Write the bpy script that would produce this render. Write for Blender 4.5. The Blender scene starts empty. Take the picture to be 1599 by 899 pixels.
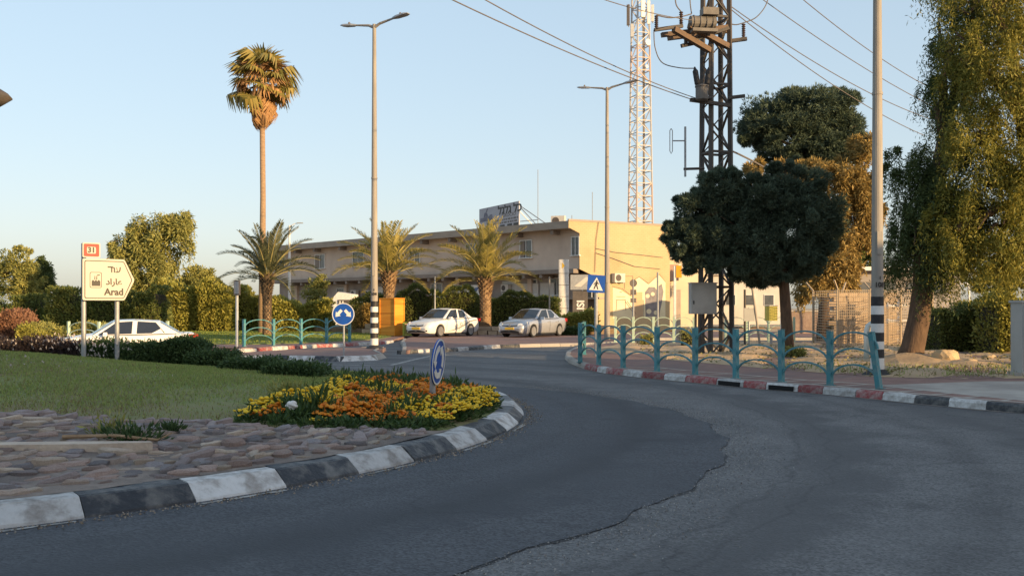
import bpy, bmesh, math, random
import numpy as np
from math import sin, cos, pi, radians as R, sqrt, atan2
from mathutils import Vector, Matrix

S = bpy.context.scene
COL = S.collection
rng = np.random.default_rng(7)
random.seed(7)

# ------------------------------------------------------------------ camera, sky, sun, exposure
HZ, F, CH = 481.0, 1500.0, 1.6          # horizon row, focal length in photo pixels, eye height
cam = bpy.data.cameras.new('camera')
camo = bpy.data.objects.new('camera', cam)
COL.objects.link(camo)
camo.location = (0, 0, CH)
camo.rotation_euler = (pi / 2, 0, 0)
cam.sensor_width = 36.0
cam.lens = 36.0 * F / 1599.0
cam.shift_y = (HZ - 449.5) / 1599.0
cam.clip_start = 0.1
cam.clip_end = 9000
S.camera = camo

SUN_EL, SUN_ROT = R(9.0), R(130.0)
world = bpy.data.worlds.new('World')
S.world = world
world.use_nodes = True
wn = world.node_tree.nodes
wl = world.node_tree.links
sky = wn.new('ShaderNodeTexSky')
sky.sky_type = 'NISHITA'
sky.sun_disc = False
sky.sun_elevation = SUN_EL
sky.sun_rotation = SUN_ROT
sky.altitude = 500
sky.air_density = 1.0
sky.dust_density = 3.3
sky.ozone_density = 3.0
bg = wn['Background']
gm = wn.new('ShaderNodeGamma')                    # softer contrast over the whole dome, as the phone's picture has it
gm.inputs[1].default_value = 0.35
hs = wn.new('ShaderNodeHueSaturation')
hs.inputs['Saturation'].default_value = 1.3
hs.inputs['Value'].default_value = 2.55
wl.new(sky.outputs[0], gm.inputs[0])
wl.new(gm.outputs[0], hs.inputs['Color'])
tint = wn.new('ShaderNodeMix')
tint.data_type = 'RGBA'
tint.blend_type = 'MULTIPLY'
tint.inputs[0].default_value = 1.0
tint.inputs[7].default_value = (1.075, 1.0, 0.955, 1)
wl.new(hs.outputs[0], tint.inputs[6])
wl.new(tint.outputs[2], bg.inputs[0])
bg.inputs[1].default_value = 0.15

sl = bpy.data.lights.new('sun', 'SUN')
sl.energy = 4.8
sl.angle = R(0.5)
sl.color = (1.0, 0.68, 0.34)
so = bpy.data.objects.new('sun', sl)
COL.objects.link(so)
sd = Vector((cos(SUN_EL) * sin(SUN_ROT), cos(SUN_EL) * cos(SUN_ROT), sin(SUN_EL)))
so.rotation_euler = sd.to_track_quat('Z', 'Y').to_euler()
so.location = (40, -20, 30)

S.view_settings.view_transform = 'Standard'
S.view_settings.look = 'None'
S.view_settings.gamma = 1.0
S.view_settings.exposure = 0.74
S.cycles.max_bounces = 6
S.cycles.transparent_max_bounces = 8

# ------------------------------------------------------------------ helpers
def G(px, py, z=0.0):
    """photo pixel of a point at height z -> world x, y"""
    Y = F * (CH - z) / (py - HZ)
    return ((px - 799.5) * Y / F, Y)

def PX(px, Y):
    return (px - 799.5) * Y / F

def PZ(py, Y):
    return CH - (py - HZ) * Y / F

def lerp(a, b, t):
    return a + (b - a) * t

def sm(t):
    t = min(1, max(0, t))
    return t * t * (3 - 2 * t)

_sock = {}
def mat(name, c1, c2=None, scale=6.0, rough=0.75, bump=0.0, bscale=None, metal=0.0, spec=0.35, detail=5.0,
        c3=None, scale3=1.0, stretch=None, island=False, objrand=0.0, trans=0.0, coat=0.0, lo=0.35, hi=0.65):
    m = bpy.data.materials.new(name)
    m.use_nodes = True
    nt = m.node_tree
    n, l = nt.nodes, nt.links
    b = n['Principled BSDF']
    b.inputs['Roughness'].default_value = rough
    b.inputs['Metallic'].default_value = metal
    b.inputs['Specular IOR Level'].default_value = spec
    b.inputs['Coat Weight'].default_value = coat
    tc = n.new('ShaderNodeTexCoord')
    vec = tc.outputs['Object']
    if stretch:
        mp = n.new('ShaderNodeMapping')
        mp.inputs['Scale'].default_value = stretch
        l.new(vec, mp.inputs['Vector'])
        vec = mp.outputs[0]
    def noise(sc, det=detail):
        t = n.new('ShaderNodeTexNoise')
        t.inputs['Scale'].default_value = sc
        t.inputs['Detail'].default_value = det
        t.inputs['Roughness'].default_value = 0.6
        l.new(vec, t.inputs['Vector'])
        return t.outputs['Fac']
    def ramp(src, a=lo, z=hi):
        t = n.new('ShaderNodeMapRange')
        t.inputs['From Min'].default_value = a
        t.inputs['From Max'].default_value = z
        l.new(src, t.inputs['Value'])
        return t.outputs[0]
    def mix(fac, a, bcol):
        t = n.new('ShaderNodeMix')
        t.data_type = 'RGBA'
        l.new(fac, t.inputs[0])
        for i, c in ((6, a), (7, bcol)):
            if isinstance(c, tuple):
                t.inputs[i].default_value = (*c, 1)
            else:
                l.new(c, t.inputs[i])
        return t.outputs[2]
    col = tuple(c1)
    if c2 is not None:
        if island:
            g = n.new('ShaderNodeNewGeometry')
            col = mix(g.outputs['Random Per Island'], col, tuple(c2))
        else:
            col = mix(ramp(noise(scale)), col, tuple(c2))
    if c3 is not None:
        col = mix(ramp(noise(scale3, 4), 0.45, 0.7), col, tuple(c3))
    if objrand:
        oi = n.new('ShaderNodeObjectInfo')
        hs = n.new('ShaderNodeHueSaturation')
        mr = n.new('ShaderNodeMapRange')
        mr.inputs['To Min'].default_value = 1 - objrand
        mr.inputs['To Max'].default_value = 1 + objrand
        l.new(oi.outputs['Random'], mr.inputs['Value'])
        l.new(mr.outputs[0], hs.inputs['Value'])
        if isinstance(col, tuple):
            hs.inputs['Color'].default_value = (*col, 1)
        else:
            l.new(col, hs.inputs['Color'])
        col = hs.outputs[0]
    if isinstance(col, tuple):
        b.inputs['Base Color'].default_value = (*col, 1)
    else:
        l.new(col, b.inputs['Base Color'])
    if bump:
        bp = n.new('ShaderNodeBump')
        bp.inputs['Strength'].default_value = bump
        bp.inputs['Distance'].default_value = 0.02
        l.new(noise(bscale or scale * 4, 6), bp.inputs['Height'])
        l.new(bp.outputs[0], b.inputs['Normal'])
    if trans:
        tr = n.new('ShaderNodeBsdfTranslucent')
        if isinstance(col, tuple):
            tr.inputs[0].default_value = (*col, 1)
        else:
            l.new(col, tr.inputs[0])
        ms = n.new('ShaderNodeMixShader')
        ms.inputs[0].default_value = trans
        l.new(b.outputs[0], ms.inputs[1])
        l.new(tr.outputs[0], ms.inputs[2])
        l.new(ms.outputs[0], n['Material Output'].inputs['Surface'])
    return m

class MB:
    """collects shapes for one mesh"""
    def __init__(s):
        s.v, s.f, s.m = [], [], []
    def add(s, vs, fs, mi=0):
        k = len(s.v)
        s.v += [tuple(v) for v in vs]
        s.f += [tuple(i + k for i in f) for f in fs]
        s.m += [mi] * len(fs)
        return s
    def box(s, c, d, rz=0.0, mi=0, rot=None, taper=1.0):
        x, y, z = d[0] / 2, d[1] / 2, d[2] / 2
        vs = [Vector((i * x * (taper if k > 0 else 1), j * y * (taper if k > 0 else 1), k * z))
              for k in (-1, 1) for j in (-1, 1) for i in (-1, 1)]
        mt = rot if rot is not None else Matrix.Rotation(rz, 3, 'Z')
        vs = [mt @ v + Vector(c) for v in vs]
        return s.add(vs, [(0, 2, 3, 1), (4, 5, 7, 6), (0, 1, 5, 4), (2, 6, 7, 3), (0, 4, 6, 2), (1, 3, 7, 5)], mi)
    def bar(s, p, q, w, h=None, mi=0):
        p, q = Vector(p), Vector(q)
        d = q - p
        rot = d.to_track_quat('Z', 'Y').to_matrix()
        return s.box((p + q) / 2, (w, h or w, d.length), mi=mi, rot=rot)
    def tube(s, pts, rad, n=8, mi=0, cap=True):
        pts = [Vector(p) for p in pts]
        if not hasattr(rad, '__len__'):
            rad = [rad] * len(pts)
        vs, fs = [], []
        ref = None
        for i, p in enumerate(pts):
            d = (pts[min(i + 1, len(pts) - 1)] - pts[max(i - 1, 0)]).normalized()
            if ref is None:
                ref = Vector((1, 0, 0)) if abs(d.x) < 0.8 else Vector((0, 1, 0))
            a = (ref - d * ref.dot(d)).normalized()
            ref = a
            b = d.cross(a)
            for k in range(n):
                t = 2 * pi * k / n
                vs.append(p + (a * cos(t) + b * sin(t)) * rad[i])
        for i in range(len(pts) - 1):
            for k in range(n):
                fs.append((i * n + k, i * n + (k + 1) % n, (i + 1) * n + (k + 1) % n, (i + 1) * n + k))
        if cap:
            fs.append(tuple(range(n - 1, -1, -1)))
            fs.append(tuple((len(pts) - 1) * n + k for k in range(n)))
        return s.add(vs, fs, mi)
    def lathe(s, prof, n=16, c=(0, 0, 0), mi=0, rot=None):
        vs, fs = [], []
        for r, z in prof:
            for k in range(n):
                t = 2 * pi * k / n
                v = Vector((r * cos(t), r * sin(t), z))
                if rot is not None:
                    v = rot @ v
                vs.append(v + Vector(c))
        for i in range(len(prof) - 1):
            for k in range(n):
                fs.append((i * n + k, i * n + (k + 1) % n, (i + 1) * n + (k + 1) % n, (i + 1) * n + k))
        fs.append(tuple(range(n - 1, -1, -1)))
        fs.append(tuple((len(prof) - 1) * n + k for k in range(n)))
        return s.add(vs, fs, mi)
    def prism(s, poly, z0, z1, mi=0, top=True, bottom=True):
        """poly: list of (x, y), counter-clockwise"""
        n = len(poly)
        vs = [(p[0], p[1], z0) for p in poly] + [(p[0], p[1], z1) for p in poly]
        fs = [(i, (i + 1) % n, n + (i + 1) % n, n + i) for i in range(n)]
        if top:
            fs.append(tuple(range(n, 2 * n)))
        if bottom:
            fs.append(tuple(range(n - 1, -1, -1)))
        return s.add(vs, fs, mi)
    def plate(s, poly, y0, y1, mi=0):
        """poly of (x, z) facing -y, between y0 (front) and y1"""
        n = len(poly)
        vs = [(p[0], y0, p[1]) for p in poly] + [(p[0], y1, p[1]) for p in poly]
        fs = [(i, (i + 1) % n, n + (i + 1) % n, n + i)[::-1] for i in range(n)]
        fs.append(tuple(range(n)))
        fs.append(tuple(range(2 * n - 1, n - 1, -1)))
        return s.add(vs, fs, mi)
    def mesh(s, name, mats, smooth=False):
        me = bpy.data.meshes.new(name)
        me.from_pydata(s.v, [], s.f)
        if not isinstance(mats, (list, tuple)):
            mats = [mats]
        for m in mats:
            me.materials.append(m)
        if len(mats) > 1:
            me.polygons.foreach_set('material_index', s.m)
        if smooth:
            me.polygons.foreach_set('use_smooth', [True] * len(me.polygons))
        me.update()
        return me
    def build(s, name, mats, parent=None, smooth=False, loc=None, rz=0.0):
        return link(name, s.mesh(name, mats, smooth), parent, loc, rz)

def link(name, me, parent=None, loc=None, rz=0.0):
    o = bpy.data.objects.new(name, me)
    COL.objects.link(o)
    if parent is not None:
        o.parent = parent
    if loc is not None:
        o.location = loc
    if rz:
        o.rotation_euler = (0, 0, rz)
    return o

def tag(o, label, cat, group=None):
    o['label'] = label
    o['category'] = cat
    if group:
        o['group'] = group
    return o

def thing(name, label, cat, loc=(0, 0, 0), rz=0.0, group=None):
    o = bpy.data.objects.new(name, None)
    COL.objects.link(o)
    o.empty_display_size = 0.2
    o.location = loc
    o.rotation_euler = (0, 0, rz)
    return tag(o, label, cat, group)

def structure(o):
    o['kind'] = 'structure'
    return o

def setting(name):
    o = bpy.data.objects.new(name, None)
    COL.objects.link(o)
    o['kind'] = 'structure'
    return o

def stuff(o):
    o['kind'] = 'stuff'
    return o

def copy_tree(o, parent=None):
    c = o.copy()
    COL.objects.link(c)
    if parent is not None:
        c.parent = parent
    for ch in list(o.children):
        copy_tree(ch, c)
    return c

def quads(name, V, mats, parent=None, loc=None, tri=False, mi=None):
    """fast mesh from an array (n, 4, 3) of separate quads or (n, 3, 3) triangles"""
    k = 3 if tri else 4
    n = len(V)
    me = bpy.data.meshes.new(name)
    me.vertices.add(n * k)
    me.vertices.foreach_set('co', np.ascontiguousarray(V, dtype=np.float32).ravel())
    me.loops.add(n * k)
    me.loops.foreach_set('vertex_index', np.arange(n * k, dtype=np.int32))
    me.polygons.add(n)
    me.polygons.foreach_set('loop_start', np.arange(0, n * k, k, dtype=np.int32))
    me.polygons.foreach_set('loop_total', np.full(n, k, dtype=np.int32))
    if not isinstance(mats, (list, tuple)):
        mats = [mats]
    for m in mats:
        me.materials.append(m)
    if mi is not None:
        me.polygons.foreach_set('material_index', np.asarray(mi, dtype=np.int32))
    me.update(calc_edges=True)
    return link(name, me, parent, loc)

def unit(v):
    return v / np.maximum(np.linalg.norm(v, axis=-1, keepdims=True), 1e-9)

def leaves(P, D, length, width, jitter=0.35):
    """leaf quads: base points P, directions D (n,3)"""
    n = len(P)
    L = length * (1 + jitter * rng.uniform(-1, 1, (n, 1)))
    W = width * (1 + jitter * rng.uniform(-1, 1, (n, 1)))
    D = unit(D)
    A = unit(np.cross(D, rng.normal(size=(n, 3))))
    B = np.cross(D, A)
    mid = P + D * L * 0.5 + B * L * 0.08
    return np.stack([P, mid + A * W * 0.5, P + D * L, mid - A * W * 0.5], 1)

def ball(n):
    return unit(rng.normal(size=(n, 3)))

def clump_points(clumps, per, sub=14, spread=0.3):
    """points gathered in sub-clumps of ellipsoids (cx,cy,cz,rx,ry,rz[,weight]); returns points and outward directions"""
    P, D = [], []
    for c in clumps:
        w = c[6] if len(c) > 6 else 1.0
        cen, rad = np.array(c[:3]), np.array(c[3:6])
        k = max(4, int(sub * w))
        sc = ball(k) * (rng.uniform(0.35, 1.0, (k, 1)) ** 0.6)
        n = int(per * w)
        pick = rng.integers(0, k, n)
        o = ball(n) * (rng.uniform(0.2, 1, (n, 1)) ** 0.5) * spread * rng.uniform(0.6, 1.3, (k, 1))[pick]
        q = sc[pick] + o
        P.append(cen + q * rad)
        D.append(unit(o + 0.35 * sc[pick]))
    return np.concatenate(P), np.concatenate(D)

def text_mesh(name, body, size, m, parent=None, loc=(0, 0, 0), rot=(pi / 2, 0, 0), depth=0.004, bold=0.0, sx=1.0, align='CENTER'):
    cu = bpy.data.curves.new(name, 'FONT')
    cu.body = body
    cu.size = size
    cu.extrude = depth
    cu.offset = bold
    cu.align_x = align
    cu.align_y = 'CENTER'
    cu.resolution_u = 3
    to = bpy.data.objects.new(name, cu)
    COL.objects.link(to)
    dg = bpy.context.evaluated_depsgraph_get()
    me = bpy.data.meshes.new_from_object(to.evaluated_get(dg))
    bpy.data.objects.remove(to)
    bpy.data.curves.remove(cu)
    me.name = name
    me.materials.clear()
    me.materials.append(m)
    o = link(name, me, parent, loc)
    o.rotation_euler = rot
    o.scale = (sx, 1, 1)
    return o

# ------------------------------------------------------------------ materials
M = {}
M['dirt'] = mat('dirt', (0.44, 0.31, 0.185), (0.54, 0.40, 0.25), 1.2, 0.95, 0.9, 9, c3=(0.32, 0.235, 0.15), scale3=0.25)
M['soil'] = mat('soil', (0.13, 0.09, 0.055), (0.22, 0.15, 0.09), 3, 0.95, 0.9, 25)
M['lawn'] = mat('lawn', (0.11, 0.16, 0.035), (0.15, 0.19, 0.05), 0.8, 0.9, 0.5, 60, c3=(0.20, 0.18, 0.07), scale3=0.5)
M['blade'] = mat('grass_blade', (0.21, 0.30, 0.07), (0.34, 0.37, 0.125), rough=0.7, island=True, trans=0.25)
M['bladefar'] = mat('far_grass_blade', (0.13, 0.20, 0.03), (0.24, 0.26, 0.06), rough=0.7, island=True, trans=0.25)
M['dryblade'] = mat('dry_blade', (0.27, 0.215, 0.105), (0.17, 0.175, 0.06), rough=0.8, island=True, trans=0.2)
M['paver'] = mat('paver', (0.21, 0.125, 0.105), (0.28, 0.175, 0.145), 3, 0.9, 0.4, 30, c3=(0.18, 0.13, 0.12), scale3=0.6)
M['band'] = mat('pale_band', (0.36, 0.32, 0.28), (0.44, 0.40, 0.35), 4, 0.9, 0.3, 40)
M['concrete'] = mat('concrete', (0.34, 0.31, 0.275), (0.42, 0.385, 0.34), 2.5, 0.9, 0.4, 30, c3=(0.26, 0.235, 0.21), scale3=0.7)
M['kwhite'] = mat('kerb_white', (0.56, 0.56, 0.55), (0.45, 0.445, 0.43), 7, 0.8, 0.5, 30, c3=(0.27, 0.25, 0.23), scale3=7, objrand=0.16)
M['kblack'] = mat('kerb_black', (0.030, 0.034, 0.042), (0.055, 0.058, 0.065), 7, 0.55, 0.5, 30, c3=(0.17, 0.165, 0.155), scale3=8, objrand=0.25)
M['kred'] = mat('kerb_red', (0.28, 0.052, 0.055), (0.22, 0.065, 0.065), 7, 0.8, 0.5, 30, c3=(0.34, 0.27, 0.25), scale3=8, objrand=0.2)
M['void'] = mat('dark_void', (0.012, 0.012, 0.013), rough=0.9)
M['paint'] = mat('road_paint', (0.42, 0.41, 0.385), (0.30, 0.295, 0.28), 9, 0.85, 0.3, 60, c3=(0.13, 0.13, 0.13), scale3=7)
M['teal'] = mat('teal_paint', (0.055, 0.235, 0.275), (0.045, 0.195, 0.23), 6, 0.5, 0.25, 40, c3=(0.17, 0.25, 0.25), scale3=7, objrand=0.12)
M['mint'] = mat('mint_paint', (0.52, 0.64, 0.48), (0.44, 0.56, 0.42), 6, 0.5, 0.2, 40, objrand=0.1)
M['galv'] = mat('galvanised', (0.36, 0.37, 0.38), (0.28, 0.29, 0.30), 9, 0.5, 0.15, 40, metal=0.35)
M['mastwhite'] = mat('mast_white', (0.52, 0.50, 0.47), (0.44, 0.42, 0.40), 3, 0.6)
M['pole'] = mat('weathered_pole', (0.30, 0.27, 0.235), (0.23, 0.21, 0.185), 3, 0.65, 0.3, 25, stretch=(6, 6, 0.8), c3=(0.36, 0.33, 0.28), scale3=1.5)
M['steel'] = mat('dark_steel', (0.072, 0.066, 0.062), (0.052, 0.050, 0.050), 5, 0.65, 0.3, 30, c3=(0.12, 0.09, 0.065), scale3=2, objrand=0.2)
M['black'] = mat('black_rubber', (0.016, 0.016, 0.018), (0.028, 0.028, 0.03), 12, 0.6)
M['blackpaint'] = mat('black_paint', (0.02, 0.02, 0.023), (0.035, 0.035, 0.037), 8, 0.6)
M['whitepaint'] = mat('white_paint', (0.72, 0.71, 0.68), (0.60, 0.59, 0.56), 6, 0.6, 0.1, 30)
M['cabinet'] = mat('grey_cabinet', (0.40, 0.40, 0.38), (0.35, 0.35, 0.335), 2, 0.55, 0.1, 20, c3=(0.30, 0.30, 0.28), scale3=1.2)
M['bark'] = mat('bark', (0.085, 0.055, 0.037), (0.15, 0.095, 0.06), 4, 0.95, 1.0, 10, stretch=(3, 3, 0.7))
M['palmbark'] = mat('palm_bark', (0.26, 0.17, 0.10), (0.36, 0.25, 0.15), 5, 0.95, 0.8, 16, stretch=(1, 1, 3))
M['boot'] = mat('palm_boot', (0.15, 0.09, 0.05), (0.40, 0.27, 0.15), rough=0.95, island=True)
M['frond'] = mat('palm_leaf', (0.19, 0.175, 0.045), (0.45, 0.36, 0.095), rough=0.5, island=True, trans=0.2)
M['rachis'] = mat('palm_rachis', (0.24, 0.22, 0.08), (0.32, 0.26, 0.11), 5, 0.6)
M['shadefrond'] = mat('shade_tinted_palm_leaf', (0.05, 0.06, 0.03), (0.12, 0.125, 0.06), rough=0.55, island=True, trans=0.15)  # darker copy of the palm leaf, the shade on one palm put into its colour
M['shadeboot'] = mat('shade_tinted_palm_boot', (0.07, 0.05, 0.035), (0.17, 0.125, 0.085), rough=0.95, island=True)  # darker copy of the boot, trunk shade put into the colour
M['fan'] = mat('fan_leaf', (0.14, 0.145, 0.035), (0.36, 0.27, 0.075), rough=0.55, island=True, trans=0.25)
M['dead'] = mat('dead_fan', (0.36, 0.19, 0.08), (0.52, 0.32, 0.15), rough=0.85, island=True, trans=0.2)
M['pine'] = mat('pine_needle', (0.048, 0.078, 0.054), (0.125, 0.165, 0.105), rough=0.7, island=True, trans=0.12)
M['pineold'] = mat('gold_needle', (0.22, 0.165, 0.05), (0.44, 0.30, 0.10), rough=0.7, island=True, trans=0.25)
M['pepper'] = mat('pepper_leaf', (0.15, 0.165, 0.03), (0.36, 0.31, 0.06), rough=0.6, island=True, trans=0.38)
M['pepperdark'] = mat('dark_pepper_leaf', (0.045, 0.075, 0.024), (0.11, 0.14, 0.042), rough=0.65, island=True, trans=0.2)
M['olive'] = mat('olive_leaf', (0.19, 0.21, 0.06), (0.38, 0.35, 0.10), rough=0.65, island=True, trans=0.25)
M['hedge'] = mat('hedge_leaf', (0.075, 0.11, 0.026), (0.20, 0.21, 0.055), rough=0.65, island=True, trans=0.2)
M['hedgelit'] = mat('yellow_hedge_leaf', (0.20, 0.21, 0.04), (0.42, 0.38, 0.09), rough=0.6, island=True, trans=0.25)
M['shrub'] = mat('shrub_leaf', (0.03, 0.065, 0.022), (0.085, 0.135, 0.045), rough=0.65, island=True, trans=0.2)
M['purple'] = mat('purple_leaf', (0.028, 0.018, 0.020), (0.06, 0.045, 0.04), rough=0.7, island=True, trans=0.15)
M['rust'] = mat('rust_leaf', (0.22, 0.10, 0.06), (0.32, 0.18, 0.11), rough=0.75, island=True, trans=0.25)
M['palebloom'] = mat('pale_bloom', (0.42, 0.37, 0.36), (0.55, 0.50, 0.47), rough=0.7, island=True, trans=0.2)
M['core'] = mat('twig_mass', (0.022, 0.020, 0.012), (0.04, 0.034, 0.02), 5, 0.95)
M['yellowfl'] = mat('yellow_petal', (0.82, 0.50, 0.012), (0.90, 0.66, 0.05), rough=0.6, island=True, trans=0.15)
M['orangefl'] = mat('orange_petal', (0.78, 0.20, 0.012), (0.66, 0.28, 0.02), rough=0.6, island=True, trans=0.15)
M['mgleaf'] = mat('marigold_leaf', (0.035, 0.075, 0.022), (0.085, 0.14, 0.04), rough=0.6, island=True, trans=0.2)
M['signwhite'] = mat('sign_white', (0.46, 0.43, 0.375), rough=0.5)
M['signblack'] = mat('sign_black', (0.03, 0.025, 0.022), rough=0.5)
M['signred'] = mat('sign_red', (0.40, 0.035, 0.02), rough=0.5)
M['signblue'] = mat('sign_blue', (0.010, 0.085, 0.40), (0.012, 0.07, 0.33), 4, 0.45)
M['signback'] = mat('sign_back', (0.16, 0.14, 0.125), (0.12, 0.105, 0.095), 4, 0.6)
M['litter'] = mat('litter', (0.20, 0.16, 0.12), (0.34, 0.29, 0.23), rough=0.95, island=True)
M['glass'] = mat('dark_glass', (0.018, 0.022, 0.028), rough=0.08, spec=0.9)
M['tint'] = mat('tinted_glass', (0.014, 0.014, 0.018), rough=0.06, spec=0.9)
M['winglass'] = mat('window_glass', (0.05, 0.06, 0.07), (0.09, 0.095, 0.10), 2, 0.12, spec=0.8)
M['carwhite'] = mat('white_car_paint', (0.74, 0.73, 0.70), (0.69, 0.68, 0.655), 2, 0.35, coat=0.6)
M['carsilver'] = mat('silver_car_paint', (0.43, 0.45, 0.49), (0.39, 0.41, 0.45), 3, 0.32, metal=0.45, coat=0.6)
M['chrome'] = mat('alloy', (0.58, 0.57, 0.55), rough=0.3, metal=0.8)
M['lamp'] = mat('lamp_lens', (0.62, 0.63, 0.62), rough=0.12, spec=0.8)
M['redlamp'] = mat('red_lens', (0.42, 0.02, 0.015), rough=0.2, spec=0.7)
M['plate'] = mat('yellow_plate', (0.66, 0.43, 0.05), rough=0.5)
M['decal'] = mat('grey_decal', (0.24, 0.245, 0.24), rough=0.5)

# ------------------------------------------------------------------ ground, road, pavements
IC, IR = Vector((-9.35, 14.6, 0)), 9.55          # traffic island centre and radius

def dip(x, y):
    return -0.18 * sm((-x - 8.5) / 3) * sm((y - 25) / 5)

def island_z(x, y):
    d = IR - math.hypot(x - IC.x, y - IC.y)
    d = max(0, d - 0.2)
    return 0.15 + 0.06 * d - 0.0016 * d * d + 0.36 * math.exp(-((x + 10.4) / 3.4) ** 2 - ((y - 17.6) / 3.0) ** 2)

def sheet(name, poly, z0, z1, m):
    """a slab from a counter-clockwise outline"""
    return structure(MB().prism(poly, z0, z1).build(name, m))

b = MB()
b.add([(-4000, -4000, -0.4), (4000, -4000, -0.4), (4000, 4000, -0.4), (-4000, 4000, -0.4)], [(0, 1, 2, 3)])
structure(b.build('ground', M['dirt']))

def asphalt(name, base, light, dark, patch):
    m = mat(name, base, light, 1.1, 0.78, 0.0, spec=0.3)
    nt = m.node_tree
    n, l = nt.nodes, nt.links
    bs = n['Principled BSDF']
    src = bs.inputs['Base Color'].links[0].from_socket
    tc = n.new('ShaderNodeTexCoord')
    # aggregate: pale and dark chips
    v = n.new('ShaderNodeTexVoronoi')
    v.inputs['Scale'].default_value = 55
    l.new(tc.outputs['Object'], v.inputs['Vector'])
    mr = n.new('ShaderNodeMapRange')
    mr.inputs['From Min'].default_value = 0.0
    mr.inputs['From Max'].default_value = 1.0
    mr.inputs['To Min'].default_value = 0.55
    mr.inputs['To Max'].default_value = 1.55
    sep = n.new('ShaderNodeSeparateColor')
    l.new(v.outputs['Color'], sep.inputs[0])
    l.new(sep.outputs[0], mr.inputs['Value'])
    mu = n.new('ShaderNodeMix')
    mu.data_type = 'RGBA'
    mu.blend_type = 'MULTIPLY'
    mu.inputs[0].default_value = 0.8
    l.new(src, mu.inputs[6])
    l.new(mr.outputs[0], mu.inputs[7])
    # traffic polish: rings round the island, broken by noise
    mp = n.new('ShaderNodeMapping')
    mp.inputs['Location'].default_value = (-IC.x, -IC.y, 0)
    l.new(tc.outputs['Object'], mp.inputs['Vector'])
    ln = n.new('ShaderNodeVectorMath')
    ln.operation = 'LENGTH'
    l.new(mp.outputs[0], ln.inputs[0])
    nz = n.new('ShaderNodeTexNoise')
    nz.inputs['Scale'].default_value = 0.55
    nz.inputs['Detail'].default_value = 7
    nz.inputs['Roughness'].default_value = 0.65
    l.new(tc.outputs['Object'], nz.inputs['Vector'])
    ad = n.new('ShaderNodeMath')
    ad.operation = 'MULTIPLY_ADD'
    l.new(nz.outputs['Fac'], ad.inputs[0])
    ad.inputs[1].default_value = 3.0
    l.new(ln.outputs['Value'], ad.inputs[2])
    w = n.new('ShaderNodeMath')
    w.operation = 'SINE'
    ml = n.new('ShaderNodeMath')
    ml.operation = 'MULTIPLY'
    ml.inputs[1].default_value = 2.6
    l.new(ad.outputs[0], ml.inputs[0])
    l.new(ml.outputs[0], w.inputs[0])
    r2 = n.new('ShaderNodeMapRange')
    r2.inputs['From Min'].default_value = -0.2
    r2.inputs['From Max'].default_value = 1.0
    r2.inputs['To Min'].default_value = 0.0
    r2.inputs['To Max'].default_value = 0.75
    l.new(w.outputs[0], r2.inputs['Value'])
    mx = n.new('ShaderNodeMix')
    mx.data_type = 'RGBA'
    l.new(r2.outputs[0], mx.inputs[0])
    l.new(mu.outputs[2], mx.inputs[6])
    mx.inputs[7].default_value = (*dark, 1)
    # repair blotches
    n3 = n.new('ShaderNodeTexNoise')
    n3.inputs['Scale'].default_value = 0.16
    n3.inputs['Detail'].default_value = 5
    l.new(tc.outputs['Object'], n3.inputs['Vector'])
    r3 = n.new('ShaderNodeMapRange')
    r3.inputs['From Min'].default_value = 0.52
    r3.inputs['From Max'].default_value = 0.62
    r3.inputs['To Max'].default_value = 0.5
    l.new(n3.outputs['Fac'], r3.inputs['Value'])
    m3 = n.new('ShaderNodeMix')
    m3.data_type = 'RGBA'
    l.new(r3.outputs[0], m3.inputs[0])
    l.new(mx.outputs[2], m3.inputs[6])
    m3.inputs[7].default_value = (*patch, 1)
    l.new(m3.outputs[2], bs.inputs['Base Color'])
    # scuffed arcs left by turning tyres, hairline cracks and oil spots
    def band(r0, wd, amount, src_col):
        d1 = n.new('ShaderNodeMath')
        d1.operation = 'SUBTRACT'
        ns2 = n.new('ShaderNodeTexNoise')
        ns2.inputs['Scale'].default_value = 1.3
        l.new(tc.outputs['Object'], ns2.inputs['Vector'])
        ma = n.new('ShaderNodeMath')
        ma.operation = 'MULTIPLY_ADD'
        l.new(ns2.outputs['Fac'], ma.inputs[0])
        ma.inputs[1].default_value = 0.5
        l.new(ln.outputs['Value'], ma.inputs[2])
        l.new(ma.outputs[0], d1.inputs[0])
        d1.inputs[1].default_value = r0 + 0.25
        ab = n.new('ShaderNodeMath')
        ab.operation = 'ABSOLUTE'
        l.new(d1.outputs[0], ab.inputs[0])
        rr = n.new('ShaderNodeMapRange')
        rr.inputs['From Min'].default_value = 0
        rr.inputs['From Max'].default_value = wd
        rr.inputs['To Min'].default_value = amount
        rr.inputs['To Max'].default_value = 0
        l.new(ab.outputs[0], rr.inputs['Value'])
        mm = n.new('ShaderNodeMix')
        mm.data_type = 'RGBA'
        l.new(rr.outputs[0], mm.inputs[0])
        l.new(src_col, mm.inputs[6])
        mm.inputs[7].default_value = (0.03, 0.031, 0.034, 1)
        return mm.outputs[2]
    col = m3.outputs[2]
    for r0, wd, am in ((13.15, 0.05, 0.32), (13.5, 0.035, 0.28), (14.9, 0.3, 0.28), (16.6, 0.35, 0.28), (11.2, 0.3, 0.3), (10.3, 0.25, 0.22)):
        col = band(r0, wd, am, col)
    vc = n.new('ShaderNodeTexVoronoi')
    vc.feature = 'DISTANCE_TO_EDGE'
    vc.inputs['Scale'].default_value = 0.55
    wv = n.new('ShaderNodeVectorMath')
    wv.operation = 'MULTIPLY_ADD'
    l.new(nz.outputs['Color'], wv.inputs[0])
    wv.inputs[1].default_value = (0.9, 0.9, 0.9)
    l.new(tc.outputs['Object'], wv.inputs[2])
    l.new(wv.outputs[0], vc.inputs['Vector'])
    rc_ = n.new('ShaderNodeMapRange')
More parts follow.
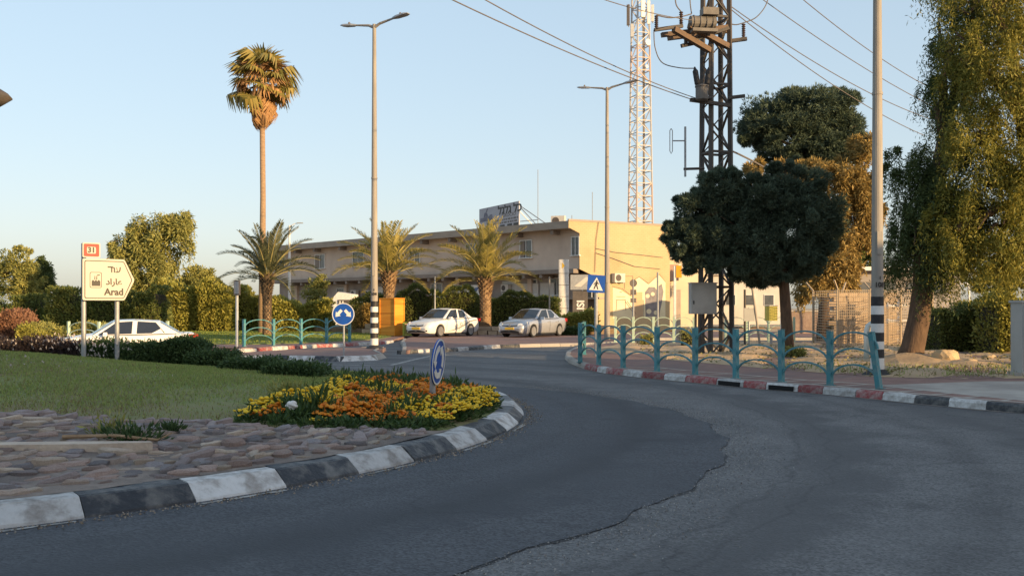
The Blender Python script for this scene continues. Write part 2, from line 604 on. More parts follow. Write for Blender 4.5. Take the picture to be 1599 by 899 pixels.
    rc_.inputs['From Min'].default_value = 0.0
    rc_.inputs['From Max'].default_value = 0.010
    rc_.inputs['To Min'].default_value = 0.5
    rc_.inputs['To Max'].default_value = 0.0
    l.new(vc.outputs['Distance'], rc_.inputs['Value'])
    gt = n.new('ShaderNodeMath')
    gt.operation = 'MULTIPLY'
    l.new(rc_.outputs[0], gt.inputs[0])
    g2 = n.new('ShaderNodeMapRange')
    g2.inputs['From Min'].default_value = 0.50
    g2.inputs['From Max'].default_value = 0.60
    n5 = n.new('ShaderNodeTexNoise')
    n5.inputs['Scale'].default_value = 0.23
    l.new(tc.outputs['Object'], n5.inputs['Vector'])
    l.new(n5.outputs['Fac'], g2.inputs['Value'])
    l.new(g2.outputs[0], gt.inputs[1])
    mk = n.new('ShaderNodeMix')
    mk.data_type = 'RGBA'
    l.new(gt.outputs[0], mk.inputs[0])
    l.new(col, mk.inputs[6])
    mk.inputs[7].default_value = (0.025, 0.026, 0.028, 1)
    vo = n.new('ShaderNodeTexVoronoi')
    vo.inputs['Scale'].default_value = 0.8
    l.new(tc.outputs['Object'], vo.inputs['Vector'])
    ro = n.new('ShaderNodeMapRange')
    ro.inputs['From Min'].default_value = 0.03
    ro.inputs['From Max'].default_value = 0.16
    ro.inputs['To Min'].default_value = 0.45
    ro.inputs['To Max'].default_value = 0.0
    l.new(vo.outputs['Distance'], ro.inputs['Value'])
    mo_ = n.new('ShaderNodeMix')
    mo_.data_type = 'RGBA'
    l.new(ro.outputs[0], mo_.inputs[0])
    l.new(mk.outputs[2], mo_.inputs[6])
    mo_.inputs[7].default_value = (0.035, 0.036, 0.039, 1)
    l.new(mo_.outputs[2], bs.inputs['Base Color'])
    bp = n.new('ShaderNodeBump')
    bp.inputs['Strength'].default_value = 0.55
    bp.inputs['Distance'].default_value = 0.01
    l.new(v.outputs['Distance'], bp.inputs['Height'])
    l.new(bp.outputs[0], bs.inputs['Normal'])
    return m

M['asphalt'] = asphalt('asphalt', (0.105, 0.105, 0.106), (0.150, 0.149, 0.148), (0.076, 0.077, 0.080), (0.115, 0.115, 0.116))
M['asphalt2'] = asphalt('patch_asphalt', (0.062, 0.066, 0.074), (0.078, 0.082, 0.090), (0.050, 0.054, 0.062), (0.066, 0.070, 0.078))
M['crack'] = mat('tar_edge', (0.045, 0.047, 0.051), (0.10, 0.10, 0.10), 2.2, 0.9, 0.8, 50)

xs = np.concatenate([np.linspace(-70, -20, 12)[:-1], np.linspace(-20, 20, 60), np.linspace(20, 70, 12)[1:]])
ys = np.concatenate([np.linspace(-60, 20, 16)[:-1], np.linspace(20, 60, 50)])
vs = [(x, y, dip(x, y)) for y in ys for x in xs]
nx = len(xs)
fs = [(j * nx + i, j * nx + i + 1, (j + 1) * nx + i + 1, (j + 1) * nx + i) for j in range(len(ys) - 1) for i in range(nx - 1)]
structure(MB().add(vs, fs).build('road', M['asphalt'], smooth=True))

# the newer strip of asphalt round the island, with a ragged edge
def patch_r(t):
    a = math.degrees(t)
    base = sum(float(np.interp(a + d_, [-150, -50, -18, -2, 10, 20, 34, 44], [12.7, 12.65, 12.42, 12.05, 11.6, 11.05, 10.1, 9.6])) for d_ in range(-12, 13, 3)) / 9
    return base + 0.05 * sin(a * 0.8) + 0.016 * sin(a * 1.9 + 1) + 0.006 * sin(a * 7.7)
ts = [R(-150 + 194 * i / 500) for i in range(501)]
def ring(r0, r1, z):
    vs, fs = [], []
    for t in ts:
        for r in (r0(t), r1(t)):
            vs.append((IC.x + r * cos(t), IC.y + r * sin(t), z))
    return vs, [(2 * i, 2 * i + 1, 2 * i + 3, 2 * i + 2) for i in range(len(ts) - 1)]
vs, fs = ring(lambda t: 9.3, lambda t: patch_r(t) - 0.008 * abs(sin(t * 61)) - 0.03 * max(0, sin(t * 23 + 1) * sin(t * 57)), 0.008)
structure(MB().add(vs, fs).build('road_patch', M['asphalt2']))
ja = rng.uniform(0.2, 1, 600)
vs, fs = ring(lambda t: patch_r(t) - 0.05, lambda t: patch_r(t) - 0.004 + 0.010 * float(np.interp(math.degrees(t) + 150, np.arange(0, 200, 0.6)[:334], ja[:334])) ** 2, 0.004)
structure(MB().add(vs, fs).build('road_seam', M['crack']))

n = 5200
tt = R(-64) + rng.uniform(0, 1, n) * R(92)
rr_ = np.array([patch_r(t) for t in tt]) + np.abs(rng.normal(0.0, 0.32, n)) - 0.03
P = np.stack([IC.x + rr_ * np.cos(tt), IC.y + rr_ * np.sin(tt), np.full(n, 0.011)], 1)
stuff(quads('loose_grit', leaves(P, rng.normal(0, 1, (n, 3)) * np.array([1, 1, 0.25]), 0.016, 0.012), mat('grit', (0.16, 0.155, 0.15), (0.34, 0.33, 0.31), rough=0.9, island=True)))
# ---- kerbs
def kerb_block(p, q, h, w, joint=0.006, rough=0.006, slope=0.02):
    """one kerb stone between two road-edge points; the raised side lies to the left of p->q"""
    p, q = Vector((p[0], p[1], 0)), Vector((q[0], q[1], 0))
    d = (q - p).normalized()
    nrm = Vector((-d.y, d.x, 0))
    p, q = p + d * joint, q - d * joint
    prof = [(0, -0.05), (slope, h - 0.045), (slope + 0.035, h), (w, h), (w, -0.05)]
    vs = []
    cx = (p + q) / 2
    for e in (p, (p * 2 + q) / 3, (p + q * 2) / 3, q):
        for o, z in prof:
            j = rough if z > 0 else 0
            vs.append(e + nrm * (o + random.uniform(-j, j)) + Vector((0, 0, z + random.uniform(-j, j))) - cx)
    k = len(prof)
    fs = [(a * k + i, a * k + (i + 1) % k, (a + 1) * k + (i + 1) % k, (a + 1) * k + i) for a in range(3) for i in range(k)]
    fs += [tuple(range(k)), tuple(3 * k + i for i in range(k - 1, -1, -1))]
    return vs, [f[::-1] for f in fs], cx

def kerb_run(name, pts, cols, h=0.135, w=0.18, slope=0.02, base=None):
    root = setting(name)
    for i in range(len(pts) - 1):
        vs, fs, c = kerb_block(pts[i], pts[i + 1], h, w, slope=slope)
        mm = {'w': M['kwhite'], 'r': M['kred'], 'b': M['kblack'], 'c': M['concrete']}[cols[i]]
        z = base(c.x, c.y) if base else 0
        MB().add(vs, fs).build('kerb_stone', mm, root, loc=(c.x, c.y, z))
    return root

def inset(pts, w):
    out = []
    for i, p in enumerate(pts):
        a, c = Vector(pts[max(i - 1, 0)][:2]), Vector(pts[min(i + 1, len(pts) - 1)][:2])
        d = (c - a).normalized()
        out.append((p[0] - d.y * w, p[1] + d.x * w))
    return out

# right-hand pavement: kerb run from its nose to the right, then round behind the camera
KRpx = [(889, 567), (912, 576), (931.6, 580), (945, 582.6), (971, 585.8), (1001, 589.4), (1036, 592.6), (1069, 595.6), (1117.6, 600.4),
        (1160, 604.6), (1195, 607.6), (1245, 611.6), (1283.6, 615), (1335, 619.8), (1377, 624), (1427, 629.2), (1480, 634.4), (1539, 639.8), (1599, 645)]
KRcol = ['c', 'r', 'w', 'r', 'w', 'r', 'w', 'r', 'w', 'r', 'w', 'r', 'w', 'r', 'w', 'b', 'w', 'b']
front = [G(*p) for p in KRpx]
tail = [(8.3, 13.9), (8.75, 13.1), (9.15, 12.3), (9.5, 11.5), (9.85, 10.7), (10.2, 9.8), (10.5, 8.9), (10.8, 8.0), (11.4, 5.4), (12, 2), (12.4, -3), (12.6, -10), (12.6, -30)]
back = [(40, 42.2), (14, 42.2), (8, 42.0), (4.9, 41.6), (3.9, 40.6), (3.0, 38.6), (2.3, 36.0), (1.85, 33.0), (1.65, 30.2)]
kr = kerb_run('pavement_kerb', (back + front)[::-1][::-1], ['c'] * len(back) + KRcol)
full = back + front + tail
kerb_run('roadside_kerb', front[-1:] + tail, ['b', 'w'] * 4 + ['c'] * 8)
ip = inset(full, 0.17)
sheet('pavement', ip + [(40, -30)], -0.3, 0.128, M['paver'])
# gully mouths in two of the kerb stones
for i in (8, 10):
    p, q = Vector(front[i]), Vector(front[i + 1])
    d = (q - p).normalized()
    nrm = Vector((-d.y, d.x))
    c = (p + q) / 2 + nrm * 0.0
    o = MB().box((0, 0, 0), ((q - p).length * 0.76, 0.05, 0.088)).build('gully_mouth', M['void'], kr, loc=(c.x, c.y, 0.05))
    o.rotation_euler = (0, 0, atan2(d.y, d.x))
    o['label'] = 'dark storm drain opening in a white kerb stone'
# dust and grit gathered in the gutters
def gutter(pts, out, m_):
    vs = []
    for i, p in enumerate(pts):
        a_ = inset(pts, -0.02)[i]
        c_ = inset(pts, -out * random.uniform(0.5, 1.2))[i]
        vs += [(a_[0], a_[1], 0.005), (c_[0], c_[1], 0.005)]
    return structure(MB().add(vs, [(2 * i, 2 * i + 1, 2 * i + 3, 2 * i + 2) for i in range(len(pts) - 1)]).build('gutter_dust', m_))
M['dust'] = mat('gutter_dust', (0.17, 0.15, 0.13), (0.10, 0.095, 0.09), 7, 0.95, 0.6, 50, c3=(0.23, 0.195, 0.16), scale3=3)
def fine(pts):
    out = []
    for i in range(len(pts) - 1):
        for k in range(3):
            out.append((lerp(pts[i][0], pts[i + 1][0], k / 3), lerp(pts[i][1], pts[i + 1][1], k / 3)))
    return out + [pts[-1]]
gutter(fine(front + tail[:8]), 0.16, M['dust'])
gutter([(IC.x + (IR + 0.0) * cos(R(-95 + 1.6 * i)), IC.y + (IR + 0.0) * sin(R(-95 + 1.6 * i))) for i in range(88)][::-1], 0.11, M['dust']) if False else None
# pale bands laid into the pavers, parallel to the kerb and across
for k, (o0, o1) in enumerate(((0.28, 0.40), (1.25, 1.36))):
    a, c = inset(front[3:] + tail[:8], o0), inset(front[3:] + tail[:8], o1)
    n = len(a)
    vs = [(p[0], p[1], 0.132) for p in a] + [(p[0], p[1], 0.132) for p in c]
    structure(MB().add(vs, [(i, i + 1, n + i + 1, n + i) for i in range(n - 1)]).build('paving_band', M['band']))
a = inset(front[3:], 0.40)
c = inset(front[3:], 1.25)
mbb = MB()
for i in range(0, len(a) - 1):
    p, q = Vector((*a[i], 0.132)), Vector((*c[i], 0.132))
    d = Vector((a[i + 1][0] - a[i][0], a[i + 1][1] - a[i][1], 0)).normalized() * 0.09
    mbb.add([p, p + d, q + d, q], [(0, 1, 2, 3)])
structure(mbb.build('paving_band', M['band']))
# plain concrete apron at the right-hand end of the pavement
structure(MB().prism([(6.9, 18.3), (8.15, 15.2), (9.2, 13.2), (11, 9), (16, 9), (16, 19.4), (9.5, 19.3)], 0.1, 0.134).build('concrete_path', M['concrete']))

# planted dirt strip behind the pavement
dpoly = [(2.6, 34.5), (3.4, 30.8), (4.4, 27.4), (5.5, 25.0), (6.7, 22.4), (7.9, 20.5), (9.2, 20.0), (12, 20.2), (30, 21), (40, 41), (8.2, 40.6), (4.6, 39.0)]
def dirt_z(x, y):
    return 0.15 + 0.05 * sin(x * 1.3 + y * 0.4) * sin(y * 0.9) + 0.05 * sin(x * 2.2 - y * 1.9) * sin(y * 1.1 + x * 0.7) + 0.022 * sin(x * 5.3 - y * 4.1) * sin(y * 3.3 + x * 2) + 0.03 * sin(x * 3.1) * sin(y * 2.7 + 1) + 0.22 * math.exp(-((x - 11.3) / 1.1) ** 2 - ((y - 25.9) / 0.9) ** 2) + 0.12 * math.exp(-((x - 6.2) / 1.2) ** 2 - ((y - 33.5) / 1.0) ** 2)
bm = bmesh.new()
f = bm.faces.new([bm.verts.new((x, y, 0)) for x, y in dpoly])
bmesh.ops.triangulate(bm, faces=[f])
for _ in range(6):
    bmesh.ops.subdivide_edges(bm, edges=[e for e in bm.edges if e.calc_length() > 0.42], cuts=1, use_grid_fill=False)
    bmesh.ops.triangulate(bm, faces=bm.faces[:])
bm.normal_update()
for v in bm.verts:
    v.co.z = dirt_z(v.co.x, v.co.y) if not v.is_boundary else 0.134
me = bpy.data.meshes.new('dirt_bed')
bm.to_mesh(me)
bm.free()
me.materials.append(M['dirt'])
structure(link('dirt_bed', me))

# far pavement where the two parked cars stand
FKpx = [(626, 553), (653, 551.2), (675, 550.6), (700, 549.2), (716, 548.2), (733, 546.8), (756, 545), (782, 543.4), (812, 542.4), (845, 541.6), (875, 541), (905, 540.6)]
ffront = [G(*p) for p in FKpx]
fturn = [(4.0, 41.3), (4.9, 42.6), (5.4, 44.4), (5.9, 46.4), (7, 47.5), (10, 47.8), (20, 48), (60, 48)]
fleft = [(-5.3, 46.5), (-5.0, 43), (-4.6, 40), (-4.2, 36.6)]
kerb_run('far_kerb', fleft + ffront + fturn, ['c', 'c', 'c', 'c'] + ['b', 'w', 'b', 'b', 'w', 'b', 'w', 'b', 'c', 'c', 'c'] + ['c'] * 8)
sheet('far_pavement', inset(fleft + ffront + fturn, 0.17) + [(60, 60), (-5.2, 60)], -0.3, 0.128, M['paver'])

# left-hand platform with red and white kerb, lawn behind
LKpx = [(300, 545.6), (340, 547.4), (374, 548.7), (402, 547.8), (426, 546.2), (450.6, 545), (473, 544), (495.6, 542.8), (520, 541.6), (539.7, 541), (561, 539.7), (582, 538.6), (602, 537), (615.6, 535.6)]
lfront = [G(*p) for p in LKpx]
lleft = [(-60, 62), (-30, 46), (-22, 41.2), (-18, 39.4), (-15, 38.2), (-13.6, 37.6)]
kerb_run('red_white_kerb', lleft + lfront, ['c'] * 6 + ['r', 'r', 'w', 'r', 'w', 'r', 'w', 'r', 'w', 'r', 'w', 'r', 'w'], base=lambda x, y: max(-0.09, dip(x, y) * 0.5))
ll = inset(lleft + lfront, 0.17)
sheet('lawn_pavement', ll + [(-5.6, 46.5), (-5.4, 60), (-60, 90)], -0.4, 0.124, M['paver'])
lawn = [(-60, 65.5), (-30, 48.4), (-22, 43.6), (-16, 40.6), (-12.4, 39.2), (-10.8, 38.9), (-9.2, 40.0), (-7.8, 42.2), (-6.4, 45.0), (-6.2, 52), (-6.6, 60), (-60, 88)]
sheet('lawn', lawn, 0.0, 0.15, M['lawn'])
P = np.stack([rng.uniform(-26, -6.5, 26000), rng.uniform(39, 60, 26000)], 1)
P = P[(P[:, 1] > np.interp(P[:, 0], [-30, -22, -16, -12.4, -10.8, -9.2, -7.8, -6.4], [48.4, 43.6, 40.6, 39.2, 38.9, 40.0, 42.2, 45.0]) + 0.1)]
P3 = np.concatenate([P, np.full((len(P), 1), 0.148)], 1)
D = np.stack([rng.normal(0, 0.35, len(P)), rng.normal(0, 0.35, len(P)), np.ones(len(P))], 1)
stuff(quads('lawn_grass', leaves(P3, D, 0.07, 0.03), M['bladefar']))

# splitter island the first lamp post stands on
SKpx = [(372, 562.8), (411, 562.8), (447, 562.8), (487, 563.8), (531, 564.7), (592, 562.4), (606, 558.5)]
sfront = [G(*p) for p in SKpx]
sback = [(-4.55, 33.2), (-4.75, 36.1), (-5.6, 36.3), (-7.0, 35.0), (-8.4, 33.3), (-9.2, 31.4), (-9.0, 29.8)]
kerb_run('splitter_kerb', sfront + sback[:3], ['w', 'b', 'w', 'b', 'w', 'c', 'c', 'c', 'c'], h=0.15, w=0.25, slope=0.14)
sheet('splitter_island', inset(sfront, 0.23) + sback, -0.1, 0.13, M['paver'])
# faded paint on the carriageway
def stripe(pts, w):
    a, c = inset(pts, -w / 2), inset(pts, w / 2)
    n = len(a)
    vs = [(p[0], p[1], 0.006 + dip(*p[:2])) for p in a] + [(p[0], p[1], 0.006 + dip(*p[:2])) for p in c]
    return structure(MB().add(vs, [(i, i + 1, n + i + 1, n + i) for i in range(n - 1)]).build('road_marking', M['paint']))
stripe([G(460, 567.5), G(531, 569.4), G(580, 570.6), G(612, 570), G(640, 563), G(674, 555.5), G(720, 553)], 0.16)
stripe([G(1180, 536), G(1240, 531)], 0.2)

# ------------------------------------------------------------------ traffic island
rings = 26
bm_v, bm_f = [], []
NS = 120
for i in range(rings + 1):
    r = (IR - 0.28) * (1 - i / rings)
    for k in range(NS):
        t = 2 * pi * k / NS
        x, y = IC.x + r * cos(t), IC.y + r * sin(t)
        bm_v.append((x, y, island_z(x, y) - 0.012 + 0.018 * sin(x * 2.3) * sin(y * 1.9)))
for i in range(rings):
    for k in range(NS):
        bm_f.append((i * NS + k, i * NS + (k + 1) % NS, (i + 1) * NS + (k + 1) % NS, (i + 1) * NS + k))
M['islandlawn'] = mat('island_turf', (0.15, 0.185, 0.058), (0.205, 0.215, 0.08), 0.9, 0.95, 0.6, 40, c3=(0.21, 0.155, 0.09), scale3=0.55)
structure(MB().add(bm_v, bm_f).build('island_mound', M['islandlawn'], smooth=True))

root = setting('island_kerb')
step = 2 * pi / 68
t0 = atan2(7.34 - IC.y, -3.28 - IC.x)
for k in range(68):
    t = t0 + k * step
    j = 0.004 / IR
    prof = [(0, -0.05), (0.03, 0.03), (0.17, 0.145), (0.20, 0.155), (0.36, 0.165), (0.36, -0.05)]
    cx = Vector((IC.x + IR * cos(t + step / 2), IC.y + IR * sin(t + step / 2), 0))
    vs = []
    for a in range(4):
        tt = t + j + (step - 2 * j) * a / 3
        for o, z in prof:
            e = random.uniform(-0.006, 0.006) if z > 0 else 0
            r = IR - o + e
            vs.append(Vector((IC.x + r * cos(tt), IC.y + r * sin(tt), z + e)) - cx)
    kk = len(prof)
    fs = [(a * kk + i, a * kk + (i + 1) % kk, (a + 1) * kk + (i + 1) % kk, (a + 1) * kk + i) for a in range(3) for i in range(kk)]
    fs += [tuple(range(kk)), tuple(3 * kk + i for i in range(kk - 1, -1, -1))]
    MB().add(vs, fs).build('kerb_stone', M['kwhite'] if k % 2 else M['kblack'], root, loc=cx)
# white line remnants on the road in front of the white stones
for k in (-2, -1, 1, 3, 5, 7):
    ta, tb = t0 + k * step, t0 + (k + 0.9) * step
    vs = []
    for a in range(7):
        tt = lerp(ta, tb, a / 6)
        for r in (IR + 0.035 + random.uniform(0, 0.015), IR + 0.09 + random.uniform(-0.02, 0.02)):
            vs.append((IC.x + r * cos(tt), IC.y + r * sin(tt), 0.0125))
    structure(MB().add(vs, [(2 * i, 2 * i + 2, 2 * i + 3, 2 * i + 1)[::-1] for i in range(6)]).build('road_marking', M['paint']))

# cobbled apron: mortar bed with every stone an object of its own
def apron_y(x):
    return float(np.interp(x, [-12, -6, -3, -1.4, -0.7, -0.25, 0.2], [10.6, 11.1, 10.9, 11.0, 11.35, 12.1, 12.9])) + 0.12 * sin(x * 3.1) + 0.06 * sin(x * 7.7)
def on_apron(x, y):
    r = math.hypot(x - IC.x, y - IC.y)
    return r < IR - 0.36 and y < apron_y(x)
av, af = [], []
gx = np.linspace(-10.5, 0.2, 90)
for i, x in enumerate(gx):
    yb = IC.y - sqrt(max(0.0, (IR - 0.33) ** 2 - (x - IC.x) ** 2))
    ya = max(apron_y(x) + 0.05, yb)
    for j in range(14):
        y = lerp(yb, ya, j / 13)
        av.append((x, y, island_z(x, y) + 0.012 + 0.008 * sin(x * 9) * sin(y * 8)))
for i in range(len(gx) - 1):
    for j in range(13):
        af.append((i * 14 + j, (i + 1) * 14 + j, (i + 1) * 14 + j + 1, i * 14 + j + 1))
apron = structure(MB().add(av, af).build('cobble_apron', mat('mortar', (0.20, 0.165, 0.14), (0.29, 0.24, 0.205), 5, 0.95, 1.0, 30, c3=(0.12, 0.10, 0.09), scale3=1.3), smooth=True))
stone_cols = [((0.36, 0.285, 0.24), (0.46, 0.375, 0.31)), ((0.28, 0.23, 0.22), (0.38, 0.315, 0.30)), ((0.22, 0.20, 0.205), (0.31, 0.28, 0.28)),
              ((0.42, 0.34, 0.27), (0.53, 0.44, 0.35)), ((0.31, 0.225, 0.195), (0.42, 0.315, 0.265))]
SM = [mat('stone', a, c, 7, 0.9, 1.0, 16, objrand=0.32) for a, c in stone_cols]
variants = []
for k in range(15):
    n = random.choice((7, 8, 9))
    ex = random.uniform(1.0, 1.9)
    an = sorted(2 * pi * (i + random.uniform(-0.3, 0.3)) / n for i in range(n))
    rad = [random.uniform(0.62, 1.22) for _ in range(n)]
    hgt = random.uniform(0.35, 0.75)
    tilt = random.uniform(-0.18, 0.18), random.uniform(-0.18, 0.18)
    vs = []
    for s_, z in ((1.0, -0.25), (1.03, hgt * 0.55), (0.78, hgt)):
        for a, r in zip(an, rad):
            x, y = cos(a) * r * s_ * ex, sin(a) * r * s_
            vs.append((x, y, z + (tilt[0] * x + tilt[1] * y + random.uniform(-0.17, 0.17) if z > 0 else 0)))
    vs.append((0.1, 0.05, hgt + random.uniform(-0.06, 0.12)))
    fs = [(a * n + i, a * n + (i + 1) % n, (a + 1) * n + (i + 1) % n, (a + 1) * n + i) for a in range(2) for i in range(n)]
    fs += [(2 * n + i, 2 * n + (i + 1) % n, 3 * n) for i in range(n)]
    variants.append(MB().add(vs, fs).mesh('stone', SM[k % 5]))
spots = []
tries = 0
cell = {}
while tries < 26000:
    tries += 1
    x, y = random.uniform(-9.5, 0.2), random.uniform(5.2, 13)
    if not on_apron(x, y) or not on_apron(x + 0.09, y - 0.04):
        continue
    md = 0.120 if y > 8 else 0.135
    key = (int(x / 0.2), int(y / 0.2))
    ok = True
    for a in (-1, 0, 1):
        for c in (-1, 0, 1):
            for (px, py) in cell.get((key[0] + a, key[1] + c), ()):
                if ((px - x) * 0.62) ** 2 + (py - y) ** 2 < md * md * 0.82:
                    ok = False
    if ok:
        spots.append((x, y))
        cell.setdefault(key, []).append((x, y))
seen = [p for p in spots if abs(p[0]) < 0.545 * p[1] + 0.1]
seen.sort(key=lambda p: p[1])
near = set(seen[:300])
rest = MB()
for (x, y) in spots:
    me = random.choice(variants)
    s_ = random.uniform(0.045, 0.10)
    t = atan2(y - IC.y, x - IC.x) + pi / 2 + random.uniform(-0.8, 0.8)
    z = island_z(x, y) + random.uniform(-0.012, 0.022)
    sc = (s_ * random.uniform(0.9, 1.35), s_ * random.uniform(0.85, 1.1), s_ * random.uniform(0.5, 0.95))
    if (x, y) in near:
        o = link('stone', me, apron, (x, y, z), t)
        o.scale = sc
    else:
        mt = Matrix.Translation((x, y, z)) @ Matrix.Rotation(t, 4, 'Z') @ Matrix.Diagonal((*sc, 1))
        rest.add([mt @ v.co for v in me.vertices], [tuple(p.vertices) for p in me.polygons])
stuff(rest.build('small_stones', SM[1], apron))

# turf on the island
def pip(P, poly):
    x, y = P[:, 0], P[:, 1]
    ins = np.zeros(len(P), bool)
    n = len(poly)
    for i in range(n):
        (x0, y0), (x1, y1) = poly[i], poly[(i + 1) % n]
        c = ((y0 > y) != (y1 > y)) & (x < (x1 - x0) * (y - y0) / (y1 - y0 + 1e-12) + x0)
        ins ^= c
    return ins
bed_poly = [(-3.15, 11.0), (-2.4, 10.95), (-1.45, 11.05), (-0.75, 11.45), (-0.35, 12.1), (-0.18, 13.0), (-0.25, 14.3), (-0.5, 15.6), (-1.1, 16.8), (-2.1, 17.4), (-3.0, 17.0), (-2.9, 15.2), (-2.7, 13.6), (-3.05, 12.2)]
n = 210000
P = np.stack([rng.uniform(-16, 0.1, n), rng.uniform(10.2, 23.6, n)], 1)
rr = np.hypot(P[:, 0] - IC.x, P[:, 1] - IC.y)
ay = np.interp(P[:, 0], [-12, -6, -3, -1.4, -0.7, -0.25, 0.2], [10.6, 11.1, 10.9, 11.0, 11.35, 12.1, 12.9])
edge = P[:, 1] - ay
bare = np.exp(-(((P[:, 0] + 3.9) / 0.9) ** 2 + ((P[:, 1] - 12.4) / 1.5) ** 2)) + np.exp(-(((P[:, 0] + 3.6) / 1.0) ** 2 + ((P[:, 1] - 15.0) / 1.0) ** 2)) * 0.9
patchy = 0.5 + 0.5 * np.sin(P[:, 0] * 1.7 + 2) * np.sin(P[:, 1] * 1.4)
keep = (rr < IR - 0.42) & (edge > -0.1) & (~pip(P, bed_poly)) & (rng.uniform(0, 1, n) > bare * 0.92) & (rng.uniform(0, 1, n) < 0.25 + 0.45 * edge + 0.25 * patchy) & (np.abs(P[:, 0]) < 0.6 * P[:, 1] + 2)
P = P[keep]
dz = np.clip(IR - np.hypot(P[:, 0] - IC.x, P[:, 1] - IC.y) - 0.2, 0, 99)
P3 = np.concatenate([P, (0.13 + 0.06 * dz - 0.0016 * dz * dz + 0.36 * np.exp(-((P[:, 0] + 10.4) / 3.4) ** 2 - ((P[:, 1] - 17.6) / 3.0) ** 2))[:, None]], 1)
n = len(P3)
D = np.stack([rng.normal(0, 0.5, n), rng.normal(0, 0.5, n), np.ones(n)], 1)
dry = (rng.uniform(0, 1, n) < 0.14 + 0.65 * np.exp(-np.clip(P[:, 1] - np.interp(P[:, 0], [-12, -6, -3, 0.2], [10.6, 11.1, 10.9, 12.9]), 0, 9) / 1.1)).astype(int)
stuff(quads('island_grass', leaves(P3, D, 0.055, 0.011), [M['blade'], M['dryblade']], mi=dry))
n = 90
P = np.stack([rng.normal(-8.6, 1.5, n), rng.normal(15.6, 0.8, n), np.zeros(n)], 1)
P[:, 2] = [island_z(x, y) + 0.05 for x, y, _ in P]
stuff(quads('daisies', leaves(P, ball(n) * 0.4 + np.array([0, -0.6, 0.5]), 0.035, 0.035), M['palebloom']))

def W(px, py, Y):
    return Vector((PX(px, Y), Y, PZ(py, Y)))

UBOX = MB().box((0, 0, 0), (1, 1, 1))
_ub = {}
def bar(name, parent, p, q, w, h, m, roll=0.0):
    """a straight member that shares one unit-box mesh per material"""
    if m.name not in _ub:
        _ub[m.name] = UBOX.mesh('member', m)
    p, q = Vector(p), Vector(q)
    d = q - p
    o = link(name, _ub[m.name], parent, (p + q) / 2)
    qt = d.to_track_quat('Z', 'Y')
    if roll:
        from mathutils import Quaternion
        qt = qt @ Quaternion((0, 0, 1), roll)
    o.rotation_mode = 'QUATERNION'
    o.rotation_quaternion = qt
    o.scale = (w, h, d.length)
    return o

# ------------------------------------------------------------------ arched railings
_post = {}
def railing(name, pts, m, label, group, h=1.04, skip_last=False):
    root = thing(name, label, 'railing', (pts[0][0], pts[0][1], pts[0][2]), group=group)
    o0 = Vector(pts[0])
    if m.name not in _post:
        mb = MB().box((0, 0, h / 2 - 0.02), (0.095, 0.095, h + 0.02))
        mb.box((0, 0, h + 0.004), (0.105, 0.105, 0.014))
        mb.box((0, 0, 0.006), (0.16, 0.16, 0.014))
        _post[m.name] = mb.mesh('rail_post', m)
    for i, p in enumerate(pts):
        a, c = Vector(pts[max(i - 1, 0)]), Vector(pts[min(i + 1, len(pts) - 1)])
        d = c - a
        po = link('rail_post', _post[m.name], root, Vector(p) - o0, atan2(d.y, d.x))
        po.scale = (1, 1, h / 1.04)
        if skip_last and i == len(pts) - 1:
            po.rotation_euler = (0, R(-9), atan2(d.y, d.x))
    for i in range(len(pts) - 1):
        p, q = Vector(pts[i]), Vector(pts[i + 1])
        d = q - p
        L = math.hypot(d.x, d.y)
        rise = 0.285 * h
        mb = MB()
        vs, n = [], 14
        for k in range(n + 1):
            t = pi * k / n
            cx, cz = -cos(t) * (L / 2 - 0.03), sin(t)
            for dy in (-0.02, 0.02):
                for dr in (-0.016, 0.016):
                    vs.append((cx + L / 2 + -cos(t) * dr, dy, cz * (rise + dr) - rise))
        fs = []
        for k in range(n):
            b0, b1 = k * 4, (k + 1) * 4
            for a, c in ((0, 1), (1, 3), (3, 2), (2, 0)):
                fs.append((b0 + a, b0 + c, b1 + c, b1 + a))
        fs += [(0, 2, 3, 1), (n * 4, n * 4 + 1, n * 4 + 3, n * 4 + 2)]
        me = mb.add(vs, fs).mesh('arch', m)
        for lev in (0.985, 0.695, 0.405):
            a = link('arch', me, root, p - o0 + Vector((0, 0, h * lev)))
            a.rotation_euler = (0, -atan2(d.z, L), atan2(d.y, d.x))
    return root

def on_deck(px, py, z=0.128):
    x, y = G(px, py, z)
    return (x, y, z)
PTS = [(906, 565.5), (935, 569.6), (973, 574.2), (1026, 579.6), (1085.6, 585), (1149, 590.6), (1220, 596.2), (1296, 601.6), (1373, 607.4)]
fpts = [on_deck(*p) for p in PTS]
railing('arched_railing', fpts, M['teal'], 'long teal railing of stacked arches along the kerb beneath the pylon', 'arched railings', skip_last=True)
railing('arched_railing', [(fpts[0][0], fpts[0][1], 0.128), (1.98, 28.0, 0.128), (2.3, 30.5, 0.128)], M['teal'],
        'short teal arched railing turning the kerb nose by the crossing sign', 'arched railings')
lp = [(381, 541), (427, 539.2), (470, 537.6), (510, 535.6), (546, 533.6)]
railing('arched_railing', [on_deck(*p) for p in lp], M['teal'], 'teal arched railing in front of the stout date palm on the lawn', 'arched railings')
railing('arched_railing', [(-18.6, 40.3, 0.0), (-16.9, 39.3, 0.0), (-15.2, 38.7, 0.02), (-13.7, 38.2, 0.04)], M['mint'], 'pale arched railing behind the purple bushes and the white coupe', 'arched railings')
mp = [(961, 41.2), (989, 41.0), (1020.5, 40.8), (1052, 40.6), (1083, 40.4)]
railing('arched_railing', [(PX(a, y), y, 0.128) for a, y in mp], M['mint'], 'pale mint arched railing in sunlight in front of the mural wall', 'arched railings', h=1.1)
mp = [(1133, 40.6), (1166, 40.6), (1200, 40.6), (1240, 40.4)]
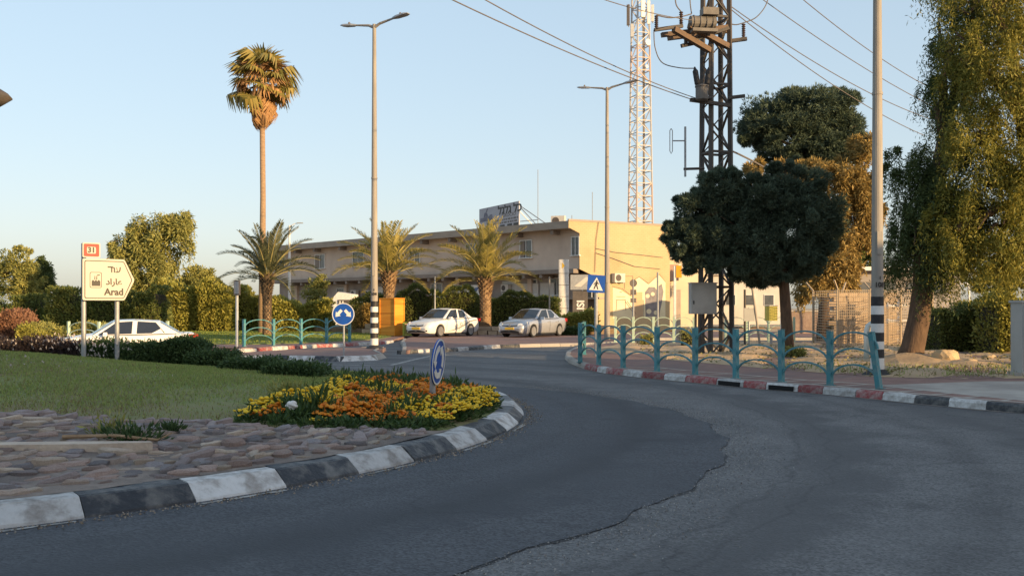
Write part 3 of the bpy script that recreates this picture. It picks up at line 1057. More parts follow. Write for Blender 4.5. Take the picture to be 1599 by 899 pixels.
railing('arched_railing', [(PX(a, y), y, 0.128) for a, y in mp], M['mint'], 'pale mint arched railing beside the clipped pine trunk', 'arched railings', h=1.1)

# ------------------------------------------------------------------ street lamps
def lamp(px, Y, zb, label, number=None, bands=True, H=11.8, r0=0.14, r1=0.068):
    root = thing('street_lamp', label, 'street lamp', (PX(px, Y), Y, zb), group='double street lamps')
    ra = lambda z: lerp(r0, r1, z / H)
    pl = MB().tube([(0, 0, z) for z in (0, 2.0, 4, 6, 8, 10, H)], [ra(z) for z in (0, 2.0, 4, 6, 8, 10, H)], 16)
    pl.lathe([(ra(6.2) + 0.012, 6.17), (ra(6.2) + 0.012, 6.23)], 16)
    pl.box((0, -r0 * 0.86, 2.9), (0.11, 0.05, 0.5))
    pl.build('pole', M['pole'], root, smooth=False)
    if bands:
        zz = [0.0, 0.127, 0.373, 0.565, 0.74, 0.933, 1.13, 1.329, 1.52, 1.724]
        for i in range(9):
            mb = MB().lathe([(ra(zz[i]) + 0.006, zz[i] + 0.002), (ra(zz[i + 1]) + 0.006, zz[i + 1])], 20)
            mb.build('paint_band', M['blackpaint'] if i % 2 == 0 else M['whitepaint'], root)
        MB().lathe([(0.33, 0.0), (0.28, 0.05), (0.2, 0.10), (0.15, 0.13)], 18).build('foot_collar', M['blackpaint'], root)
    if number:
        text_mesh('pole_number', number, 0.15, M['signblack'], root, (0, -ra(1.9) - 0.012, 1.98), depth=0.003, bold=0.004)
        text_mesh('pole_number', '1', 0.10, M['signblack'], root, (0.01, -ra(2.1) - 0.012, 2.13), depth=0.003, bold=0.004)
    for s in (1, -1):
        tip = Vector((1.3 * s, -0.75 * s, 0.16))
        u = tip.normalized()
        MB().tube([(0, 0, H - 0.12), (u.x * 0.25, u.y * 0.25, H - 0.01), tuple(Vector((0, 0, H)) + tip * 0.62)], [0.06, 0.05, 0.034], 8).build('arm', M['pole'], root)
        side = Vector((-u.y, u.x, 0)).normalized()
        vs = []
        for t, w, hh in ((0.55, 0.05, 0.05), (0.68, 0.12, 0.075), (0.92, 0.15, 0.06), (1.02, 0.10, 0.025)):
            c = Vector((0, 0, H)) + tip * t
            for a, e in ((-1, -0.4), (1, -0.4), (0.8, 0.6), (-0.8, 0.6)):
                vs.append(c + side * w * a + Vector((0, 0, hh * e)))
        fs = [(i * 4 + k, i * 4 + (k + 1) % 4, (i + 1) * 4 + (k + 1) % 4, (i + 1) * 4 + k) for i in range(3) for k in range(4)]
        fs += [(3, 2, 1, 0), (12, 13, 14, 15)]
        hd = MB().add(vs, fs).build('lamp_head', M['galv'], root)
        MB().lathe([(0.035, 0), (0.045, 0.05), (0.03, 0.09)], 8, tuple(Vector((0, 0, H + 0.035)) + tip * 0.78)).build('sensor', M['signback'], hd)
    return root
lamp(584.5, 35.0, 0.13, 'tall double lamp post with striped foot on the kerbed splitter island', '104')
lamp(1370, 21.2, 0.13, 'lamp post with striped foot rising out of the picture beside the sloping railing end', '108')
lamp(948, 45.0, 0.128, 'plain double lamp post in front of the golden end wall', bands=False)

# small single-arm lamp in front of the far end of the building
Y = 74
root = thing('street_lamp', 'slim single-arm lamp post in front of the building beyond the date palm', 'street lamp', (PX(452, Y), Y, 0))
h = PZ(352, Y)
MB().tube([(0, 0, 0), (0, 0, h)], [0.13, 0.075], 10).build('pole', M['whitepaint'], root)
MB().tube([(0, 0, h - 0.1), (0.4, -0.1, h + 0.12), (0.7, -0.15, h + 0.16)], 0.035, 6).build('arm', M['whitepaint'], root)
MB().box((0.85, -0.18, h + 0.17), (0.45, 0.16, 0.07)).build('lamp_head', M['galv'], root)

# dark rounded lamp at the picture's edge
root = thing('street_lamp', 'dark rounded lamp head cut by the picture edge high above the trees', 'street lamp', (-9.35, 16.0, island_z(-9.35, 16)))
z0 = PZ(152, 16) - island_z(-9.35, 16)
MB().tube([(0, 0, 0), (0, 0, z0 - 0.25), (0.05, 0, z0 + 0.12), (0.3, 0, z0 + 0.2)], [0.07, 0.055, 0.045, 0.04], 10).build('pole', M['galv'], root)
MB().lathe([(0.05, -0.17), (0.2, -0.13), (0.37, 0.0), (0.3, 0.08), (0.17, 0.16), (0.05, 0.2)], 20, (0.62, 0, z0), rot=None).build('lamp_head', M['steel'], root, smooth=True)

# ------------------------------------------------------------------ signs
# direction sign on the island
P0 = Vector((-9.21, 20.6, 0))
zb = 0.5
root = thing('direction_sign', 'lit arrow-shaped road sign with three scripts on two posts', 'road sign', (P0.x, P0.y, zb), R(42))
w, zl, zt = 1.11, 1.77 - zb, 2.67 - zb
def arrow_poly(e):
    zm = (zl + zt) / 2
    k = 0.80
    return [(e, zl + e), (w * k - e * 0.4, zl + e), (w - e * 1.25, zm), (w * k - e * 0.4, zt - e), (e, zt - e)]
def rounded(poly, r=0.03, n=4):
    out = []
    m_ = len(poly)
    for i in range(m_):
        a, b_, c = Vector(poly[i - 1]), Vector(poly[i]), Vector(poly[(i + 1) % m_])
        p, q = b_ + (a - b_).normalized() * r, b_ + (c - b_).normalized() * r
        for k in range(n + 1):
            t = k / n
            out.append(tuple((p * (1 - t) + b_ * t) * (1 - t) + (b_ * (1 - t) + q * t) * t))
    return out
def frame_plate(outer, inner, y0, y1):
    """a raised outline: ring between two outlines with equal numbers of corners"""
    n = len(outer)
    vs = [(p[0], y0, p[1]) for p in outer] + [(p[0], y0, p[1]) for p in inner] + [(p[0], y1, p[1]) for p in outer] + [(p[0], y1, p[1]) for p in inner]
    fs = []
    for i in range(n):
        j = (i + 1) % n
        fs += [(i, j, n + j, n + i), (2 * n + i, 2 * n + j, j, i), (n + i, n + j, 3 * n + j, 3 * n + i)]
    return vs, fs
MB().plate(rounded(arrow_poly(0), 0.04), 0.0, 0.03).build('sign_plate', M['signwhite'], root)
MB().plate([(0.02, zl + 0.02), (w * 0.78, zl + 0.02), (w * 0.78, zt - 0.02), (0.02, zt - 0.02)], 0.032, 0.15).build('sign_case', M['signback'], root)
MB().add(*frame_plate(rounded(arrow_poly(0.04), 0.04), rounded(arrow_poly(0.056), 0.034), -0.006, 0.0)).build('border', M['signblack'], root)
text_mesh('lettering', '\u05e8\u05e2', 0.19, M['signblack'], root, (0.70, -0.003, zl + 0.67), bold=0.003)
MB().plate([(0.525, zl + 0.715), (0.60, zl + 0.715), (0.60, zl + 0.61), (0.625, zl + 0.61), (0.625, zl + 0.715), (0.64, zl + 0.715), (0.64, zl + 0.742), (0.525, zl + 0.742)], -0.005, 0.0).build('lettering', M['signblack'], root)
text_mesh('lettering', '\uFEA9\uFE8D\uFEAD\uFE8E\uFECB', 0.185, M['signblack'], root, (0.66, -0.003, zl + 0.40), bold=0.004)
text_mesh('lettering', 'Arad', 0.205, M['signblack'], root, (0.66, -0.003, zl + 0.18), bold=0.006)
ic = MB()
a = rounded([(0.15, zl + 0.27), (0.40, zl + 0.27), (0.40, zl + 0.61), (0.15, zl + 0.61)], 0.04)
c = rounded([(0.16, zl + 0.28), (0.39, zl + 0.28), (0.39, zl + 0.60), (0.16, zl + 0.60)], 0.036)
ic.add(*frame_plate(a, c, -0.005, 0.0))
ic.plate([(0.19, zl + 0.31), (0.37, zl + 0.31), (0.37, zl + 0.41), (0.335, zl + 0.445), (0.31, zl + 0.41), (0.275, zl + 0.445), (0.25, zl + 0.41), (0.215, zl + 0.445), (0.19, zl + 0.41)], -0.005, 0)
for x in (0.245, 0.285):
    ic.plate([(x, zl + 0.45), (x + 0.02, zl + 0.45), (x + 0.015, zl + 0.53), (x + 0.005, zl + 0.53)], -0.005, 0)
ic.plate([(0.30, zl + 0.53), (0.36, zl + 0.54), (0.36, zl + 0.56), (0.30, zl + 0.55)], -0.005, 0)
ic.build('factory_symbol', M['signblack'], root)
for k, x in enumerate((0.09, 0.80)):
    MB().lathe([(0.05, -0.25), (0.05, zt + (0.33 if k == 0 else -0.05))], 14, (x, 0.205, 0)).build('post', M['galv'], root)
rs = thing('route_sign', 'small red square sign reading 31 above the lit arrow sign', 'road sign', (P0.x, P0.y, zb), R(42))
x0, x1, za, zc = -0.0, 0.37, zt + 0.02, zt + 0.34
MB().plate(rounded([(x0, za), (x1, za), (x1, zc), (x0, zc)], 0.03), 0.0, 0.03).build('sign_plate', M['signwhite'], rs)
MB().add(*frame_plate(rounded([(x0 + .025, za + .025), (x1 - .025, za + .025), (x1 - .025, zc - .025), (x0 + .025, zc - .025)], 0.03),
                      rounded([(x0 + .09, za + .085), (x1 - .09, za + .085), (x1 - .09, zc - .085), (x0 + .09, zc - .085)], 0.035), -0.004, 0.0)).build('border', M['signred'], rs)
text_mesh('lettering', '31', 0.16, M['signblack'], rs, ((x0 + x1) / 2, -0.003, (za + zc) / 2), bold=0.006)

def disc_sign(px, Y, zbase, zc, dia, rz, label, post_r=0.035, roll=0.0, cat='road sign'):
    root = thing('round_sign', label, cat, (PX(px, Y), Y, zbase), rz)
    h = zc - zbase
    MB().tube([(0, 0.045 + post_r, -0.2), (0, 0.045 + post_r, h + dia * 0.3)], post_r, 12).build('post', M['galv'], root)
    rot = Matrix.Rotation(pi / 2, 3, 'X')
    pl = MB().lathe([(dia / 2, -0.02), (dia / 2, 0.0)], 40, (0, 0, 0), rot=rot).build('sign_plate', M['signblue'], root, loc=(0, 0, h))
    pl.rotation_euler = (0, roll, 0)
    n = 40
    out = [(cos(2 * pi * k / n) * dia / 2, sin(2 * pi * k / n) * dia / 2) for k in range(n)]
    inn = [(x * 0.93, z * 0.93) for x, z in out]
    MB().add(*frame_plate(out, inn, -0.006, 0.001)).build('border', M['whitepaint'], pl)
    MB().box((0, 0.03, 0), (0.05, 0.05, dia * 0.5)).build('bracket', M['galv'], pl)
    return root, pl
def arrow_shape(p, q, wd, hw, hl):
    p, q = Vector(p), Vector(q)
    d = (q - p).normalized()
    s = Vector((-d.y, d.x))
    c = q - d * hl
    return [tuple(v) for v in (p - s * wd, c - s * wd, c - s * hw, q, c + s * hw, c + s * wd, p + s * wd)]
root, pl = disc_sign(536, 29.4, 0.13, PZ(490.5, 29.4), 0.69, R(-3), 'round blue sign with two white diverging arrows on the splitter island', 0.03)
for s in (-1, 1):
    MB().plate(arrow_shape((0.05 * s, 0.13), (0.24 * s, -0.08), 0.045, 0.10, 0.13)[::(1 if s > 0 else 1)], -0.007, 0.0).build('arrow', M['whitepaint'], pl)
zi = island_z(-1.0, 13.3)
root, pl = disc_sign(685, 13.4, zi, PZ(565, 13.4), 0.64, R(79), 'battered blue roundabout sign standing among the marigolds', 0.042, roll=R(4))
pl.rotation_euler = (R(5), R(5), 0)
for k in range(3):
    t0_ = R(100) + k * 2 * pi / 3
    o_, i_ = [], []
    for j in range(9):
        t = t0_ + R(80) * j / 8
        o_.append((cos(t) * 0.235, sin(t) * 0.235))
        i_.append((cos(t) * 0.150, sin(t) * 0.150))
    t = t0_ + R(112)
    poly = o_ + [(cos(t0_ + R(80)) * 0.275, sin(t0_ + R(80)) * 0.275), (cos(t) * 0.19, sin(t) * 0.19), (cos(t0_ + R(80)) * 0.105, sin(t0_ + R(80)) * 0.105)] + i_[::-1]
    MB().plate(poly, -0.007, 0.0).build('arrow', M['whitepaint'], pl)

# pedestrian crossing sign
Y = 29.5
root = thing('crossing_sign', 'blue square pedestrian crossing sign above the end of the teal railing', 'road sign', (PX(931, Y), Y, 0.128))
h = PZ(443, Y) - 0.128
MB().tube([(0, 0.05, 0), (0, 0.05, h + 0.2)], 0.055, 10).build('post', M['galv'], root)
s = 0.27
pl = MB().plate(rounded([(-s, -s), (s, -s), (s, s), (-s, s)], 0.03), -0.03, -0.01).build('sign_plate', M['signblue'], root, loc=(0, 0, h))
pl.rotation_euler = (0, R(4), 0)
MB().plate([(-0.215, -0.2), (0.215, -0.2), (0, 0.2)], -0.036, -0.031).build('triangle', M['whitepaint'], pl)
fg = MB()
n = 10
fg.plate([(0.01 + 0.024 * cos(2 * pi * k / n), 0.09 + 0.024 * sin(2 * pi * k / n)) for k in range(n)], -0.042, -0.037)
fg.plate([(-0.035, -0.04), (0.03, -0.04), (0.035, 0.06), (-0.01, 0.065)], -0.042, -0.037)
fg.plate([(-0.035, -0.04), (0.0, -0.04), (-0.045, -0.17), (-0.075, -0.165)], -0.043, -0.038)
fg.plate([(0.0, -0.04), (0.03, -0.04), (0.075, -0.165), (0.045, -0.17)], -0.044, -0.039)
fg.plate([(-0.01, 0.06), (-0.03, 0.045), (-0.08, -0.02), (-0.062, -0.032)], -0.045, -0.040)
fg.plate([(0.03, 0.055), (0.025, 0.03), (0.075, -0.01), (0.085, 0.004)], -0.046, -0.041)
fg.build('walking_figure', M['signblack'], pl)

# pole with small box beside the left-hand railing
Y = 37.0
root = thing('sign_pole', 'thin white pole carrying a narrow grey box beside the teal railing', 'pole', (PX(370, Y), Y, 0.12))
h = PZ(437, Y) - 0.12
MB().tube([(0, 0, 0), (0, 0, h - 0.05)], 0.055, 10).build('post', M['whitepaint'], root)
MB().box((0.03, -0.09, h - 0.3), (0.22, 0.14, 0.56)).build('box', M['signback'], root)
MB().box((0.03, -0.165, h - 0.3), (0.17, 0.01, 0.46)).build('cover', M['galv'], root)

# poles and sign backs near the mural
def thin_pole(px, Y, ytop, label, zb=0.128, r=0.045, m=None, lean=0.0):
    h = PZ(ytop, Y) - zb
    o = MB().tube([(0, 0, 0), (lean, 0, h)], r, 10).build('thin_pole', m or M['galv'], None, loc=(PX(px, Y), Y, zb))
    return tag(o, label, 'pole')
thin_pole(679, 55, 432, 'thin pale pole standing in front of the long hedge behind the white sedan')
thin_pole(858, 54, 432, 'thin pole beside the white totem and the second hedge', m=M['pole'])
thin_pole(1027, 43.5, 425, 'thin pale pole in front of the mural car')
thin_pole(1163, 37, 452, 'thin dark upright pole by the grey street sign back', m=M['steel'])
thin_pole(1187, 36.5, 440, 'slanting tan stake beside the yellow box', m=M['pole'], lean=-0.33)
thin_pole(1221, 52, 455, 'white post close to the clipped pine trunk', m=M['whitepaint'], r=0.09)
Y = 43
root = thing('sign_pole', 'pole with round and square sign backs in front of the mural', 'pole', (PX(989, Y), Y, 0.128))
h = PZ(436, Y) - 0.128
MB().tube([(0, 0.03, 0), (0, 0.03, h)], 0.045, 10).build('post', M['galv'], root)
MB().lathe([(0.17, -0.01), (0.17, 0.01)], 20, (0, 0, h - 0.17), rot=Matrix.Rotation(pi / 2, 3, 'X')).build('round_plate', M['signback'], root)
MB().box((0, 0, h - 0.58), (0.27, 0.02, 0.24)).build('square_plate', M['signback'], root)
MB().box((0, 0, h - 0.94), (0.27, 0.02, 0.2)).build('square_plate', M['signback'], root)
Y = 36.5
root = thing('small_sign', 'grey rectangular sign back on a short post among the mint arches', 'road sign', (PX(1170, Y), Y, 0.128))
MB().box((0, 0, PZ(491, Y) - 0.128), (0.4, 0.02, 0.5)).build('sign_plate', M['cabinet'], root)
MB().tube([(0, 0.04, 0), (0, 0.04, PZ(480, Y) - 0.128)], 0.03, 8).build('post', M['galv'], root)
Y = 44
root = thing('bus_stop_pillar', 'white pillar with an orange plate on top by the mural wall', 'pillar', (PX(1058, Y), Y, 0.0))
MB().box((0.03, 0.05, PZ(452, Y) / 2), (0.22, 0.16, PZ(452, Y))).build('column', mat('pillar_stone', (0.46, 0.36, 0.28), (0.38, 0.30, 0.24), 5, 0.8), root)
MB().box((-0.12, 0.02, PZ(415, Y) / 2), (0.10, 0.12, PZ(415, Y))).build('post', M['whitepaint'], root)
MB().box((0.05, 0.0, PZ(424, Y)), (0.26, 0.14, 0.55)).build('orange_plate', mat('orange_plate', (0.75, 0.30, 0.015), rough=0.5), root)
Y = 39.0
root = thing('yellow_box', 'yellow roadside box behind the mint arches', 'box', (PX(1204, Y), Y, 0.128))
MB().box((0, 0, PZ(489, Y) - 0.128), (0.44, 0.3, 0.6)).build('body', mat('yellow_box', (0.62, 0.52, 0.12), (0.56, 0.47, 0.10), 4, 0.6), root)
MB().box((0, 0, 0.2), (0.1, 0.1, 0.62)).build('stand', M['galv'], root)
MB().box((0, 0, PZ(477, Y) - 0.128), (0.47, 0.33, 0.03)).build('lid', M['whitepaint'], root)

# totem sign
Y = 58
root = thing('totem_sign', 'tall curved white totem sign between the hedge and the building corner', 'sign', (PX(880.5, Y), Y, 0.0))
H = PZ(405, Y)
vs, n = [], 10
for z in (0.05, H):
    for k in range(n + 1):
        t = R(-62) + R(124) * k / n
        vs.append((0.35 * sin(t), -0.13 * cos(t) + 0.1, z))
    vs += [(0.3, 0.2, z), (-0.3, 0.2, z)]
k = n + 3
fs = [(i, (i + 1) % k, k + (i + 1) % k, k + i) for i in range(k)] + [tuple(range(k, 2 * k)), tuple(range(k - 1, -1, -1))]
MB().add(vs, fs).build('panel', M['whitepaint'], root)
for z in (0.9, 1.6, 2.3, 3.0, 3.7):
    pts = [(0.355 * sin(R(-60) + R(120) * i / 8), -0.135 * cos(R(-60) + R(120) * i / 8) + 0.1, z) for i in range(9)]
    MB().tube(pts, 0.012, 4).build('seam', M['signback'], root)
MB().plate([(-0.1, H - 0.55), (0.06, H - 0.38), (-0.1, H - 0.2)], -0.045, -0.005).build('emblem', mat('emblem_yellow', (0.72, 0.45, 0.03), rough=0.5), root)

# orange box in front of the palm
Y = 51
M['orangebox'] = mat('orange_panel', (0.66, 0.25, 0.022), (0.74, 0.33, 0.045), 1.5, 0.45, stretch=(0.4, 0.4, 5), c3=(0.52, 0.17, 0.015), scale3=1.0)
root = thing('orange_box', 'tall orange box standing in front of the second date palm', 'box', (PX(612, Y), Y, 0.128), R(-32))
H = PZ(466, Y) - 0.128
MB().box((0, 0, H / 2), (0.98, 0.78, H - 0.02)).build('body', M['orangebox'], root)
for x in (-0.5, 0.5):
    for y in (-0.4, 0.4):
        MB().box((x, y, H / 2), (0.05, 0.05, H)).build('corner_trim', M['orangebox'], root)
MB().box((0, 0, H), (1.06, 0.86, 0.05)).build('lid', M['orangebox'], root)
for z in (0.62, 1.2):
    MB().box((0, -0.397, z), (0.94, 0.012, 0.03)).build('seam', mat('dark_orange', (0.35, 0.12, 0.012), rough=0.6), root)
root = thing('green_crate', 'low open lime-green frame beside the white sedan', 'crate', (PX(638, 50.5), 50.5, 0.128))
gm = mat('lime_paint', (0.35, 0.40, 0.06), rough=0.6)
for x in (-0.26, 0.26):
    for y in (-0.2, 0.2):
        MB().box((x, y, 0.36), (0.05, 0.05, 0.72)).build('leg', gm, root)
for z in (0.06, 0.7):
    for y in (-0.2, 0.2):
        MB().box((0, y, z), (0.47, 0.04, 0.05)).build('rail', gm, root)
    for x in (-0.26, 0.26):
        MB().box((x, 0, z), (0.04, 0.35, 0.05)).build('rail', gm, root)
MB().box((0, 0, 0.36), (0.40, 0.30, 0.5)).build('infill', M['hedgelit'], root)

# ------------------------------------------------------------------ lattice power pylon
PYc = Vector((PX(1118, 31), 31.0, 0.12))
root = thing('power_pylon', 'dark steel lattice power pylon rising out of the picture behind the railing', 'pylon', PYc, R(14))
hw0, hw1, HP = 0.375, 0.30, 13.2
def hw(z):
    return lerp(hw0, hw1, z / HP)
cor = [(-1, -1), (1, -1), (1, 1), (-1, 1)]
for a, c in cor:
    bar('leg', root, (a * hw0, c * hw0, 0), (a * hw1, c * hw1, HP), 0.13, 0.13, M['steel'])
zs = [i * 0.72 for i in range(19)]
for i in range(len(zs) - 1):
    za, zc = zs[i], zs[i + 1]
    for f in range(4):
        p, q = cor[f], cor[(f + 1) % 4]
        if (i + f) % 2:
            p, q = q, p
        bar('brace', root, (p[0] * hw(za), p[1] * hw(za), za), (q[0] * hw(zc), q[1] * hw(zc), zc), 0.075, 0.03, M['steel'])
    if i % 3 == 0:
        for f in range(4):
            p, q = cor[f], cor[(f + 1) % 4]
            bar('strut', root, (p[0] * hw(za), p[1] * hw(za), za), (q[0] * hw(za), q[1] * hw(za), za), 0.07, 0.07, M['steel'])
inv = Matrix.Translation(PYc) @ Matrix.Rotation(R(14), 4, 'Z')
inv = inv.inverted()
def L_(px, py, Y=31.0):
    return inv @ W(px, py, Y)
M['rustbeam'] = mat('rusty_beam', (0.17, 0.11, 0.07), (0.11, 0.08, 0.06), 4, 0.8, 0.3, 30)
for (a, c, Ya, Yb, w_) in (((1033, 55), (1136, 43), 30.2, 30.7, 0.14), ((1043, 60), (1138, 48), 31.2, 31.5, 0.14), ((1052, 46), (1108, 79), 29.7, 30.6, 0.16),
                           ((1076, 40), (1139, 74), 29.9, 30.8, 0.16), ((1064, 72), (1092, 66), 30.3, 30.5, 0.11), ((1071, 60), (1071, 72), 30.3, 30.3, 0.09),
                           ((1022, 47), (1066, 41), 29.6, 29.8, 0.10), ((1136, 65), (1166, 61), 30.8, 30.8, 0.11), ((1138, 153), (1163, 150), 30.6, 30.6, 0.10),
                           ((1078, 156), (1140, 165), 30.2, 30.6, 0.11), ((1085, 62), (1138, 44), 30.3, 30.5, 0.10)):
    bar('cross_beam', root, L_(*a, Ya), L_(*c, Yb), w_, w_, M['rustbeam'] if w_ > 0.13 else M['steel'])
# equipment carried by the pylon
M['equip'] = mat('transformer_grey', (0.17, 0.155, 0.14), (0.12, 0.11, 0.10), 4, 0.6, 0.2, 20)
M['insul'] = mat('brown_insulator', (0.07, 0.045, 0.04), (0.05, 0.035, 0.032), 4, 0.35)
def insulator(name, p, q, r, label, group=None):
    p, q = Vector(p), Vector(q)
    d = q - p
    L = d.length
    prof = []
    n = max(4, int(L / 0.06))
    for i in range(n):
        prof += [(r * 0.55, L * i / n), (r, L * (i + 0.45) / n), (r * 0.55, L * (i + 0.8) / n)]
    o = MB().lathe(prof, 10).build(name, M['insul'], None, loc=p)
    o.rotation_euler = d.to_track_quat('Z', 'Y').to_euler()
    return tag(o, label, 'insulator', group)
insulator('insulator', W(1025, 46, 29.6), W(1025, 24, 29.6), 0.07, 'upright brown insulator at the far tip of the pylon bracket', 'pylon insulators')
insulator('insulator', W(1063.5, 41, 29.8), W(1063.5, 18, 29.8), 0.07, 'upright brown insulator beside the switch box on the pylon', 'pylon insulators')
insulator('insulator', W(1161, 60, 30.8), W(1161, 37, 30.8), 0.07, 'upright insulator on the pylon stub facing the trees', 'pylon insulators')
sw = thing('switch_box', 'grey ribbed switchgear drum on the pylon platform', 'switchgear', W(1096, 36, 30.0), R(8))
MB().tube([(-0.38, 0, 0), (0.42, 0, 0.03)], 0.2, 14).build('drum', M['equip'], sw)
for k in range(4):
    MB().tube([(-0.3 + 0.2 * k, 0, 0), (-0.26 + 0.2 * k, 0, 0)], 0.225, 14).build('rib', M['equip'], sw)
MB().box((0.05, -0.05, -0.26), (0.8, 0.3, 0.1)).build('base', M['equip'], sw)
MB().box((0.2, -0.12, 0.3), (0.5, 0.35, 0.22)).build('top_case', M['equip'], sw)
tf = thing('transformer', 'small grey transformer can bracketed to the pylon with two dark bushings', 'transformer', W(1096, 157, 30.1))
MB().lathe([(0.17, 0.0), (0.2, 0.03), (0.2, 0.4), (0.22, 0.42), (0.22, 0.46), (0.1, 0.5)], 16).build('can', M['equip'], tf)
MB().box((0.1, 0.25, 0.1), (0.4, 0.5, 0.08)).build('bracket', M['steel'], tf)
for x, tx in ((-0.13, -0.22), (0.15, 0.22)):
    bp, bq = Vector((x, 0, 0.46)), Vector((tx, 0, 1.0))
    b_ = MB().lathe([(0.05, 0), (0.09, 0.06), (0.09, 0.46), (0.05, 0.52), (0.02, 0.6)], 12).build('bushing', M['blackpaint'], tf, loc=bp)
    b_.rotation_euler = (bq - bp).to_track_quat('Z', 'Y').to_euler()
an = thing('side_antenna', 'slim folded dipole antenna on an arm beside the pylon', 'antenna', W(1070, 264, 30.6))
o = W(1070, 264, 30.6)
MB().tube([(-0.05, 0, 0), tuple(W(1100, 263, 30.6) - o)], 0.045, 6).build('arm', M['steel'], an)
MB().tube([tuple(W(1070, 276, 30.6) - o), tuple(W(1070, 198, 30.6) - o)], 0.035, 8).build('mast', M['galv'], an)
MB().tube([tuple(W(1051, 220, 30.6) - o), tuple(W(1070, 220, 30.6) - o)], 0.022, 6).build('boom', M['galv'], an)
lp_ = [W(x, y, 30.6) - o for x, y in ((1048, 201), (1046, 204), (1046, 236), (1048, 240), (1050, 236), (1050, 204), (1048, 201))]
MB().tube([tuple(v) for v in lp_], 0.014, 6, cap=False).build('dipole', M['galv'], an)

# grey cabinet on the pylon
o = W(1097, 490, 30.2)
cb = thing('meter_cabinet', 'grey metal cabinet mounted low on the lattice pylon', 'cabinet', o, R(2))
MB().box((0, 0, 0.48), (0.80, 0.42, 0.96)).build('body', M['cabinet'], cb)
MB().box((0, -0.216, 0.48), (0.72, 0.015, 0.88)).build('door', M['cabinet'], cb)
MB().box((0, -0.02, 0.97), (0.84, 0.48, 0.025)).build('roof', M['cabinet'], cb)
MB().box((-0.33, -0.24, 0.36), (0.03, 0.04, 0.11)).build('handle', M['blackpaint'], cb)
for x in (-0.2, 0.05):
    MB().tube([(x, 0.08, 0), (x, 0.1, -o.z + 0.12)], 0.04, 8).build('conduit', M['steel'], cb)

# ------------------------------------------------------------------ telecom mast
Y = 100
MC = Vector((PX(1000, Y), Y, 0))
root = thing('telecom_mast', 'tall white and red lattice telecom mast rising behind the building', 'mast', MC, R(20))
HM = 36
def mw(z):
    return lerp(1.05, 0.62, z / HM)
M['mastred'] = mat('mast_red', (0.56, 0.44, 0.36), (0.50, 0.38, 0.30), 3, 0.6)
lev = [0, 3, 6] + [8 + 1.3 * i for i in range(22)]
for i in range(len(lev) - 1):
    za, zc = lev[i], lev[i + 1]
    m_ = M['mastred'] if (8 <= za < 13.5 or 24 < za < 28.4) else M['mastwhite']
    for f in range(4):
        p, q = cor[f], cor[(f + 1) % 4]
        bar('leg', root, (p[0] * mw(za), p[1] * mw(za), za), (p[0] * mw(zc), p[1] * mw(zc), zc), 0.15, 0.15, m_)
        bar('strut', root, (p[0] * mw(zc), p[1] * mw(zc), zc), (q[0] * mw(zc), q[1] * mw(zc), zc), 0.08, 0.08, m_)
        if f % 2 == i % 2:
            p, q = q, p
        bar('brace', root, (p[0] * mw(za), p[1] * mw(za), za), (q[0] * mw(zc), q[1] * mw(zc), zc), 0.07, 0.07, m_)
MB().box((0.3, -0.2, 18), (0.18, 0.12, 34)).build('cable_ladder', M['signback'], root)
def mast_panel(px, y0, y1, dy, w_, label, name='panel_antenna', m_='whitepaint'):
    p = W(px, y1, Y + dy)
    t = thing(name, label, 'antenna', p, R(random.uniform(-25, 25)), 'panel antennas on the mast')
    h_ = (y1 - y0) * Y / F
    MB().box((0, 0, h_ / 2), (w_, 0.16, h_)).build('panel', M[m_], t)
    MB().tube([(0, 0.2, -0.1), (0, 0.2, h_ + 0.1)], 0.06, 8).build('pipe', M['galv'], t)
    MB().box((0, 0.13, h_ * 0.8), (0.08, 0.14, 0.08)).build('clamp', M['galv'], t)
    MB().box((0, 0.13, h_ * 0.2), (0.08, 0.14, 0.08)).build('clamp', M['galv'], t)
mast_panel(981, 8, 40, -0.6, 0.3, 'slender white panel antenna on the outer corner of the mast', m_='signback')
mast_panel(987, 38, 58, -1.0, 0.35, 'short grey panel antenna below the slender one on the mast', m_='galv')
mast_panel(1004, 0, 27, -1.2, 0.42, 'broad white panel antenna high on the mast facing the street')
mast_panel(1013, 2, 38, -0.9, 0.3, 'bright white panel antenna next to the broad one on the mast')
mast_panel(1019, 8, 34, 0.2, 0.28, 'white panel antenna on the mast corner nearest the pylon')
for px, py, r_, lb in ((1012, 66, 0.34, 'small white dish on the mast under the panel antennas'), (1010, 104, 0.18, 'tiny dish half-way up the telecom mast')):
    dsh = thing('dish_antenna', lb, 'antenna', W(px, py, Y - 0.9), R(30))
    MB().lathe([(r_ * 0.3, 0.16), (r_ * 0.8, 0.09), (r_, 0.0), (r_ * 0.96, -0.03)], 16, rot=Matrix.Rotation(-pi / 2, 3, 'X')).build('dish', M['whitepaint'], dsh)
    MB().box((0, 0.3, 0), (0.08, 0.5, 0.08)).build('mount', M['galv'], dsh)

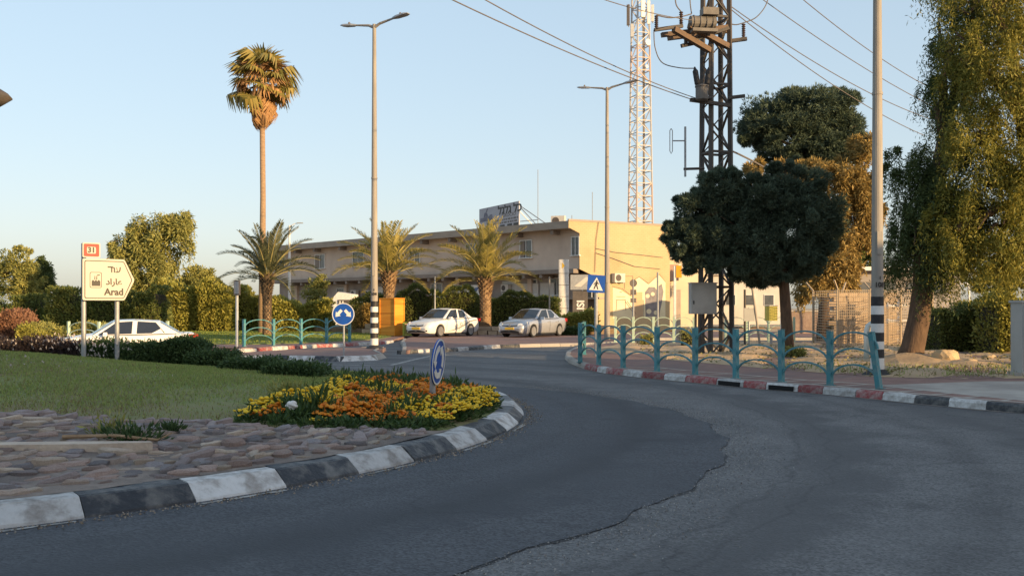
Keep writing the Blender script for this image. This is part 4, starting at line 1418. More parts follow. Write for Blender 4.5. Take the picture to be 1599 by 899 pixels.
# ------------------------------------------------------------------ wires
def wire(p, q, sag, r, label, n=24, group='overhead wires', far=1.0):
    p, q = Vector(p), Vector(q)
    pts = []
    for i in range(n + 1):
        t = i / n * far
        v = p.lerp(q, t)
        v.z -= 4 * sag * t * (1 - t)
        pts.append(v)
    o = MB().tube([tuple(v) for v in pts], r, 6).build('overhead_wire', M['signback'])
    return tag(o, label, 'wire', group)
wire(W(1082, 156, 30.3), W(702, -2, 20.5), 0.12, 0.014, 'lower wire falling from the sky to the transformer on the pylon', far=1.6)
wire(W(1088, 154, 30.5), W(754, -2, 20.5), 0.16, 0.013, 'upper wire falling from the sky to the transformer on the pylon', far=1.6)
wire(W(1105, 34, 31), W(938, -2, 24), 0.1, 0.012, 'short wire crossing the top of the telecom mast', far=1.5)
wire(W(1138, 8, 31), W(1452, 186, 44), 0.35, 0.016, 'wire from the pylon crossing the sky to the weeping tree, uppermost at the lamp post')
wire(W(1140, 14, 31), W(1444, 212, 44), 0.35, 0.016, 'wire from the pylon crossing the sky to the weeping tree, lowest at the lamp post')
wire(W(1175, -12, 33), W(1456, 166, 44), 0.2, 0.016, 'middle wire running down behind the striped lamp post')
wire(W(1240, -12, 33), W(1446, 134, 44), 0.2, 0.016, 'steep outer wire above the others near the weeping tree')
def jumper(pts, r, label):
    P_ = [W(*p) for p in pts]
    out = []
    for i in range(len(P_) - 1):
        a, b_, c, d = P_[max(i - 1, 0)], P_[i], P_[i + 1], P_[min(i + 2, len(P_) - 1)]
        for k in range(8):
            t = k / 8
            out.append(0.5 * ((2 * b_) + (c - a) * t + (2 * a - 5 * b_ + 4 * c - d) * t * t + (3 * b_ - a - 3 * c + d) * t ** 3))
    out.append(P_[-1])
    tag(MB().tube([tuple(v) for v in out], r, 6).build('jumper_cable', M['signback']), label, 'cable', 'jumper cables on the pylon')
jumper([(1021, 47, 29.6), (1023, 75, 29.7), (1034, 98, 29.9), (1060, 106, 30), (1084, 107, 30.1)], 0.016, 'thin cable looping from the bracket tip down to the transformer bushing')
jumper([(1025, 24, 29.6), (1045, 28, 29.7), (1065, 26, 29.8), (1080, 22, 29.9)], 0.02, 'cable between the two insulators and the switch drum')
jumper([(1063, 18, 29.8), (1056, 8, 29.8), (1054, -8, 29.8)], 0.02, 'cable leaving the top of the inner insulator upward')
jumper([(1080, 22, 30.0), (1078, 8, 30.0), (1077, -8, 30.0)], 0.018, 'straight cable dropping onto the switch drum')
jumper([(1137, 36, 30.8), (1148, 39, 30.8), (1161, 36, 30.8), (1180, 28, 30.8), (1194, 12, 30.8), (1201, -6, 30.8)], 0.018, 'cable curving up from the stub insulator toward the trees')
jumper([(1140, 235, 31), (1152, 240, 31.5), (1180, 254, 33), (1205, 268, 34.5)], 0.03, 'thick service cable dropping from the pylon into the pine')

# ------------------------------------------------------------------ two-storey shop building
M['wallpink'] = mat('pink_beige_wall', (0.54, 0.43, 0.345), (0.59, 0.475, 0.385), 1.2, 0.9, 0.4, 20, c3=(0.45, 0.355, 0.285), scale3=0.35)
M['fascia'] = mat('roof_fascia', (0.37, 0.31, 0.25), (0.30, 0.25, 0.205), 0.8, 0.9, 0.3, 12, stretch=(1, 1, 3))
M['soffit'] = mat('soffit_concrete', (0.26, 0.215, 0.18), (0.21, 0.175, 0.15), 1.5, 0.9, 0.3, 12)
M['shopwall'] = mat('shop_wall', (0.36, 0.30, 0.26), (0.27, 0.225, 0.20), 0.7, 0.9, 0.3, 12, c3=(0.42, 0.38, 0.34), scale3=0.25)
def brickwall():
    m = mat('cream_brick', (0.47, 0.36, 0.21), (0.51, 0.40, 0.24), 0.8, 0.9, 0.0, c3=(0.40, 0.30, 0.17), scale3=0.4)
    nt = m.node_tree
    n, l = nt.nodes, nt.links
    bs = n['Principled BSDF']
    src = bs.inputs['Base Color'].links[0].from_socket
    tc = n.new('ShaderNodeTexCoord')
    mp = n.new('ShaderNodeMapping')
    mp.inputs['Rotation'].default_value = (pi / 2, 0, 0)
    l.new(tc.outputs['Object'], mp.inputs['Vector'])
    sx = n.new('ShaderNodeSeparateXYZ')
    cx = n.new('ShaderNodeCombineXYZ')
    l.new(tc.outputs['Object'], sx.inputs[0])
    l.new(sx.outputs['Y'], cx.inputs['X'])
    l.new(sx.outputs['Z'], cx.inputs['Y'])
    b = n.new('ShaderNodeTexBrick')
    b.inputs['Scale'].default_value = 1.0
    b.inputs['Brick Width'].default_value = 0.36
    b.inputs['Row Height'].default_value = 0.14
    b.inputs['Mortar Size'].default_value = 0.02
    b.inputs['Color1'].default_value = (1.0, 1.0, 1.0, 1)
    b.inputs['Color2'].default_value = (0.95, 0.94, 0.93, 1)
    b.inputs['Mortar'].default_value = (0.88, 0.86, 0.84, 1)
    l.new(cx.outputs[0], b.inputs['Vector'])
    mu = n.new('ShaderNodeMix')
    mu.data_type = 'RGBA'
    mu.blend_type = 'MULTIPLY'
    mu.inputs[0].default_value = 1.0
    l.new(src, mu.inputs[6])
    l.new(b.outputs['Color'], mu.inputs[7])
    l.new(mu.outputs[2], bs.inputs['Base Color'])
    return m
M['brick'] = brickwall()

C0 = Vector((PX(904, 72), 72.0, 0))
ang = atan2(0.707, -0.707)
bl = thing('shop_building', 'long two-storey beige shop building with flat overhanging roof and golden end wall', 'building', C0, ang)
Mb = Matrix.Translation(C0) @ Matrix.Rotation(ang, 4, 'Z')
Mi = Mb.inverted()
def fx(px):
    """distance along the facade plane of a photo column"""
    k = (px - 799.5) / F
    # C0 + t*a : (x0 + t ax) = k (y0 + t ay)
    ax, ay = cos(ang), sin(ang)
    return (k * C0.y - C0.x) / (ax - k * ay)
LB = 44.0
zr, zf, zw, zu = 8.1, 7.55, 7.1, 4.55       # roof top, fascia underside, wall head, upper wall foot
e = Vector((-0.258, -0.966))
EL = 8.6
p1 = e * EL
p2 = p1 + Vector((LB - p1.x, 0))
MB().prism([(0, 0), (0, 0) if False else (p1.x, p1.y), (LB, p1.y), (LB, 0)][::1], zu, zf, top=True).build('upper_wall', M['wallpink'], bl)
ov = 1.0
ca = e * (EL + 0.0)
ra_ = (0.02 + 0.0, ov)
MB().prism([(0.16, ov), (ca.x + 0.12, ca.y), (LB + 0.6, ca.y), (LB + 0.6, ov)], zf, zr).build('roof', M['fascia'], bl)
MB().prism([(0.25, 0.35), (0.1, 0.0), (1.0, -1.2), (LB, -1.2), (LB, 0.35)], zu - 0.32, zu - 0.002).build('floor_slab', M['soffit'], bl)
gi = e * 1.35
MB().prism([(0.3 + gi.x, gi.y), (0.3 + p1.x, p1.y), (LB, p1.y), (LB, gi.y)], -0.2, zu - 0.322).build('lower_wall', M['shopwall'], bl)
# end wall: one golden face with the stepped outline of the section, 4 cm proud
def endface(poly, off, th, m, name):
    nrm = Vector((e.y, -e.x))
    vs = []
    for d in (off, off + th):
        for t, z in poly:
            v = e * t + nrm * d
            vs.append((v.x, v.y, z))
    n = len(poly)
    fs = [(i, (i + 1) % n, n + (i + 1) % n, n + i) for i in range(n)] + [tuple(range(n - 1, -1, -1)), tuple(range(n, 2 * n))]
    return MB().add(vs, fs).build(name, m, bl)
endface([(1.35, -0.2), (EL, -0.2), (EL, zr + 0.06), (-1.0, zr + 0.06), (-1.0, zr - 0.5), (-0.02, zf - 0.35), (-0.02, zu - 0.02), (1.35, zu - 0.55)], 0.02, 0.10, M['brick'], 'end_wall')
endface([(EL - 0.02, zr - 0.02), (-1.02, zr - 0.02), (-1.02, zr + 0.13), (EL + 0.05, zr + 0.13)][::-1], 0.0, 0.16, M['fascia'], 'coping')
# eaves beams and soffit beams
k = 0
for px in (872, 842, 815, 790, 765, 738, 712, 690, 668, 646, 624, 602, 582, 560, 540, 522, 500, 485, 470, 455, 442):
    t = fx(px)
    if k % 2 == 0:
        MB().box((t, ov / 2 - 0.12, zf - 0.18), (0.3, ov - 0.2, 0.34)).build('eaves_beam', M['soffit'], bl)
    MB().box((t - 0.4, -0.45, zu - 0.47), (0.28, 1.45, 0.29)).build('soffit_beam', M['soffit'], bl)
    k += 1
def window(t, z0, z1, w_, y=0.0, bars=1, shutter=0.0, blind=False):
    f_ = MB()
    d = 0.07
    f_.box((t - w_ / 2, y + 0.03, (z0 + z1) / 2), (d, 0.12, z1 - z0))
    f_.box((t + w_ / 2, y + 0.03, (z0 + z1) / 2), (d, 0.12, z1 - z0))
    f_.box((t, y + 0.03, z1), (w_ + d, 0.14, d))
    f_.box((t, y + 0.05, z0), (w_ + 0.2, 0.2, d))
    for b_ in range(bars):
        f_.box((t - w_ / 2 + w_ * (b_ + 1) / (bars + 1), y + 0.032, (z0 + z1) / 2), (0.05, 0.09, z1 - z0 - d))
    w0 = f_.build('window', M['whitepaint'], bl)
    MB().box((t, y + 0.012, (z0 + z1) / 2), (w_ - 0.01, 0.03, z1 - z0)).build('pane', M['winglass'], w0)
    if shutter:
        MB().box((t + w_ / 2 - w_ * shutter / 2, y + 0.05, (z0 + z1) / 2), (w_ * shutter - 0.06, 0.03, z1 - z0 - 0.1)).build('shutter', M['soffit'], w0)
    if blind:
        MB().box((t, y + 0.045, z1 - (z1 - z0) * 0.2), (w_ - 0.12, 0.03, (z1 - z0) * 0.38)).build('blind', M['whitepaint'], w0)
    return w0
for px, w_, sh in ((899, 0.75, 0), (822, 1.3, .4), (735, 1.2, 0), (648, 1.5, 0), (560, 1.8, 0), (500, 1.7, 0.5), (438, 1.9, 0)):
    window(fx(px), 5.55, 6.95, w_, 0, 1, sh)
yg = gi.y
# ground-floor shop fronts
for px, z0, z1, w_, bars in ((900, 2.4, 3.9, 0.9, 0), (853, 2.6, 3.95, 1.7, 1), (815, 2.7, 3.9, 0.9, 0), (778, 2.7, 3.8, 1.5, 1), (694, 2.6, 3.7, 1.1, 0), (665, 2.6, 3.8, 1.5, 1), (576, 2.3, 3.6, 1.4, 1),
                             (545, 0.6, 2.2, 1.4, 1), (515, 2.4, 3.6, 1.3, 0), (470, 2.3, 3.5, 1.5, 1)):
    window(fx(px), z0, z1, w_, yg, bars, 0, px % 2 == 0)
def slab(name, px, z0, z1, w_, d, y, m):
    t = fx(px)
    return MB().box((t, y, (z0 + z1) / 2), (w_, d, z1 - z0)).build(name, m, bl)
M['cream'] = mat('cream_board', (0.55, 0.52, 0.47), (0.49, 0.46, 0.42), 2, 0.8)
M['darkshop'] = mat('dark_shutter', (0.075, 0.065, 0.06), (0.11, 0.095, 0.085), 3, 0.7)
for px, w_, a, c in ((838, 1.5, 'cream', 0.1), (795, 4.2, 'cream', 0.12), (480, 2.3, 'cream', 0.1), (430, 2.0, 'brick', 0.1)):
    slab('shop_panel', px, 2.5 if a == 'cream' else -0.2, 3.6 if a == 'cream' else 2.6, w_, c, yg + 0.06, M[a])
for px, w_ in ((875, 2.3), (905, 1.2), (640, 2.5), (540, 2.2), (500, 3.0)):
    slab('shop_shutter', px, -0.1, 2.3, w_, 0.08, yg + 0.05, M['darkshop'])
for px in (448, 525, 590, 700, 812, 868):
    slab('pilaster', px, -0.2, zu - 0.33, 0.45, 0.3, yg + 0.1, M['wallpink'])
slab('canopy', 850, 2.28, 2.42, 10.5, 1.0, yg + 0.5, M['fascia'])
slab('canopy', 735, 2.28, 2.42, 11.0, 0.9, yg + 0.45, M['fascia'])
# sloping white wing by the hedge at the far end
pc = Mi @ Vector((PX(552, 84), 84, 0))
wg = thing('white_shed', 'small white lean-to with sloping side and dark shop front by the clipped hedge', 'shed', (PX(534, 80), 80, 0), R(-8))
MB().plate([(-1.5, 0), (0.9, 0), (0.9, 2.75), (-0.35, 2.95), (-1.3, 1.9)], 0, 1.6).build('wall', M['whitepaint'], wg)
MB().box((0.25, -0.03, 1.25), (1.2, 0.06, 2.1)).build('shop_front', M['darkshop'], wg)
for x in (-0.15, 0.1):
    MB().box((x, -0.07, 1.3), (0.10, 0.03, 1.8)).build('mullion', M['whitepaint'], wg)

# mural painted on the foot of the end wall
nrm = Vector((e.y, -e.x))
def on_end(px, py):
    """point of the end wall seen at a photo pixel -> (t, z)"""
    k = (px - 799.5) / F
    d = Mb.to_3x3() @ Vector((e.x, e.y, 0))
    o = Mb @ Vector((nrm.x * 0.12, nrm.y * 0.12, 0))
    t = (k * o.y - o.x) / (d.x - k * d.y)
    return (t, PZ(py, o.y + t * d.y))
def paint(name, pxs, m, off, label=None):
    o = endface([on_end(*p) for p in pxs], off, 0.004, m, name)
    if label:
        o['label'] = label
    return o
mc = mat('mural_cream', (0.66, 0.60, 0.42), (0.60, 0.54, 0.36), 1.5, 0.85)
mo = mat('mural_ochre', (0.46, 0.33, 0.20), (0.40, 0.29, 0.19), 1.5, 0.85)
mg = mat('mural_grey', (0.16, 0.15, 0.16), (0.24, 0.22, 0.23), 2.5, 0.85)
ml = mat('mural_lines', (0.20, 0.155, 0.12), rough=0.85)
paint('mural', [(957, 497), (957, 449), (968, 452), (996, 470), (996, 497)], mc, 0.121, 'cream painted house shape on the golden end wall')
paint('mural', [(990, 456), (990, 438), (998, 433), (1012, 444), (1012, 456)], mc, 0.122)
paint('mural', [(1003, 497), (1003, 452), (1013, 443), (1029, 429), (1039, 440), (1039, 497)], mc, 0.123, 'painted gable on the golden end wall')
paint('mural', [(990, 497), (990, 470), (1004, 468), (1004, 497)], mo, 0.126)
paint('mural', [(1008, 494), (1007, 456), (1013, 448), (1022, 448), (1028, 456), (1030, 494)], mg, 0.129, 'dark painted picture under the gable on the golden end wall')
paint('mural', [(1026, 470), (1028, 447), (1033, 443), (1036, 455), (1033, 474), (1029, 492)], mg, 0.132)
for a, c in (((956, 447), (972, 451)), ((972, 451), (985, 461)), ((990, 437), (998, 432)), ((998, 432), (1013, 443)), ((1013, 443), (1029, 428)), ((1029, 428), (1039, 440)),
             ((962, 463), (977, 463)), ((962, 468), (977, 468)), ((963, 468), (962, 484)), ((976, 468), (977, 484)), ((967, 456), (971, 456)), ((976, 470), (990, 490)), ((979, 470), (993, 490)),
             ((1005, 468), (1005, 497)), ((975, 431), (988, 431)), ((975, 431), (975, 451)), ((988, 431), (988, 451))):
    a, c = Vector(on_end(*a)), Vector(on_end(*c))
    d = (c - a).normalized() * 0.022
    s_ = Vector((-d.y, d.x))
    endface([tuple(v) for v in (a - s_, c - s_, c + s_, a + s_)], 0.136, 0.004, ml, 'mural_line')
for cx_, cy_, r_ in ((1011, 462, 3.2), (1019, 459, 3.0), (1013, 486, 4), (1024, 488, 3.6)):
    endface([on_end(cx_ + r_ * cos(2 * pi * j / 10), cy_ + r_ * sin(2 * pi * j / 10)) for j in range(10)], 0.140, 0.004, mc, 'mural')
# scar on the golden wall and loose cables
for pts, lb in (([(934, 347), (930, 375), (929, 400), (928, 425)], 'black cable hanging down the golden end wall beside the lamp post'), ([(930, 388), (960, 394), (1000, 398), (1034, 402)], 'thin cable slung across the middle of the golden end wall'),
                ([(930, 395), (955, 403), (990, 416), (1030, 420)], 'thin drooping cable below the other on the golden end wall')):
    P_ = []
    for p in pts:
        t, z = on_end(*p)
        v = Mb @ Vector((e.x * t + nrm.x * 0.2, e.y * t + nrm.y * 0.2, z))
        P_.append(tuple(v))
    tag(MB().tube(P_, 0.022, 5).build('wall_cable', M['signback']), lb, 'cable')

# things fixed to the building
def aircon(p, rz, label, s_=1.0):
    t = thing('air_conditioner', label, 'air conditioner', p, rz, 'air conditioners on the building')
    MB().box((0, 0, 0.3 * s_), (0.85 * s_, 0.35 * s_, 0.6 * s_)).build('case', M['cream'], t)
    MB().lathe([(0.22 * s_, -0.01), (0.22 * s_, 0.01)], 18, (-0.12 * s_, -0.185 * s_, 0.3 * s_), rot=Matrix.Rotation(pi / 2, 3, 'X')).build('fan_grille', M['darkshop'], t)
    for x in (-0.3, 0.3):
        MB().box((x * s_, 0.02, -0.03), (0.05, 0.4 * s_, 0.06)).build('bracket', M['galv'], t)
    return t
fac_rz = ang + pi
def facade_pt(px, z, out):
    return Mb @ Vector((fx(px), out, z))
for px, z, out, lb in ((777, 2.95, yg + 0.35, 'air conditioner right of the third palm trunk under the upper storey'), (563, 2.7, yg + 0.35, 'air conditioner by the small tree under the upper storey'),
                       (541, 2.75, yg + 0.35, 'air conditioner by the tall striped lamp post under the upper storey'), (640, 2.7, yg + 0.35, 'air conditioner between the two lit palms under the upper storey')):
    aircon(facade_pt(px, z, out), fac_rz, lb)
t, z = on_end(963, 441)
aircon(Mb @ Vector((e.x * t + nrm.x * 0.35, e.y * t + nrm.y * 0.35, z)), atan2(4, 6.9), 'air conditioner on the golden end wall above the mural', 1.15)
# roof units
for px, Y_, s_, lb in ((872, 76, 1.3, 'air conditioner standing on the roof edge near the corner'), (964, 80, 0.7, 'small dark roof unit behind the golden end wall parapet'), (940, 81, 0.8, 'low roof unit by the lamp post behind the parapet')):
    aircon((PX(px, Y_), Y_, zr), R(-20), lb, s_)
for px, Y_, yt, lb in ((840, 84, 265, 'whip antenna on the roof beside the billboard'), (925, 82, 300, 'whip antenna on the roof above the golden end wall'), (893, 73.5, 336, 'short spike at the roof corner')):
    tag(MB().tube([(0, 0, 0), (0, 0, PZ(yt, Y_) - zr)], 0.028, 6).build('roof_antenna', M['galv'], None, loc=(PX(px, Y_), Y_, zr)), lb, 'antenna')

# banner over the shop
t = fx(726)
bn = thing('shop_banner', 'white and blue banner sign over the shops beside the third palm', 'sign', Mb @ Vector((t, yg + 0.75, 2.45)), fac_rz)
MB().box((0, 0, 0.55), (3.0, 0.06, 1.1)).build('board', M['whitepaint'], bn)
MB().plate([(-0.4, 0.25), (0.3, 0.35), (0.9, 0.6), (1.3, 0.95), (0.7, 0.85), (0.1, 0.55), (-0.5, 0.45)], -0.045, -0.031).build('blue_swoosh', mat('banner_blue', (0.10, 0.16, 0.33), rough=0.6), bn)
for x, z, w_ in ((-0.1, 0.85, 0.8), (0.8, 0.2, 0.9), (-0.95, 0.6, 0.5)):
    MB().box((x, -0.036, z), (w_, 0.012, 0.13)).build('printed_line', ml, bn)
vb = thing('shop_sign', 'dark upright shop sign with white letters at the building corner', 'sign', (PX(906, 70), 70, 0.4))
MB().box((0, 0, 1.2), (1.1, 0.08, 2.5)).build('board', M['darkshop'], vb)
o = text_mesh('lettering', 'LISI', 0.75, M['whitepaint'], vb, (0.05, -0.05, 1.25), bold=0.02)
o.rotation_euler = (pi / 2, R(-90), 0)
vb = thing('shop_sign', 'pale patterned signboard under the overhang at the building corner', 'sign', (PX(911, 70.5), 70.5, 3.0))
MB().box((0, 0, 0.5), (1.9, 0.08, 1.1)).build('board', M['galv'], vb)
MB().plate([(-0.7, 0.2), (-0.2, 0.15), (0.5, 0.8), (0.2, 0.9), (-0.3, 0.5)], -0.055, -0.041).build('emblem', M['cream'], vb)

# roof billboard
A = W(749, 345, 90)
Bp = W(811, 340, 83)
A.z, Bp.z = zr, zr
d = Bp - A
bb = thing('billboard', 'grey rooftop billboard with a drawn truck and dark lettering', 'billboard', A, atan2(d.y, d.x))
Lb = d.length
z0, z1 = 0.35, 2.75
bgm = mat('billboard_grey', (0.42, 0.41, 0.43), (0.37, 0.36, 0.385), 1.0, 0.7)
MB().box((Lb / 2, 0, (z0 + z1) / 2), (Lb, 0.08, z1 - z0)).build('board', bgm, bb)
text_mesh('lettering', '\u05dc\u05d2\u05dc\u05d2 \u05dc\u05db', 1.0, M['signblack'], bb, (Lb * 0.78, -0.045, 2.2), bold=0.03, sx=1.5)
text_mesh('lettering', 'GROCIO', 0.42, M['signback'], bb, (Lb * 0.76, -0.045, 1.72), bold=0.004, sx=1.6)
for z, xa, xb in ((1.38, 0.40, 0.97), (1.12, 0.28, 0.95)):
    x = xa
    while x < xb:
        w_ = random.uniform(0.03, 0.08)
        MB().box((Lb * (x + w_ / 2), -0.046, z), (Lb * w_ * 0.85, 0.012, 0.14)).build('printed_line', M['signback'], bb)
        x += w_ + 0.012
for x in (0.24, 0.42, 0.60, 0.78, 0.93):
    MB().box((Lb * x, -0.047, 0.68), (Lb * 0.115, 0.014, 0.5)).build('printed_panel', M['signblack'] if x != 0.42 else M['signback'], bb)
tr = MB()
tk = Lb * 0.03
for poly in ([(0.03, 1.5), (0.36, 1.5), (0.36, 1.85), (0.28, 1.9), (0.03, 1.85)], [(0.12, 1.9), (0.25, 1.9), (0.2, 2.3), (0.14, 2.3)], [(0.19, 2.2), (0.235, 2.65), (0.215, 2.68), (0.165, 2.25)], [(0.27, 1.9), (0.35, 1.9), (0.34, 2.05), (0.29, 2.05)]):
    tr.plate([(x * Lb, z) for x, z in poly], -0.052 - 0.002 * len(tr.f) / 7, -0.041)
tr.build('drawn_truck', mat('print_blue_grey', (0.12, 0.12, 0.16), (0.22, 0.21, 0.24), 3, 0.7), bb)
for x in (0.1, 0.5, 0.9):
    bar('leg', bb, (Lb * x, 0.08, 0), (Lb * x, 0.08, z1), 0.09, 0.09, M['galv'])
    bar('stay', bb, (Lb * x, 0.12, z1 - 0.5), (Lb * x + 0.1, 2.6, 0.0), 0.07, 0.07, M['galv'])
bar('stay', bb, (Lb * 0.99, 0.12, z1 - 0.5), (Lb * 1.25, 1.2, 0.0), 0.06, 0.06, M['galv'])
bar('stay', bb, (Lb * 0.99, 0.12, z1 - 0.4), (Lb * 1.55, 1.0, 0.0), 0.06, 0.06, M['galv'])
bar('stay', bb, (Lb * 0.99, 0.12, 1.0), (Lb * 1.2, 1.0, 1.05), 0.06, 0.06, M['galv'])

# neighbouring buildings to the right of the golden wall
Y = 82
an_ = thing('annex_building', 'pale rendered annex beside the golden end wall with brown balcony box', 'building', (PX(1035, Y), Y, 0), R(12))
w2 = (1096 - 1035) * Y / F
MB().box((w2 / 2 + 0.35, 3, 2.9), (w2 + 0.4, 6, 5.8)).build('wall', mat('annex_render', (0.60, 0.50, 0.36), (0.54, 0.45, 0.33), 0.8, 0.9), an_)
MB().box((0.55, -0.5, 4.6), (0.9, 1.2, 1.35)).build('balcony', mat('balcony_brown', (0.40, 0.26, 0.19), (0.34, 0.22, 0.165), 1.5, 0.85), an_)
MB().box((0.55, 2.0, 6.8), (1.0, 5, 2.0)).build('stair_tower', M['wallpink'], an_)
wq = MB().box((0.55, -0.53, 6.3), (0.6, 0.06, 0.9)).build('window', M['whitepaint'], an_)
MB().box((0.55, -0.57, 6.3), (0.5, 0.03, 0.78)).build('pane', M['winglass'], wq)
MB().box((2.0, -0.04, 4.9), (1.2, 0.08, 0.8)).build('sign_panel', M['galv'], an_)
Y = 95
rb = thing('white_building', 'distant pale building seen between the pylon and the clipped pine', 'building', (PX(1095, Y), Y, 0))
w3 = (1225 - 1095) * Y / F
MB().box((w3 / 2, 4, 2.4), (w3, 8, 4.8)).build('wall', mat('far_render', (0.55, 0.52, 0.47), (0.48, 0.45, 0.41), 0.5, 0.9), rb)
MB().box((w3 / 2, 3.9, 4.88), (w3 + 0.3, 8.4, 0.16)).build('roof', M['fascia'], rb)
for i in range(4):
    wq = MB().box((1.0 + i * 1.9, -0.03, 2.4), (1.0, 0.06, 1.1)).build('window', M['whitepaint'], rb)
    MB().box((1.0 + i * 1.9, -0.07, 2.4), (0.88, 0.03, 0.98)).build('pane', M['winglass'], wq)
Y = 62
rb = thing('grey_building', 'low grey building behind the mesh enclosure under the weeping tree', 'building', (PX(1325, Y), Y, 0))
w3 = (1500 - 1325) * Y / F
MB().box((w3 / 2, 3, 2.0), (w3, 6, 4.0)).build('wall', mat('grey_render', (0.33, 0.30, 0.28), (0.28, 0.255, 0.24), 0.6, 0.9), rb)
MB().box((w3 * 0.28, 2.4, 4.12), (w3 * 0.6, 6.6, 0.24)).build('roof', M['whitepaint'], rb)
for i in range(4):
    wq = MB().box((1.0 + i * 1.6, -0.03, 2.9), (0.9, 0.06, 0.8)).build('window', M['signback'], rb)
    MB().box((1.0 + i * 1.6, -0.07, 2.9), (0.78, 0.03, 0.68)).build('pane', M['winglass'], wq)
# long low stone wall beyond the side street
Y = 56
lw = thing('low_stone_wall', 'low brown stone wall beyond the side street near the mesh enclosure', 'wall', (PX(1228, Y), Y, 0), R(3))
MB().box((2.2, 0, 0.55), (4.9, 0.4, 1.7)).build('wall', mat('rubble', (0.20, 0.145, 0.12), (0.28, 0.21, 0.17), 3, 0.95, 1.0, 8), lw)
MB().box((2.2, 0, 1.43), (5.0, 0.5, 0.08)).build('coping', M['concrete'], lw)
# low retaining walls of blocks behind the parked cars
rubm = [mat('block_stone', (0.40, 0.30, 0.20), (0.48, 0.37, 0.26), 3, 0.95, 0.8, 12, objrand=0.2)]
def block_wall(pts, h_, label):
    root = thing('block_wall', label, 'wall', (pts[0][0], pts[0][1], 0.1))
    o_ = Vector((pts[0][0], pts[0][1], 0))
    me = MB().box((0, 0, 0), (0.96, 1, 0.94)).mesh('block', rubm[0])
    for i in range(len(pts) - 1):
        a, c = Vector((*pts[i], 0)), Vector((*pts[i + 1], 0))
        d_ = c - a
        n_ = max(1, int(d_.length / 0.55))
        for k_ in range(n_):
            for row in range(2):
                t_ = (k_ + 0.5 + (0.25 if row else -0.1)) / n_
                p_ = a + d_ * min(0.985, max(0.015, t_)) - o_
                b_ = link('block', me, root, (p_.x, p_.y, h_ * (row + 0.5) / 2 + random.uniform(-0.01, 0.01)), atan2(d_.y, d_.x) + random.uniform(-0.04, 0.04))
                b_.scale = (d_.length / n_ * random.uniform(0.9, 1.03), 0.34 * random.uniform(0.85, 1.1), h_ / 2 * random.uniform(0.93, 1.0))
    return root
block_wall([(-8.6, 55.5), (-4.4, 54.6), (-2.4, 54.2)], 0.62, 'low stone block wall behind the orange box and white sedan')
block_wall([(-2.4, 53.3), (0.4, 53.0), (3.4, 53.4)], 0.5, 'low stone block wall at the foot of the third palm')
sheet('planting_bed', [(-8.6, 55.6), (-2.4, 54.3), (3.4, 53.5), (6.5, 55.5), (6.5, 66), (-20, 66)], 0.0, 0.42, M['soil'])

# ------------------------------------------------------------------ cars
def cyl_y(mb, r, y0, y1, n=20, c=(0, 0)):
    rot = Matrix.Rotation(-pi / 2, 3, 'X')
    return mb.lathe([(r, y0), (r, y1)], n, (c[0], 0, c[1]), rot=rot)

def loft(secs):
    """closed skin over sections of equal point counts, capped at both ends"""
    n = len(secs[0])
    vs = [p for s_ in secs for p in s_]
    fs = [(i * n + k, i * n + (k + 1) % n, (i + 1) * n + (k + 1) % n, (i + 1) * n + k) for i in range(len(secs) - 1) for k in range(n)]
    fs += [tuple(range(n - 1, -1, -1)), tuple((len(secs) - 1) * n + k for k in range(n))]
    return vs, fs

